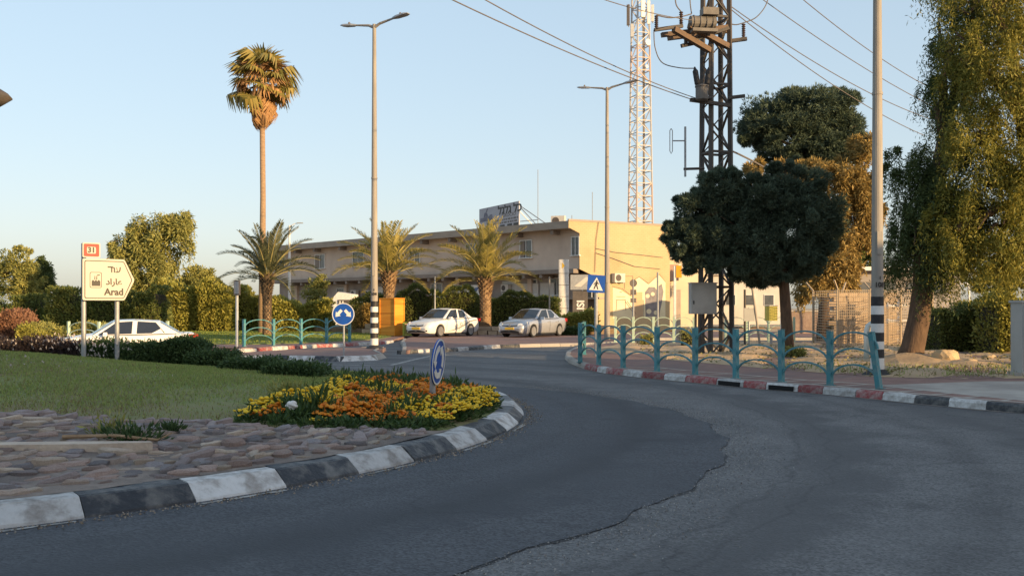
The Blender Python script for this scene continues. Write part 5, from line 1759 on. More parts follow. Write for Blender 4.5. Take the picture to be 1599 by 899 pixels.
def make_car(label, loc, rz, paint, L=4.54, Wd=1.76, H=1.47, coupe=False, decal=False, dark=False, group='sedans', tilt=0.0):
    """nose towards +x, local z = 0 at the road"""
    car = thing('parked_car' if not coupe else 'passing_car', label, 'car', loc, rz, group)
    hw_ = Wd / 2
    xf, xr = L / 2, -L / 2
    wx = (xf - 0.93, xr + 0.98)
    wr = 0.315
    belt = 0.90 * H / 1.47
    # (x, half-width factor, sill z, belt/hood edge z, hood centre z)
    st = [(xf, 0.62, 0.34, 0.50, 0.54), (xf - 0.05, 0.76, 0.24, 0.60, 0.65), (xf - 0.20, 0.88, 0.20, 0.69, 0.735), (xf - 0.45, 0.955, 0.185, 0.755, 0.81), (xf - 0.85, 0.985, 0.18, 0.81, 0.885),
          (xf - 1.25, 0.995, 0.18, 0.865, 0.945), (0.35, 1.0, 0.18, belt, belt + 0.06), (-0.6, 1.0, 0.18, belt + 0.015, belt + 0.065), (-1.35, 0.995, 0.185, belt + 0.03, belt + 0.085),
          (xr + 0.45, 0.965, 0.20, belt + 0.05, belt + 0.115), (xr + 0.15, 0.90, 0.26, belt + 0.045, belt + 0.105), (xr + 0.03, 0.82, 0.34, belt - 0.03, belt + 0.03), (xr, 0.76, 0.40, belt - 0.12, belt - 0.09)]
    secs = []
    for x, wf, z0, zb_, zc in st:
        w_ = hw_ * wf
        half = [(0.0, z0 - 0.02), (w_ * 0.90, z0), (w_ * 0.975, z0 + 0.10), (w_ * 0.995, lerp(z0, zb_, 0.48)), (w_, lerp(z0, zb_, 0.70)), (w_ * 0.975, zb_ - 0.055), (w_ * 0.93, zb_), (w_ * 0.55, lerp(zb_, zc, 0.75))]
        sec = [(x, y, z) for y, z in half] + [(x, 0.0, zc)] + [(x, -y, z) for y, z in half[:0:-1]]
        secs.append(sec)
    vs, fs = loft(secs)
    me = MB().add(vs, fs).mesh('body', [paint])
    body = link('body', me, car)
    # wheel arches cut from the shell
    bmx = bmesh.new()
    bmx.from_mesh(me)
    bmesh.ops.recalc_face_normals(bmx, faces=bmx.faces[:])
    bmx.to_mesh(me)
    bmx.free()
    cut = MB()
    for x in wx:
        for s_ in (1, -1):
            cyl_y(cut, wr + 0.045, s_ * hw_ * 0.62 if s_ > 0 else -hw_ * 1.2, hw_ * 1.2 if s_ > 0 else -hw_ * 0.62, 28, (x, wr))
    cm = cut.mesh('cutter', paint)
    bmx = bmesh.new()
    bmx.from_mesh(cm)
    bmesh.ops.recalc_face_normals(bmx, faces=bmx.faces[:])
    bmx.to_mesh(cm)
    bmx.free()
    co = link('cutter', cm, car)
    md = body.modifiers.new('arches', 'BOOLEAN')
    md.operation = 'DIFFERENCE'
    md.object = co
    md.solver = 'EXACT'
    sb = body.modifiers.new('bev', 'BEVEL')
    sb.width = 0.018
    sb.segments = 2
    sb.limit_method = 'ANGLE'
    sb.angle_limit = R(35)
    bpy.context.view_layer.update()
    dg = bpy.context.evaluated_depsgraph_get()
    nm = bpy.data.meshes.new_from_object(body.evaluated_get(dg))
    body.modifiers.clear()
    body.data = nm
    bpy.data.objects.remove(co)
    nm.polygons.foreach_set('use_smooth', [True] * len(nm.polygons))
    try:
        nm.set_sharp_from_angle(angle=R(38))
    except Exception:
        pass
    from mathutils.bvhtree import BVHTree
    bvh = BVHTree.FromPolygons([v.co.copy() for v in nm.vertices], [tuple(p.vertices) for p in nm.polygons])
    def front_x(y, z):
        h_ = bvh.ray_cast(Vector((xf + 1, y, z)), Vector((-1, 0, 0)))[0]
        return h_.x if h_ is not None else xf - 0.3
    def side_y(x, z, s_):
        h_ = bvh.ray_cast(Vector((x, s_ * (hw_ + 1), z)), Vector((0, -s_, 0)))[0]
        return h_.y if h_ is not None else s_ * hw_ * 0.97
    # glasshouse: four rails (base and roof edge) shaped into pillars, roof and panes
    if coupe:
        bx = [(0.98, 0.93), (0.42, None), (-0.42, None), (-1.0, None), (-1.68, 0.97)]
        base = [(1.02, 0.90), (-1.72, 0.99)]
        roofx = [0.30, -0.30, -1.05]
    else:
        base = [(0.98, 0.90), (-1.58, 0.985)]
        roofx = [0.18, -0.35, -0.88]
    zR = H
    wb, wt = hw_ * 0.955, hw_ * 0.70
    F0 = Vector((base[0][0], 0, belt + 0.02))
    F1 = Vector((base[1][0], 0, belt + 0.07))
    def rail(x):            # base rail
        t = (x - F1.x) / (F0.x - F1.x)
        return Vector((x, wb * (1 - 0.10 * max(0, (t - 0.8)) / 0.2 - 0.14 * max(0, (0.25 - t)) / 0.25), lerp(F1.z, F0.z, t)))
    top = [Vector((roofx[0], wt * 0.97, zR - 0.05)), Vector((roofx[1], wt, zR - 0.035)), Vector((roofx[2], wt * 0.95, zR - 0.075))]
    def mir(v):
        return Vector((v.x, -v.y, v.z))
    b0, b3 = rail(F0.x), rail(F1.x)
    bB, bC = rail(lerp(F0.x, F1.x, 0.47)), rail(lerp(F0.x, F1.x, 0.80))
    rc = [Vector((v.x + dx, 0, v.z + dz)) for v, dx, dz in zip(top, (0.06, 0, -0.04), (0.045, 0.05, 0.05))]
    wsb = Vector((F0.x + 0.14, 0, F0.z - 0.01))
    rsb = Vector((F1.x - 0.10, 0, F1.z))
    V = [b0, bB, bC, b3] + top
    V = V + [mir(v) for v in V] + rc + [wsb, rsb]
    f = [(0, 1, 5, 4), (1, 2, 6, 5), (2, 3, 6), (7, 11, 12, 8), (8, 12, 13, 9), (9, 13, 10), (4, 5, 15, 14), (5, 6, 16, 15), (11, 14, 15, 12), (12, 15, 16, 13),
         (0, 4, 14, 17), (7, 17, 14, 11), (3, 18, 16, 6), (10, 13, 16, 18)]
    mb = MB().add(V, f)
    gh = mb.build('roof', paint, car, smooth=False)
    def pane(name, quad, ins, off, nd):
        """pane inside a glasshouse face given corners; ins = inset per side"""
        c = sum(quad, Vector()) / len(quad)
        n_ = (quad[1] - quad[0]).cross(quad[-1] - quad[0]).normalized()
        if n_.dot(nd) < 0:
            n_ = -n_
        q = [v + (c - v).normalized() * ins + n_ * off for v in quad]
        m_ = MB().add([tuple(v) for v in q] + [tuple(v - n_ * 0.004) for v in q], [tuple(range(len(q)))])
        return m_.build(name, M['tint'] if dark and 'wind' not in name else M['glass'], car)
    for sgn, mm in ((1, lambda v: v), (-1, mir)):
        nd = Vector((0, sgn, 0.3))
        d1 = lerp(b0, bB, 0.06)
        pane('side_window', [mm(v) for v in (b0 + (bB - b0) * 0.10, bB + (b0 - bB) * 0.02, top[1] + (top[0] - top[1]) * 0.04, top[0])], 0.05, 0.008, nd)
        pane('side_window', [mm(v) for v in (bB + (bC - bB) * 0.05, bC + (b3 - bC) * 0.25, top[2] + (top[1] - top[2]) * 0.06, top[1] + (top[2] - top[1]) * 0.06)], 0.05, 0.008, nd)
    mid = lambda a, c: (a + c) / 2
    for nm_, a_, m_0, t_0, r_0, nd in (('windscreen', b0, wsb, top[0], rc[0], Vector((1, 0, 1))), ('rear_window', b3, rsb, top[2], rc[2], Vector((-1, 0, 1)))):
        q0 = [a_.lerp(t_0, 0.07), m_0.lerp(r_0, 0.07), r_0.lerp(m_0, 0.09), t_0.lerp(a_, 0.09)]
        q0[0], q0[3] = q0[0].lerp(q0[1], 0.08), q0[3].lerp(q0[2], 0.09)
        n_ = nd.normalized() * 0.014
        mbw = MB().add([v + n_ for v in q0], [(0, 1, 2, 3)])
        mbw.add([mir(v) + n_ for v in q0], [(3, 2, 1, 0)])
        mbw.build(nm_, M['glass'], car)
    # wheels
    for x in wx:
        for s_ in (1, -1):
            w_ = bpy.data.objects.new('wheel', None)
            COL.objects.link(w_)
            w_.parent = car
            w_.location = (x, s_ * (hw_ - 0.115), wr)
            rot = Matrix.Rotation(-pi / 2, 3, 'X')
            MB().lathe([(wr - 0.10, -0.10), (wr - 0.02, -0.105), (wr, -0.08), (wr, 0.08), (wr - 0.02, 0.105), (wr - 0.10, 0.10)], 26, rot=rot).build('tyre', M['black'], w_)
            rm = MB()
            rm.lathe([(wr - 0.09, s_ * 0.055), (wr - 0.09, s_ * 0.112), (wr - 0.115, s_ * 0.108)], 24, rot=rot)
            rm.lathe([(0.05, s_ * 0.06), (0.05, s_ * 0.105)], 12, rot=rot)
            for k in range(10):
                a = 2 * pi * k / 10
                rm.bar((0.04 * cos(a), s_ * 0.098, 0.04 * sin(a)), ((wr - 0.095) * cos(a), s_ * 0.102, (wr - 0.095) * sin(a)), 0.03, 0.012)
            rm.build('rim', M['chrome'], w_)
            MB().lathe([(wr - 0.1, s_ * 0.03), (wr - 0.1, s_ * 0.058)], 20, rot=rot).build('brake_disc', M['signback'], w_)
    # front
    def strip(name, pts, m_, th=0.01):
        return MB().add(*loft([[p + Vector((0, 0, -d)), p + Vector((0, 0, d)), p + Vector((th * 2, 0, d)), p + Vector((th * 2, 0, -d))] for p, d in pts])).build(name, m_, car)
    nose_x = front_x
    def bandf(name, y0, y1, z0, z1, m_, out=0.012, n=8):
        vs_ = []
        for i in range(n + 1):
            y = lerp(y0, y1, i / n)
            za = z0(i / n) if callable(z0) else z0
            zb2 = z1(i / n) if callable(z1) else z1
            vs_ += [(nose_x(y, za) + out, y, za), (nose_x(y, zb2) + out, y, zb2), (nose_x(y, zb2) - 0.12, y, zb2), (nose_x(y, za) - 0.12, y, za)]
        fs_ = [(i * 4 + k, i * 4 + (k + 1) % 4, (i + 1) * 4 + (k + 1) % 4, (i + 1) * 4 + k) for i in range(n) for k in range(4)]
        fs_ += [(3, 2, 1, 0), (n * 4, n * 4 + 1, n * 4 + 2, n * 4 + 3)]
        return MB().add(vs_, fs_).build(name, m_, car)
    bandf('grille', -0.43, 0.43, lambda t: 0.53 + 0.04 * abs(2 * t - 1), lambda t: 0.66 - 0.02 * abs(2 * t - 1) ** 3, M['blackpaint'])
    bandf('grille_bar', -0.40, 0.40, 0.60, 0.625, M['chrome'], 0.026)
    bandf('lower_grille', -0.55, 0.55, 0.245, lambda t: 0.36 - 0.05 * abs(2 * t - 1) ** 2, M['blackpaint'])
    bandf('bumper_lip', -0.72, 0.72, 0.20, 0.235, paint, 0.035)
    for s_ in (1, -1):
        a, c = s_ * 0.47, s_ * 0.80
        vs_, n = [], 6
        for i in range(n + 1):
            t = i / n
            y = lerp(a, c, t)
            za, zb2 = lerp(0.565, 0.66, t), lerp(0.685, 0.785, t)
            vs_ += [(nose_x(y, za) + 0.014, y, za), (nose_x(y, zb2 - 0.03) + 0.014, y, zb2), (nose_x(y, za) - 0.2, y, zb2 - 0.01), (nose_x(y, za) - 0.2, y, za)]
        fs_ = [(i * 4 + k, i * 4 + (k + 1) % 4, (i + 1) * 4 + (k + 1) % 4, (i + 1) * 4 + k) for i in range(n) for k in range(4)] + [(3, 2, 1, 0), (n * 4, n * 4 + 1, n * 4 + 2, n * 4 + 3)]
        MB().add(vs_, fs_).build('headlight', M['lamp'], car)
        MB().box((nose_x(s_ * 0.60, 0.33) - 0.03, s_ * 0.60, 0.33), (0.07, 0.13, 0.07)).build('fog_light', M['lamp'] if not decal else M['blackpaint'], car)
        MB().box((xr + 0.03, s_ * 0.66, belt - 0.06), (0.12, 0.28, 0.19)).build('tail_light', M['redlamp'], car)
        MB().box((xr + 0.16, s_ * (hw_ * 0.87), belt - 0.05), (0.22, 0.06, 0.17)).build('tail_light', M['redlamp'], car)
        # mirror, door seams and handles
        MB().box((0.62, s_ * (hw_ + 0.07), belt + 0.06), (0.15, 0.20, 0.13), taper=0.8).build('wing_mirror', paint, car)
        for x in ((0.80, -0.30, -1.18) if not coupe else (0.75, -0.62)):
            z_hi = belt - 0.02
            MB().tube([(x + 0.05 * (1 - k_ / 5), side_y(x + 0.05 * (1 - k_ / 5), lerp(0.28, z_hi - 0.04, k_ / 5), s_) + s_ * 0.001, lerp(0.28, z_hi - 0.04, k_ / 5)) for k_ in range(6)], 0.008, 5).build('door_seam', M['void'], car)
        for x in ((-0.12, -0.98) if not coupe else (-0.42,)):
            MB().box((x, side_y(x, belt - 0.13, s_) + s_ * 0.012, belt - 0.13), (0.18, 0.03, 0.035)).build('door_handle', paint, car)
        MB().box((0, s_ * (hw_ * 0.93), 0.17), (L * 0.42, 0.06, 0.06)).build('sill', M['blackpaint'], car)
    MB().box((xf + 0.02, 0, 0.45), (0.03, 0.52, 0.115)).build('number_plate', M['plate'], car)
    MB().box((xr - 0.012, 0, 0.62), (0.012, 0.52, 0.115)).build('number_plate', M['plate'], car)
    MB().box((front_x(0, 0.6) + 0.03, 0, 0.60), (0.03, 0.10, 0.06)).build('badge', M['chrome'], car)
    if decal:
        for s_ in (1, -1):
            yy = s_ * (hw_ + 0.004)
            up_ = [(0.75, 0.30), (0.3, 0.36), (-0.2, 0.47), (-0.75, 0.66), (-1.15, 0.80), (-1.55, 0.86), (-1.9, 0.88)]
            lo_ = [(0.75, 0.28), (0.3, 0.31), (-0.2, 0.39), (-0.75, 0.56), (-1.15, 0.72), (-1.55, 0.79), (-1.9, 0.82)]
            def dense(l_):
                o_ = []
                for i_ in range(len(l_) - 1):
                    for j_ in range(4):
                        o_.append((lerp(l_[i_][0], l_[i_ + 1][0], j_ / 4), lerp(l_[i_][1], l_[i_ + 1][1], j_ / 4)))
                return o_ + [l_[-1]]
            vs_ = [(x, side_y(x, z, s_) + s_ * 0.006, z) for x, z in dense(up_)] + [(x, side_y(x, z, s_) + s_ * 0.006, z) for x, z in dense(lo_)]
            n = len(vs_) // 2
            dc = MB().add(vs_, [(i, i + 1, n + i + 1, n + i) for i in range(n - 1)]).build('side_graphic', M['decal'], car)
            n = 14
            for cx_, cz_, r_ in ((-0.42, 0.64, 0.11), (-0.72, 0.74, 0.09), (-0.02, 0.55, 0.12)):
                def rp_(k, f_):
                    x, z = cx_ + r_ * f_ * cos(2 * pi * k / n), cz_ + r_ * 0.9 * f_ * sin(2 * pi * k / n)
                    return (x, side_y(x, z, s_) + s_ * 0.009, z)
                MB().add([rp_(k, 1) for k in range(n)] + [rp_(k, 0.6) for k in range(n)], [(k, (k + 1) % n, n + (k + 1) % n, n + k) for k in range(n)]).build('graphic_ring', M['decal'], dc)
    if tilt:
        car.rotation_euler = (tilt, 0, rz)
    return car

make_car('white sedan with a grey swirl on its flank, parked beside the orange box', (PX(692, 50.5), 50.5, 0.128), pi + R(57), M['carwhite'], decal=True, group='sedans parked on the paved verge')
make_car('silver sedan with a yellow number plate, parked in front of the second hedge', (PX(832, 50.3), 50.3, 0.128), pi + R(58), M['carsilver'], L=4.6, Wd=1.78, H=1.46, group='sedans parked on the paved verge')
cw = make_car('white coupe with dark tinted windows passing behind the island shrubs', (-13.35, 33.2, -0.19), pi + R(21), M['carwhite'], L=4.62, Wd=1.78, H=1.40, coupe=True, dark=True, group='cars on the street')

# driver of the coupe, seen dimly through the side window
def person(label, loc, rz):
    root = thing('person', label, 'person', loc, rz)
    J = {'pelvis': (0, 0, 0.10), 'waist': (-0.05, 0, 0.28), 'chest': (-0.10, 0, 0.47), 'neck': (-0.11, 0, 0.62), 'chin': (-0.08, 0, 0.69), 'crown': (-0.08, 0, 0.86)}
    E = [('pelvis', 'waist'), ('waist', 'chest'), ('chest', 'neck'), ('neck', 'chin'), ('chin', 'crown')]
    rad = {'pelvis': 0.15, 'waist': 0.14, 'chest': 0.16, 'neck': 0.055, 'chin': 0.07, 'crown': 0.08}
    for s_, k in ((1, 'a'), (-1, 'b')):
        J.update({'sh' + k: (-0.10, 0.19 * s_, 0.53), 'el' + k: (0.10, 0.25 * s_, 0.33), 'wr' + k: (0.34, 0.14 * s_, 0.42), 'hip' + k: (0.05, 0.1 * s_, 0.08), 'kn' + k: (0.45, 0.13 * s_, 0.16), 'an' + k: (0.75, 0.12 * s_, -0.14)})
        rad.update({'sh' + k: 0.075, 'el' + k: 0.048, 'wr' + k: 0.03, 'hip' + k: 0.10, 'kn' + k: 0.065, 'an' + k: 0.045})
        E += [('chest', 'sh' + k), ('sh' + k, 'el' + k), ('el' + k, 'wr' + k), ('pelvis', 'hip' + k), ('hip' + k, 'kn' + k), ('kn' + k, 'an' + k)]
    ks = list(J)
    me = bpy.data.meshes.new('body')
    me.from_pydata([J[k] for k in ks], [(ks.index(a), ks.index(c)) for a, c in E], [])
    o = link('body', me, root)
    sk = o.modifiers.new('skin', 'SKIN')
    for i, k in enumerate(ks):
        me.skin_vertices[0].data[i].radius = (rad[k], rad[k])
    me.skin_vertices[0].data[0].use_root = True
    o.modifiers.new('sub', 'SUBSURF').levels = 1
    bpy.context.view_layer.update()
    nm = bpy.data.meshes.new_from_object(o.evaluated_get(bpy.context.evaluated_depsgraph_get()))
    o.modifiers.clear()
    o.data = nm
    nm.materials.clear()
    nm.materials.append(mat('skin', (0.42, 0.24, 0.17), rough=0.6))
    nm.polygons.foreach_set('use_smooth', [True] * len(nm.polygons))
    MB().lathe([(0.05, 0.11), (0.10, 0.08), (0.105, 0.0), (0.09, -0.05)], 14, (-0.10, 0, 0.83)).build('hair', M['blackpaint'], root, smooth=True)
    MB().lathe([(0.17, 0.05), (0.19, 0.2), (0.205, 0.4), (0.16, 0.52), (0.07, 0.57)], 14, (-0.08, 0, 0.04)).build('shirt', mat('pale_pink_shirt', (0.45, 0.30, 0.29), rough=0.8), root, smooth=True)
    return root
person('driver in a pale shirt sitting at the wheel of the white coupe', (-13.35, 32.9, 0.2), pi + R(21))

# ------------------------------------------------------------------ trees
def limb_tree(name, label, cat, base, trunk_pts, r0, r1, clumps, lm, per, size, group=None, sub=14, spread=0.3, weep=None, mats2=None, bark='bark', branch_n=7, tuft=False):
    bx, by, bz = base
    root = thing(name, label, cat, base, group=group)
    tp = [Vector(p) - Vector(base) for p in trunk_pts]
    n = len(tp)
    rads = [lerp(r0, r1, i / (n - 1)) * (1.35 if i == 0 else 1) for i in range(n)]
    mb = MB().tube([tuple(p) for p in tp], rads, 12)
    for i, v in enumerate(mb.v):
        k = random.uniform(0.94, 1.06)
        c_ = tp[i // 12] if i // 12 < n else tp[-1]
        mb.v[i] = tuple(c_ + (Vector(v) - c_) * k)
    mb.build('trunk', M[bark], root, smooth=True)
    if not weep:
        extra = []
        for c in clumps:
            for _ in range(7):
                u_ = ball(1)[0]
                k_ = random.uniform(0.16, 0.34)
                f_ = random.uniform(0.92, 1.12)
                extra.append((c[0] + u_[0] * c[3] * f_, c[1] + u_[1] * c[4] * f_, c[2] + u_[2] * c[5] * f_, c[3] * k_, c[4] * k_, c[5] * k_ * 0.8, 0.09))
        P, D = clump_points(list(clumps) + extra, per, sub, spread)
    else:
        P, D = clump_points(clumps, per, sub, spread)
    P -= np.array(base)
    top_ = tp[-1]
    for c in clumps[:branch_n]:
        cc = Vector(c[:3]) - Vector(base)
        st_ = tp[max(1, n - 2)] if cc.z < top_.z else top_
        mid = (st_ + cc) / 2 + Vector((random.uniform(-.2, .2), random.uniform(-.2, .2), random.uniform(0.0, 0.35)))
        mbb = MB().tube([tuple(st_), tuple(mid), tuple(cc)], [r1 * 0.8, r1 * 0.5, r1 * 0.2], 7)
        for _ in range(4):
            q = cc + Vector((random.uniform(-1, 1) * c[3] * .8, random.uniform(-1, 1) * c[4] * .8, random.uniform(-.3, .9) * c[5]))
            mbb.tube([tuple(mid.lerp(cc, random.uniform(.3, 1))), tuple((mid + q) / 2 + Vector((0, 0, .15))), tuple(q)], [r1 * 0.3, r1 * 0.2, r1 * 0.06], 5)
        mbb.build('branch', M[bark], root, smooth=True)
    lw, lwid = size
    if weep:
        # hanging strands: every point starts a drooping twig with leaves
        ns, ln, seg = weep
        idx = rng.integers(0, len(P), ns)
        S0 = P[idx]
        Ls = ln * rng.uniform(0.35, 1.25, (ns, 1))
        sway = rng.normal(0, 0.16, (ns, 2))
        QP, QD = [], []
        for k in range(seg):
            t = (k + rng.uniform(0, 1, (ns, 1))) / seg
            q = S0.copy()
            q[:, :2] += sway * t * Ls + D[idx][:, :2] * 0.35 * np.sqrt(t) * Ls * 0.5
            q[:, 2:] -= Ls * t ** 1.25
            q += rng.normal(0, 0.02, q.shape)
            QP.append(q)
            dd = rng.normal(0, 0.65, q.shape)
            dd[:, 2] -= 0.75
            QD.append(dd)
        QP, QD = np.concatenate(QP), np.concatenate(QD)
        quads('crown', leaves(np.concatenate([P, QP]), np.concatenate([D * 0.6 + rng.normal(0, .5, D.shape) - np.array([0, 0, .4]), QD]), lw, lwid), lm, root)
    elif tuft:
        k = 6
        PP = np.repeat(P, k, 0)
        DD = np.repeat(D, k, 0) + rng.normal(0, 0.55, (len(P) * k, 3)) + np.array([0, 0, 0.35])
        quads('crown', leaves(PP, DD, lw, lwid), lm, root)
    else:
        quads('crown', leaves(P, D + rng.normal(0, 0.8, D.shape), lw, lwid), lm, root)
    return root

def el(px, py, Y, rx, ry, rz, w=1.0):
    """ellipsoid clump from photo pixels: centre, pixel half-width, depth half-size (m), pixel half-height"""
    return (PX(px, Y), Y, PZ(py, Y), rx * Y / F, ry, rz * Y / F, w)

# clipped dark pine in front of the pylon
Y = 29.5
bx, by = PX(1228, Y), Y
limb_tree('pine_tree', 'dark dense pine with rounded cloud-like crown spreading across the pylon', 'tree', (bx, by, 0.13),
          [(bx, by, 0.1), (bx + .02, by, 1.0), (bx - .05, by, 2.0), (bx - .1, by, 2.9), (bx - .2, by, 3.8)], 0.19, 0.13,
          [el(1225, 352, Y, 80, 1.5, 62, 1.6), el(1175, 390, Y, 48, 1.1, 42), el(1275, 350, Y, 40, 1.0, 50), el(1235, 290, Y, 52, 1.0, 34), el(1245, 405, Y, 45, 1.1, 32), el(1190, 320, Y, 45, 1.1, 45), el(1180, 420, Y, 34, 0.8, 26, .6), el(1215, 420, Y, 34, .9, 22, .6),
           el(1095, 330, Y, 40, .9, 36, .9), el(1070, 372, Y, 32, .8, 30, .7), el(1118, 372, Y, 40, .9, 36, .9), el(1122, 300, Y, 34, .8, 34, .7), el(1100, 405, Y, 34, .7, 20, .45), el(1146, 330, Y, 28, .8, 50, .7)],
          M['pine'], 3600, (0.13, 0.022), sub=38, spread=0.27, tuft=True, branch_n=14)
# tall umbrella tree behind and the golden tree beside it
Y = 48
bx, by = PX(1285, Y), Y
limb_tree('umbrella_tree', 'tall dark spreading tree whose flat crown stands above the clipped pine', 'tree', (bx, by, 0.1),
          [(bx, by, 0), (bx + .1, by, 2.5), (bx - .2, by, 5.5), (bx - .5, by, 8.6)], 0.28, 0.15,
          [el(1215, 190, Y, 52, 1.7, 40, 1.2), el(1270, 170, Y, 62, 1.9, 34, 1.4), el(1315, 200, Y, 32, 1.2, 42), el(1245, 222, Y, 60, 1.6, 26), el(1185, 205, Y, 26, 1, 28, .7), el(1300, 240, Y, 40, 1.2, 28, .9), el(1240, 255, Y, 44, 1.2, 22, .7)],
          M['pine'], 2700, (0.20, 0.035), sub=40, spread=0.34, tuft=True)
Y = 44
bx, by = PX(1322, Y), Y
limb_tree('golden_tree', 'sunlit golden-leaved tree between the clipped pine and the lamp post', 'tree', (bx, by, 0.1),
          [(bx, by, 0), (bx - .1, by, 2.2), (bx - .2, by, 4), (bx - .1, by, 5.8)], 0.2, 0.1,
          [el(1320, 300, Y, 40, 1.3, 48, 1.2), el(1345, 270, Y, 30, 1.0, 32), el(1330, 355, Y, 36, 1.2, 36), el(1290, 415, Y, 46, 1.3, 36, 1.1), el(1262, 440, Y, 34, 1.1, 26, .8), el(1300, 380, Y, 40, 1.2, 32), el(1355, 320, Y, 22, .9, 42, .7), el(1255, 268, Y, 54, 1.0, 22, .9), el(1350, 225, Y, 20, .9, 22, .4), el(1180, 262, Y, 18, .7, 12, .3), el(1325, 440, Y, 18, .8, 22, .4)],
          M['pineold'], 4200, (0.24, 0.06), sub=24, spread=0.3, weep=(2600, 0.6, 5))
# weeping pepper trees on the right
Y = 26.2
bx, by = PX(1418, Y), Y
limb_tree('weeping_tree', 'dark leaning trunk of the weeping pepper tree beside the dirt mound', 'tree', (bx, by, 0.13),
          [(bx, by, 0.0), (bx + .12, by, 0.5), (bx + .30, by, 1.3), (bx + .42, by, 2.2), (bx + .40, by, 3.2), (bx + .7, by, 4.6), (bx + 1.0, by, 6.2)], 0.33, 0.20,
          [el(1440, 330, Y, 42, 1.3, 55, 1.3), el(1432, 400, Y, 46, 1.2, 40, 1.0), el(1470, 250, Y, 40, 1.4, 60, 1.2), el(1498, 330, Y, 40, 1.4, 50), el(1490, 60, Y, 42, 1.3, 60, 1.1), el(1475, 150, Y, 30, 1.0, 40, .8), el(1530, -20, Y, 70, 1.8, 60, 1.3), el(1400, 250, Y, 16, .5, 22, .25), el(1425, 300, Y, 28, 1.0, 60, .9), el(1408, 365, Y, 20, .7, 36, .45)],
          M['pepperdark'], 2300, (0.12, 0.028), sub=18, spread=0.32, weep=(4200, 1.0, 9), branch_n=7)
Y = 24.6
bx, by = PX(1650, Y), Y
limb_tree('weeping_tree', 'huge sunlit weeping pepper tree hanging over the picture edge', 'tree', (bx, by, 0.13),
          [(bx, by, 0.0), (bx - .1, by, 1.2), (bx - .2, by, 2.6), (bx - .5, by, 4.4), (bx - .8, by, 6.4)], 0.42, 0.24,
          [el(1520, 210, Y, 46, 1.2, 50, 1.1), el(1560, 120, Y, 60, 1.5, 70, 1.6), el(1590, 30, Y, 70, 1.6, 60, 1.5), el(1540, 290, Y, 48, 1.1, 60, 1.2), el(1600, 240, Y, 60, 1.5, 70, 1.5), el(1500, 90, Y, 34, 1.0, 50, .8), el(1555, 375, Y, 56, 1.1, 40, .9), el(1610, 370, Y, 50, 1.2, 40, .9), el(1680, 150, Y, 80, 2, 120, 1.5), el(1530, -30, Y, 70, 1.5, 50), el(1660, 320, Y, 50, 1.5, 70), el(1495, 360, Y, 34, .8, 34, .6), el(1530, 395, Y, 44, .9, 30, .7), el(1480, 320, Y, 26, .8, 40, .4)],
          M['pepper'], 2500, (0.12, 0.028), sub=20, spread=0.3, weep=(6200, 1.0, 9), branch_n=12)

# left-hand background trees
Y = 72
bx = PX(232, Y)
limb_tree('pepper_tree', 'sunlit double-crowned weeping tree standing behind the direction sign', 'tree', (bx, Y, 0), [(bx, Y, 0), (bx, Y, 2), (bx + .2, Y, 4), (bx + .4, Y, 6)], 0.35, 0.2,
          [el(205, 375, Y, 30, 1.6, 34, 1.1), el(262, 370, Y, 34, 1.7, 38, 1.3), el(235, 420, Y, 34, 1.6, 34, 1), el(215, 440, Y, 26, 1.4, 30, .7), el(275, 345, Y, 20, 1.2, 16, .5), el(250, 455, Y, 34, 1.4, 26, .8)],
          M['olive'], 3000, (0.30, 0.09), sub=18, spread=0.36, weep=(2200, 1.3, 8))
for (px, py, Y, rx, rz_, m_, lb) in ((22, 430, 80, 44, 48, 'olive', 'pale green tree at the far end of the dark shrub belt'), (62, 440, 84, 22, 40, 'pepperdark', 'loose airy tree next to the pale green one far behind'), (303, 445, 76, 40, 30, 'olive', 'rounded bushy tree above the yellow-green hedge'),
                                     (1345, 395, 70, 30, 36, 'hedge', 'green tree behind the lamp post above the grey building'), (1475, 420, 75, 30, 30, 'hedge', 'dark green tree beyond the weeping trunk'), (1560, 430, 75, 40, 30, 'hedge', 'olive green tree beyond the clipped shrubs near the utility cabinet')):
    bx = PX(px, Y)
    limb_tree('tree', lb, 'tree', (bx, Y, 0), [(bx, Y, 0), (bx + .1, Y, 1.2), (bx, Y, PZ(py + 10, Y))], 0.22, 0.1,
              [el(px, py, Y, rx * .7, 1.8, rz_ * .75, 1.2), el(px - rx * .5, py + 10, Y, rx * .5, 1.2, rz_ * .5), el(px + rx * .5, py + 8, Y, rx * .5, 1.2, rz_ * .5), el(px + rx * .2, py - rz_ * .4, Y, rx * .5, 1.2, rz_ * .5)],
              M[m_], 1500, (0.26, 0.10), sub=14, spread=0.36, branch_n=4)
Y = 66
bx = PX(494, Y)
limb_tree('small_tree', 'small wispy tree in front of the far shops', 'tree', (bx, Y, 0), [(bx, Y, 0), (bx, Y, 1.0), (bx + .05, Y, 2.2)], 0.1, 0.05,
          [el(494, 450, Y, 16, .7, 18), el(488, 464, Y, 14, .6, 12, .8), el(502, 440, Y, 10, .5, 10, .6)], M['olive'], 800, (0.2, 0.07), sub=10, spread=.4, branch_n=3)

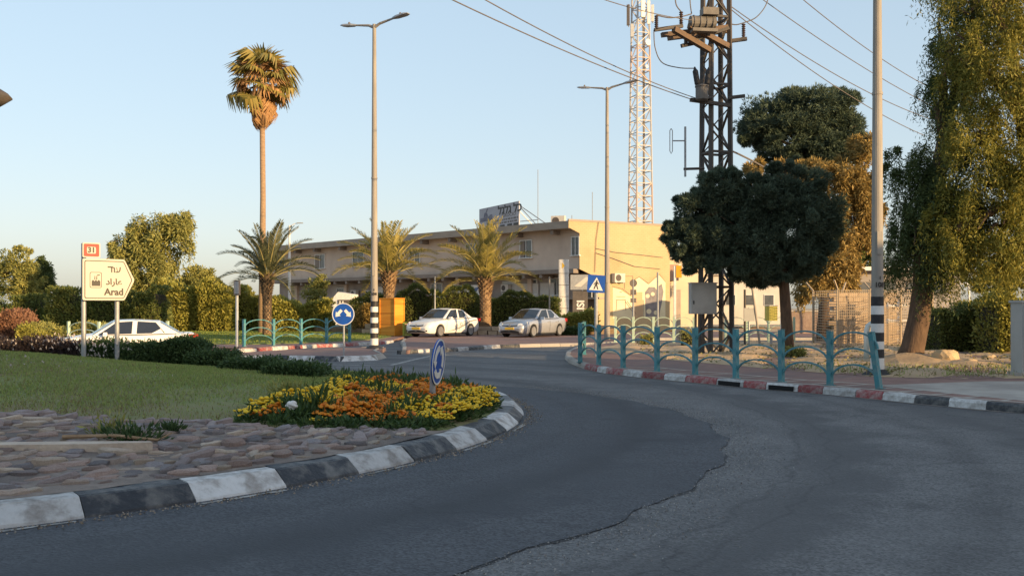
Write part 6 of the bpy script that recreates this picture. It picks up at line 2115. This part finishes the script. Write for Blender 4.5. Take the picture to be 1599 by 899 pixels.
# hedges and shrubs: a dense twig core under a coat of leaves
def hedge(name, label, cat, px0, px1, ytop, Y, zb, depth, m, n, size, lump=0.25, rz=0.0, group=None):
    x0, x1 = PX(px0, Y), PX(px1, Y)
    h_ = PZ(ytop, Y) - zb
    w_ = x1 - x0
    root = thing(name, label, cat, ((x0 + x1) / 2, Y, zb), rz, group)
    ph = rng.uniform(0, 6, 4)
    def top_(u):
        return h_ * (0.90 + 0.10 * np.sin(u * 2.1 + ph[0]) * lump * 3 + 0.05 * np.sin(u * 6 + ph[1]) * lump * 3)
    u = rng.uniform(-1, 1, n)
    v = rng.uniform(-1, 1, n)
    side = rng.integers(0, 5, n)
    tt = rng.uniform(0, 1, n) ** 0.8
    rnd = 1 - 0.28 * tt ** 4
    X = np.where(side == 4, np.sign(u) * rnd, u)
    Yv = np.where(side < 2, -rnd, np.where(side == 4, v, v * 0.9))
    Z = np.where((side == 2) | (side == 3), 1.0, tt) * top_(X * w_ / 2)
    Z *= 1 - 0.18 * np.abs(X) ** 6
    P = np.stack([X * w_ / 2, Yv * depth / 2, Z], 1) + rng.normal(0, 0.05, (n, 3)) * np.array([1, 1, 1])
    P[:, 2] = np.clip(P[:, 2], 0.02, None)
    D = np.stack([X * 0.5, Yv, 0.4 + 0.4 * (Z / h_)], 1) + rng.normal(0, 0.7, (n, 3))
    quads('foliage', leaves(P, D, *size), m, root)
    nb = 24
    mb = MB()
    vs, fs = [], []
    for i in range(nb + 1):
        uu = -1 + 2 * i / nb
        k = (1 - 0.12 * abs(uu) ** 5)
        hh = float(top_(np.array([uu * w_ / 2]))[0]) * 0.9 * (1 - 0.18 * abs(uu) ** 6)
        for yy, zz in ((-0.43, 0), (-0.43, 0.78), (-0.30, 1), (0.30, 1), (0.43, 0.78), (0.43, 0)):
            vs.append((uu * w_ / 2 * 0.95, yy * depth * k, zz * hh))
    for i in range(nb):
        for k in range(6):
            fs.append((i * 6 + k, i * 6 + (k + 1) % 6, (i + 1) * 6 + (k + 1) % 6, (i + 1) * 6 + k))
    fs += [tuple(range(6)), tuple(nb * 6 + k for k in range(5, -1, -1))]
    mb.add(vs, fs).build('twigs', M['core'], root)
    return root
hedge('hedge', 'long clipped green hedge behind the white sedan', 'hedge', 622, 748, 446, 58.5, 0.1, 2.2, M['hedge'], 14000, (0.14, 0.05))
hedge('hedge', 'clipped green hedge behind the silver sedan', 'hedge', 768, 872, 456, 57.5, 0.1, 2.4, M['hedge'], 14000, (0.14, 0.05))
hedge('hedge', 'clipped hedge end beside the white lean-to behind the striped lamp post', 'hedge', 548, 625, 459, 60, 0.1, 2.0, M['hedge'], 8000, (0.14, 0.05))
hedge('hedge', 'tall dark hedge end right of the third palm trunk near the white totem', 'hedge', 745, 800, 462, 60, 0.1, 1.6, M['hedge'], 6000, (0.14, 0.05))
hedge('shrub', 'golden round shrub behind the striped lamp post', 'shrub', 555, 602, 478, 57, 0.3, 1.6, M['pineold'], 3500, (0.16, 0.07), 0.5)
hedge('shrub', 'leafy yellow-green shrub row at the foot of the white totem', 'shrub', 868, 930, 489, 54.5, 0.3, 1.6, M['hedgelit'], 5000, (0.18, 0.08), 0.5)
hedge('shrub', 'low green ground shrub behind the silver sedan tail', 'shrub', 872, 914, 515, 52.5, 0.12, 1.0, M['shrub'], 3000, (0.14, 0.06), 0.5)
hedge('hedge', 'tall yellow-green leafy hedge at the back of the lawn', 'hedge', 236, 366, 443, 62, 0.1, 2.4, M['hedgelit'], 15000, (0.24, 0.11), 0.4)
hedge('hedge', 'yellow-green leafy hedge to the right of the stout palm trunk', 'hedge', 424, 516, 471, 60, 0.1, 2.2, M['hedgelit'], 8000, (0.24, 0.11), 0.5)
hedge('hedge', 'green hedge piece behind the stout palm trunk', 'hedge', 362, 430, 455, 64, 0.1, 2.0, M['hedgelit'], 6000, (0.22, 0.10), 0.5)
hedge('shrub_belt', 'dark shrub belt behind the direction sign', 'shrubs', 90, 255, 452, 58, -0.2, 3.0, M['hedge'], 15000, (0.20, 0.08), 0.7)
hedge('shrub_belt', 'dark shrub belt beneath the pale green tree', 'shrubs', -60, 110, 470, 60, -0.2, 3.0, M['hedge'], 13000, (0.20, 0.08), 0.7)
hedge('rust_shrub', 'rust-coloured dry shrub mound behind the pale arches', 'shrub', -40, 44, 495, 46, -0.2, 2.4, M['rust'], 7000, (0.15, 0.06), 0.7)
hedge('yellow_shrub', 'small yellow-leaved shrub behind the pale arches', 'shrub', 36, 72, 514, 44, -0.2, 1.0, M['hedgelit'], 2000, (0.13, 0.06), 0.7)
hedge('dry_shrub', 'grey dry shrub mass behind the pale arches and coupe nose', 'shrub', 60, 165, 508, 45, -0.2, 1.8, M['rust'] if False else M['olive'], 6000, (0.13, 0.05), 0.7)
hedge('hedge', 'dark clipped shrubs behind the weeping trunk beside the dirt mound', 'hedge', 1452, 1552, 472, 33.5, 0.13, 1.8, M['hedge'], 12000, (0.10, 0.04), 0.5)
hedge('hedge', 'sunlit leafy shrubs next to the grey utility cabinet', 'hedge', 1540, 1640, 458, 31.5, 0.13, 1.8, M['hedgelit'], 9000, (0.13, 0.055), 0.6)
hedge('shrub', 'low dark shrub inside the side street beside the stone wall', 'shrub', 1296, 1326, 490, 48, 0.1, 1.0, M['shrub'], 2500, (0.12, 0.05), 0.6)
for (a, b_, t_, lb) in ((1000, 1018, 517, 'small green tuft on the dirt behind the mint arches'), (1064, 1084, 512, 'green tuft between the mint arches and the grey cabinet'), (1232, 1252, 548, 'small green weed on the dirt by the pine trunk')):
    hedge('weed', lb, 'weed', a, b_, t_, 38 if t_ < 540 else 29, 0.13, 0.5, M['olive'], 500, (0.10, 0.04), 0.8)

# shrubs along the back edge of the island
def zi_(px, Y):
    return island_z(PX(px, Y), Y) - 0.02
for (a, b_, t_, Y, m_, n_, lb) in ((-30, 62, 532, 21.6, 'purple', 9000, 'low purple-leaved hedge at the back of the island by the picture edge'), (50, 138, 535, 21.8, 'purple', 9000, 'low purple-leaved hedge at the foot of the direction sign'),
                                   (138, 214, 540, 22.0, 'shrub', 7000, 'loose green shrub between the two posts of the direction sign'), (196, 322, 536, 22.4, 'shrub', 12000, 'dense dark green shrub dome hiding the coupe wheels'),
                                   (308, 368, 553, 21.6, 'shrub', 4000, 'small dark shrub at the tail of the shrub row'), (360, 432, 566, 19.8, 'shrub', 4000, 'low green plants along the island rim before the splitter kerb'),
                                   (425, 505, 571, 18.6, 'shrub', 4000, 'low green plants beside the marigold bed at the island rim')):
    hedge('island_shrub', lb, 'shrub', a, b_, t_, Y, zi_((a + b_) / 2, Y), 1.3 if m_ != 'purple' else 1.6, M[m_], n_, (0.075, 0.035), 0.5)
# pale sprigs over the purple leaves
n = 420
xs_ = rng.uniform(PX(5, 21.5), PX(205, 21.5), n)
P = np.stack([xs_, rng.uniform(20.9, 22.0, n), np.zeros(n)], 1)
P[:, 2] = 0.58 + 0.34 * rng.uniform(0, 1, n) + 0.10 * np.sin(xs_ * 3)
stuff(quads('pale_sprigs', leaves(P, rng.normal(0, .4, (n, 3)) + np.array([0, -.3, .8]), 0.075, 0.035), M['palebloom']))

# ------------------------------------------------------------------ palms
def frond_mesh(name, L, lift, droop, nleaf=36, leaf=0.42, fold=0.55, fm=None):
    n = 14
    rp = []
    for i in range(n + 1):
        t = i / n
        a = lift - droop * t ** 1.4
        rp.append(a)
    pts = [Vector((0, 0, 0))]
    for i in range(n):
        pts.append(pts[-1] + Vector((cos(rp[i]), 0, sin(rp[i]))) * (L / n))
    def at(t):
        f = min(n - 1e-6, t * n)
        i = int(f)
        return pts[i].lerp(pts[i + 1], f - i), Vector((cos(rp[i]), 0, sin(rp[i])))
    mb = MB().tube([tuple(p) for p in pts[::2]], [lerp(0.035, 0.008, i / (len(pts[::2]) - 1)) for i in range(len(pts[::2]))], 5, mi=1)
    for k in range(nleaf):
        t = 0.14 + 0.86 * (k + random.uniform(-.3, .3)) / nleaf
        t = min(0.995, max(0.1, t))
        p, d = at(t)
        ll = leaf * (0.45 + 0.75 * sin(pi * min(1, 0.18 + t * 0.85)))
        up = Vector((-d.z, 0, d.x))
        for s_ in (1, -1):
            q = (d * 0.75 + Vector((0, s_, 0)) * 0.75 + up * fold * random.uniform(0.6, 1.2)).normalized()
            tip = p + q * ll + Vector((0, 0, -0.10 * ll))
            wv = d * 0.036 + up * 0.012
            mid = p.lerp(tip, 0.45) + up * 0.02
            mb.add([p, mid + wv, tip, mid - wv], [(0, 1, 2, 3)])
    return mb.mesh(name, [fm or M['frond'], M['rachis']])
def date_palm(label, base, hz, Lf, group, nf=30, tr=0.25, seed=1, leanx=0.0, fm=None, bm_=None):
    random.seed(seed)
    root = thing('date_palm', label, 'palm tree', base, group=group)
    MB().tube([(0, 0, -0.1), (0, 0, hz * 0.4), (leanx, 0, hz * 0.8), (leanx, 0, hz)], [tr * 1.1, tr * 0.95, tr, tr * 1.15], 14).build('trunk', M['palmbark'], root, smooth=True)
    # diamond-cut leaf bases round the trunk
    bb_ = MB()
    rows = int(hz / 0.11)
    for r_ in range(rows):
        z = hz * r_ / rows
        up_ = z / hz
        k_ = 9
        rr_ = tr * (0.93 + 0.22 * max(0, up_ - 0.55) / 0.45)
        out = 0.09 + 0.22 * max(0, up_ - 0.62) / 0.38
        for j in range(k_):
            a = 2 * pi * (j + 0.5 * (r_ % 2)) / k_ + random.uniform(-.08, .08)
            c_, s_ = cos(a), sin(a)
            t_ = Vector((-s_, c_, 0))
            o_ = Vector((c_, s_, 0))
            ox = Vector((leanx * up_, 0, 0))
            w_ = tr * 0.36
            h2 = 0.14 + 0.16 * max(0, up_ - 0.6) / 0.4
            p0 = o_ * rr_ * 0.92 + ox + Vector((0, 0, z))
            bb_.add([p0 - t_ * w_, p0 + t_ * w_, p0 + o_ * out + t_ * w_ * 0.55 + Vector((0, 0, h2)), p0 + o_ * out - t_ * w_ * 0.55 + Vector((0, 0, h2)), p0 + Vector((0, 0, h2 * 1.05)) - o_ * 0.02],
                    [(0, 1, 2, 3), (3, 2, 4), (0, 3, 4), (1, 4, 2)])
    stuff(bb_.build('leaf_bases', bm_ or M['boot'], root))
    vars_ = [frond_mesh('frond', Lf * a, R(b_), R(c_), leaf=Lf * 0.16, fm=fm) for a, b_, c_ in ((0.92, 84, 30), (1.0, 72, 45), (1.0, 60, 62), (1.05, 48, 75), (1.0, 30, 78), (0.85, 10, 70))]
    ga = 2.399963
    for i in range(nf):
        t = i / nf
        v = min(5, int(t * 5.4))
        a = i * ga + random.uniform(-.2, .2)
        o = link('frond', vars_[v], root, (leanx + 0.12 * cos(a), 0.12 * sin(a), hz + 0.12 - 0.30 * t))
        o.rotation_euler = (random.uniform(-.15, .15), random.uniform(-.12, .12), a)
        k = random.uniform(0.82, 1.1)
        o.scale = (k, k, k)
    return root
Y = 51.5
date_palm('stout date palm with fronds tinted darker for shade on the lawn behind the teal railing', (PX(417, Y), Y, 0.13), PZ(436, Y), 3.05, 'date palms', 32, 0.22, 3, fm=M['shadefrond'], bm_=M['shadeboot'])
Y = 54
date_palm('lit date palm rising out of the orange box', (PX(607, Y), Y, 0.3), PZ(428, Y) - 0.3, 3.4, 'date palms', 36, 0.27, 5)
Y = 54.2
date_palm('lit date palm between the two parked sedans', (PX(758, Y), Y, 0.4), PZ(436, Y) - 0.4, 3.5, 'date palms', 40, 0.30, 11)

# tall fan palm
Y = 56
random.seed(21)
base = (PX(409, Y), Y, 0.1)
wp = thing('fan_palm', 'very tall slender fan palm with a shaggy brown skirt of dead leaves', 'palm tree', base)
zt_ = PZ(128, Y) - 0.1
MB().tube([(0, 0, -0.1), (0.03, 0, 4), (0.06, 0, 8), (0.0, 0, zt_)], [0.24, 0.19, 0.165, 0.15], 12).build('trunk', M['palmbark'], wp, smooth=True)
def fan_mesh(name, m, petiole, rad, nseg=22, spread=250, droop=0.5, curl=0.3):
    mb = MB().tube([(0, 0, 0), (petiole * 0.6, 0, 0.04), (petiole, 0, 0)], [0.028, 0.02, 0.014], 5, mi=1)
    for k in range(nseg):
        a = R(-spread / 2 + spread * (k + 0.5) / nseg) + random.uniform(-.04, .04)
        d = Vector((cos(a), sin(a), 0))
        l_ = rad * random.uniform(0.82, 1.1) * (0.75 + 0.25 * cos(a / 2))
        s_ = Vector((-d.y, d.x, 0)) * 0.075 * rad
        c_ = Vector((petiole, 0, 0))
        p1_ = c_ + d * l_ * 0.55 + Vector((0, 0, 0.10 * (1 - abs(a) / 3) - 0.05 * droop + 0.02 * (k % 2)))
        p2_ = c_ + d * l_ * (1 - 0.3 * droop) + Vector((random.uniform(-.04, .04), random.uniform(-.04, .04), -droop * l_ * random.uniform(0.5, 1.0)))
        mb.add([c_, p1_ + s_, p1_ - s_], [(0, 1, 2)])
        mb.add([p1_ + s_ * 0.95, p2_ + s_ * 0.12, p2_ - s_ * 0.12, p1_ - s_ * 0.95], [(0, 1, 2, 3)])
    return mb.mesh(name, [m, M['rachis']])
gf = [fan_mesh('fan_leaf', M['fan'], 1.25, 1.15, droop=0.5), fan_mesh('fan_leaf', M['fan'], 1.4, 1.2, droop=0.95), fan_mesh('fan_leaf', M['fan'], 1.0, 1.1, droop=0.2)]
df = [fan_mesh('dead_leaf', M['dead'], 0.7, 1.15, nseg=18, spread=130, droop=0.7), fan_mesh('dead_leaf', M['dead'], 0.8, 1.2, nseg=16, spread=100, droop=0.5)]
for i in range(30):
    t = i / 30
    a = i * 2.399963
    el_ = lerp(R(80), R(-42), t ** 0.9)
    o = link('fan_leaf', gf[i % 3 if t > 0.2 else 2], wp, (0.1 * cos(a), 0.1 * sin(a), zt_ + 0.25 - 0.5 * t))
    o.rotation_euler = (random.uniform(-.4, .4), -el_, a)
for i in range(24):
    t = i / 24
    a = i * 2.399963 + 1
    o = link('dead_leaf', df[i % 2], wp, (0.1 * cos(a), 0.1 * sin(a), zt_ + 0.1 - 0.35 * t))
    o.rotation_euler = (random.uniform(-.5, .5), lerp(R(-60), R(30), t), a)
for i in range(44):
    t = i / 44
    a = i * 2.399963
    o = link('dead_leaf', df[i % 2], wp, (0.14 * cos(a), 0.14 * sin(a), zt_ - 0.25 - 1.15 * t))
    o.rotation_euler = (random.uniform(-.3, .3), R(random.uniform(52, 80)), a)
    o.scale = (lerp(1.0, 0.8, t), lerp(0.8, 0.4, t), 1)

# ------------------------------------------------------------------ marigolds
def marigold_leaf_mesh(k):
    n = 62
    u = ball(n)
    u[:, 2] = np.abs(u[:, 2])
    P = u * rng.uniform(0.25, 1, (n, 1)) * np.array([0.125, 0.125, 0.15])
    D = u * np.array([1, 1, 0.6]) + rng.normal(0, .5, (n, 3)) + np.array([0, 0, .35])
    V = leaves(P, D, 0.085, 0.026)
    o = quads('leaves', V, M['mgleaf'])
    me = o.data
    bpy.data.objects.remove(o)
    return me
def bloom_mesh(m, n, k):
    mb = MB()
    for i in range(n):
        a = i * 2.4 + k
        r_ = 0.125 * sqrt((i + 0.4) / n)
        c = Vector((r_ * cos(a), r_ * sin(a), 0.165 - r_ * 0.35 + random.uniform(-.025, .02)))
        tx, ty = random.uniform(-.5, .5), random.uniform(-.7, .2)
        rot = (Matrix.Rotation(tx, 3, 'X') @ Matrix.Rotation(ty, 3, 'Y'))
        R_ = random.uniform(0.017, 0.027)
        q = 8
        vs = []
        for ra__, z in ((0.55, -0.3), (1.0, 0.0), (0.92, 0.35), (0.55, 0.62)):
            for j in range(q):
                t = 2 * pi * (j + 0.5 * (z > 0.2)) / q
                e_ = random.uniform(0.84, 1.14)
                vs.append(rot @ Vector((cos(t) * R_ * ra__ * e_, sin(t) * R_ * ra__ * e_, R_ * (z + random.uniform(-.08, .08)))) + c)
        vs.append(rot @ Vector((0, 0, R_ * 0.66)) + c)
        fs = [(r_i * q + j, r_i * q + (j + 1) % q, (r_i + 1) * q + (j + 1) % q, (r_i + 1) * q + j) for r_i in range(3) for j in range(q)] + [(3 * q + j, 3 * q + (j + 1) % q, 4 * q) for j in range(q)]
        mb.add(vs, fs)
    return mb.mesh('blooms', m)
mgl = [marigold_leaf_mesh(k) for k in range(4)]
yb_ = [bloom_mesh(M['yellowfl'], n, k) for n, k in ((24, 0), (19, 1), (15, 2), (27, 3))]
ob_ = [bloom_mesh(M['orangefl'], n, k) for n, k in ((24, 0), (19, 1), (15, 2), (27, 3))]
random.seed(4)
spots = []
t_ = 0
while len(spots) < 330 and t_ < 30000:
    t_ += 1
    x, y = random.uniform(-3.4, -0.1), random.uniform(10.9, 17.4)
    if not pip(np.array([[x, y]]), bed_poly)[0] or math.hypot(x - IC.x, y - IC.y) > IR - 0.5:
        continue
    if all((x - a) ** 2 + ((y - b_) * (0.9 if b_ < 14 else 0.62)) ** 2 < 9e9 and (x - a) ** 2 + ((y - b_) * 0.9) ** 2 > 0.023 for a, b_ in spots):
        spots.append((x, y))
LAB = {'y': 'marigold plant with yellow flower heads in the island bed', 'o': 'marigold plant with orange flower heads in the island bed', 'g': 'low green plant without flowers at the edge of the marigold bed'}
proto = {}
for x, y in spots:
    nz = sin(x * 3.3 + 1.2 * y) + 0.7 * sin(x * 1.7 - y * 2.1 + 1)
    fr = y - float(np.interp(x, [-3.4, -1.5, -0.7, -0.2], [11.0, 11.05, 11.5, 12.6]))
    if x > -0.95:
        k = 'y' if nz > -1.1 else 'o'
    elif x > -2.3:
        k = 'o' if nz > -0.75 else 'y'
    elif x > -2.75:
        k = 'y' if nz > -0.4 else 'g'
    else:
        k = 'y' if nz > -0.9 else 'o'
    if (fr < 0.30 and random.random() < 0.75 and -2.75 < x) or random.random() < 0.10:
        k = 'g'
    if y > 15.5 and random.random() < 0.4:
        k = 'g'
    key = (k, random.randrange(4))
    if key not in proto:
        r_ = thing('marigold' if k != 'g' else 'green_plant', LAB[k], 'flower' if k != 'g' else 'plant', group={'y': 'yellow marigolds in the bed', 'o': 'orange marigolds in the bed', 'g': 'green plants round the marigold bed'}[k])
        stuff(link('foliage', mgl[key[1]], r_))
        if k != 'g':
            stuff(link('blooms', (yb_ if k == 'y' else ob_)[key[1]], r_))
        proto[key] = r_
    else:
        r_ = copy_tree(proto[key])
    r_.location = (x, y, island_z(x, y) - 0.02)
    r_.rotation_euler = (0, 0, random.uniform(0, 6.28))
    s_ = random.uniform(0.95, 1.45) * (1.08 if 0.5 < fr < 3 else 0.88)
    r_.scale = (s_, s_, s_ * random.uniform(0.75, 1.15) * (1.45 if k == 'g' and fr > 0.5 else 1))
n = 2600
tt = R(-100) + rng.uniform(0, 1, n) * R(120)
rr_ = IR + 0.02 + np.abs(rng.normal(0, 0.09, n))
P = np.stack([IC.x + rr_ * np.cos(tt), IC.y + rr_ * np.sin(tt), np.full(n, 0.016)], 1)
stuff(quads('gutter_grit', leaves(P, rng.normal(0, 1, (n, 3)) * np.array([1, 1, 0.3]), 0.022, 0.016), M['litter']))
# green weeds between lawn, apron and bed
def weed(x, y, r_, h_, label, n=220, m='shrub', loc_z=None):
    root = thing('weed', label, 'weed', (x, y, island_z(x, y)))
    u = ball(n)
    u[:, 2] = np.abs(u[:, 2])
    P = u * rng.uniform(0, 1, (n, 1)) * np.array([r_, r_ * 0.7, h_])
    quads('foliage', leaves(P, u + rng.normal(0, .5, (n, 3)) + np.array([0, 0, .5]), 0.085, 0.022), M[m], root)
    MB().tube([(0, 0, -0.02), (0.02, 0.01, h_ * 0.7)], [0.008, 0.004], 5).build('stem', M['bark'], root)
x, y = G(200, 683, 0.3)
weed(x, y, 0.42, 0.16, 'sprawling green weed growing between the cobbles', 420)
x, y = G(175, 672, 0.33)
weed(x, y, 0.30, 0.22, 'upright dry-tipped weed behind the sprawling one on the cobbles', 200, 'olive')
x, y = G(475, 650, 0.3)
weed(x, y, 0.28, 0.16, 'bushy green weed in front of the yellow marigolds', 260)
x, y = G(560, 640, 0.3)
weed(x, y, 0.3, 0.2, 'bushy green weed in front of the orange marigolds', 300)
x, y = G(450, 600, 0.45)
weed(x, y, 0.5, 0.15, 'grey-green weed patch at the back of the marigold bed', 420, 'olive')
x, y = G(265, 660, 0.38)
weed(x, y, 0.22, 0.1, 'small weed tuft on the turf edge above the cobbles', 160)
# dead branch and pale slab on the cobbles, white stone among the flowers
a, c = G(98, 692, 0.27), G(262, 688, 0.28)
za, zc = island_z(*a) + 0.06, island_z(*c) + 0.05
tag(MB().tube([(a[0], a[1], za), (lerp(a[0], c[0], .5), lerp(a[1], c[1], .5) - .03, (za + zc) / 2 + .03), (c[0] - .1, c[1], zc), (c[0] + .02, c[1] + .06, zc + .06)], [0.022, 0.02, 0.014, 0.006], 6).build('dead_branch', M['palmbark']), 'pale dead branch lying across the cobbles', 'branch')
a = G(70, 696, 0.3)
mb = MB()
pts = [(-1.1, -0.06), (-0.4, -0.11), (0.5, -0.10), (1.0, -0.02), (0.95, 0.06), (0.2, 0.10), (-0.6, 0.09), (-1.1, 0.06)]
mb.prism(pts, -0.1, 0.05)
tag(mb.build('stone_slab', SM[3], None, loc=(a[0], a[1], island_z(*a) + 0.02), rz=R(4)), 'long pale stone slab set in the cobbles at the picture edge', 'stone')
def rock(x, y, z, r_, label, m_, sq=0.7):
    bmx = bmesh.new()
    bmesh.ops.create_icosphere(bmx, subdivisions=3, radius=1)
    for v in bmx.verts:
        p = v.co
        k = 1 + 0.16 * sin(p.x * 3.1 + x) * sin(p.y * 2.7 + y) + 0.10 * sin(p.z * 5 + p.x * 4) + random.uniform(-.05, .05)
        v.co = Vector((p.x * r_ * k, p.y * r_ * k * 0.8, p.z * r_ * k * sq))
    me = bpy.data.meshes.new('rock')
    bmx.to_mesh(me)
    bmx.free()
    me.materials.append(m_)
    o = link('rock', me, None, (x, y, z))
    return tag(o, label, 'rock')
x, y = G(455, 633, 0.45)
rock(x, y, island_z(x, y) + 0.20, 0.075, 'white stone among the yellow marigolds', M['whitepaint'])
tan = mat('tan_rock', (0.44, 0.32, 0.18), (0.52, 0.39, 0.24), 3, 0.95, 1.0, 10)
x, y = G(1476, 566, 0.15)
rock(x, y, 0.22, 0.40, 'sunlit tan boulder on the dirt to the right of the leaning trunk', tan, 0.75)
x, y = G(1516, 568, 0.15)
rock(x, y, 0.16, 0.22, 'smaller tan rock beside the sunlit boulder', tan, 0.6)
x, y = G(1440, 566, 0.15)
rock(x, y, 0.16, 0.2, 'flat tan rock between the leaning trunk and the boulder', tan, 0.5)
x, y = G(1545, 560, 0.15)
rock(x, y, 0.15, 0.25, 'dull rock near the utility cabinet', tan, 0.5)
# leaf litter and pebbles on the dirt
n = 5000
P = np.stack([rng.uniform(4.5, 22, n), rng.uniform(20.6, 38, n), np.full(n, 0.18)], 1)
P[:, 2] = 0.165 + 0.05 * np.sin(P[:, 0] * 1.3 + P[:, 1] * 0.4) * np.sin(P[:, 1] * 0.9) + 0.03 * np.sin(P[:, 0] * 3.1) * np.sin(P[:, 1] * 2.7 + 1)
P = P[pip(P, dpoly)]
stuff(quads('leaf_litter', leaves(P, rng.normal(0, 1, P.shape) * np.array([1, 1, .3]), 0.10, 0.05), M['dryblade']))
n = 2600
P = np.stack([rng.uniform(5.5, 16, n), rng.uniform(20.2, 24, n), np.full(n, 0.14)], 1)
P = P[pip(P, dpoly)]
P[:, 2] = 0.14
stuff(quads('dry_grass', leaves(P, rng.normal(0, .5, P.shape) + np.array([0, 0, .8]), 0.13, 0.02), [M['dryblade'], M['blade']], mi=rng.integers(0, 2, len(P))))

# ------------------------------------------------------------------ mesh enclosure with pipework
Y = 37
x0, x1 = PX(1308, Y), PX(1456, Y)
zt_ = PZ(452, Y)
enc = thing('mesh_enclosure', 'tan wire-mesh enclosure with angled tops behind the leaning trunk', 'enclosure', (x0, Y, 0.14))
M['tanmetal'] = mat('tan_metal', (0.44, 0.35, 0.25), (0.38, 0.30, 0.21), 4, 0.6)
w_, dp, hh = x1 - x0, 3.0, zt_ - 0.14
npst = 4
for (yy, xa) in ((0, None), (dp, None)):
    for i in range(npst):
        x = w_ * i / (npst - 1)
        bar('post', enc, (x, yy, 0), (x, yy, hh), 0.07, 0.07, M['tanmetal'])
        sgn = -1 if yy == 0 else 1
        bar('angled_arm', enc, (x, yy, hh), (x + 0.22 * (1 if i % 2 else -1), yy + sgn * 0.25, hh + 0.36), 0.05, 0.05, M['tanmetal'])
mw_ = MB()
for yy in (0, dp):
    for k in range(20):
        z = 0.08 + (hh - 0.1) * k / 19
        mw_.box((w_ / 2, yy - 0.04, z), (w_, 0.014, 0.020))
    for k in range(46):
        mw_.box((w_ * (k + 0.5) / 46, yy - 0.055, hh / 2), (0.010, 0.010, hh))
for x in (0, w_):
    for k in range(20):
        z = 0.08 + (hh - 0.1) * k / 19
        mw_.box((x, dp / 2, z), (0.014, dp, 0.020))
stuff(mw_.build('wire_mesh', M['tanmetal'], enc))
pw = thing('block_panel', 'tan block wall inside the wire-mesh enclosure', 'wall', (x0 + 0.35, Y + 2.2, 0.14))
bl_m = MB().box((0, 0, 0), (0.385, 0.2, 0.175)).mesh('block', mat('tan_block', (0.36, 0.26, 0.17), (0.42, 0.315, 0.21), 4, 0.9, 0.4, 20, objrand=0.15))
for r_ in range(11):
    for k in range(7):
        link('block', bl_m, pw, (0.2 + 0.4 * k + 0.2 * (r_ % 2), 0, 0.1 + 0.19 * r_))
pv = thing('valve_pipes', 'white valve pipework inside the wire-mesh enclosure', 'pipes', (PX(1398, Y + .9), Y + 0.9, 0.14))
for z in (0.95, 1.55):
    MB().tube([(-0.35, 0, z), (0.45, 0, z)], 0.06, 10).build('pipe', M['whitepaint'], pv)
    MB().lathe([(0.12, -0.03), (0.12, 0.03)], 12, (-0.3, 0, z), rot=Matrix.Rotation(pi / 2, 3, 'Y')).build('flange', M['whitepaint'], pv)
    MB().lathe([(0.03, 0), (0.10, 0.1), (0.04, 0.2), (0.12, 0.32), (0.12, 0.35)], 12, (0.15, 0, z)).build('valve', M['whitepaint'], pv)
for x in (-0.3, 0.2):
    MB().tube([(x, 0, 0), (x, 0, 1.55)], 0.05, 8).build('riser', M['tanmetal'], pv)
Y = 27
vp = MB().tube([(0, 0, 0), (0, 0, 0.82), (0.04, 0, 0.97), (0.14, 0, 1.04), (0.30, 0, 1.03), (0.38, 0, 0.96)], 0.075, 12).build('vent_pipe', mat('pale_teal_white', (0.62, 0.68, 0.66), rough=0.5), None, smooth=True, loc=(PX(1353, Y), Y, 0.13))
tag(vp, 'white bent vent pipe beside the striped lamp post', 'pipe')
Y = 50
t = thing('street_lamp', 'small white curved lamp post far behind the clipped shrubs', 'street lamp', (PX(1513, Y), Y, 0.1))
MB().tube([(0, 0, 0), (0, 0, PZ(460, Y)), (-0.06, 0, PZ(447, Y)), (-0.2, 0, PZ(445, Y))], 0.06, 8).build('pole', M['whitepaint'], t)
MB().box((-0.32, 0, PZ(446, Y)), (0.3, 0.16, 0.08)).build('lamp_head', M['whitepaint'], t)

# utility cabinet at the right edge
Y = 20.4
uc = thing('utility_cabinet', 'grey street utility cabinet cut by the picture edge beside the dirt', 'cabinet', (PX(1577, Y) + 0.27, Y, 0.13))
H_ = PZ(472, Y) - 0.13
MB().box((0.6, 0.25, 0.05), (1.3, 0.6, 0.1)).build('plinth', M['concrete'], uc)
MB().box((0.6, 0.25, 0.1 + (H_ - 0.1) / 2), (1.2, 0.48, H_ - 0.1)).build('body', M['cabinet'], uc)
MB().box((0.6, 0.25, H_ + 0.02), (1.26, 0.54, 0.05)).build('roof', M['cabinet'], uc)
for x in (0.3, 0.9):
    MB().box((x, 0.0, 0.15 + (H_ - 0.2) * 0.66), (0.56, 0.02, (H_ - 0.2) * 0.66)).build('door', M['cabinet'], uc)
for k in range(6):
    MB().box((0.6, -0.002, 0.16 + 0.075 * k), (1.12, 0.022, 0.03)).build('louvre', M['signback'], uc)
for x in (0.52, 0.68):
    MB().box((x, -0.02, 1.0), (0.03, 0.04, 0.16)).build('handle', M['blackpaint'], uc)

# ------------------------------------------------------------------ unseen house added to throw the long evening shade
def uv(u, v):
    return (u * 0.766 + v * 0.643, -u * 0.643 + v * 0.766)
hx, hy = uv(27, -7)
hs = thing('shade_caster_house', 'long unseen house added out of view to shade the foreground', 'building', (hx, hy, 0), atan2(0.766, 0.643))
MB().box((0, 0, 3.7), (60, 10, 7.4)).build('wall', M['wallpink'], hs)
MB().box((0, 0, 7.5), (60.8, 10.8, 0.2)).build('roof', M['fascia'], hs)
for i in range(14):
    wq = MB().box((-27 + 4.2 * i, 5.03, 2.4), (1.5, 0.08, 1.3)).build('window', M['whitepaint'], hs)
    MB().box((-27 + 4.2 * i, 5.08, 2.4), (1.34, 0.03, 1.14)).build('pane', M['winglass'], wq)
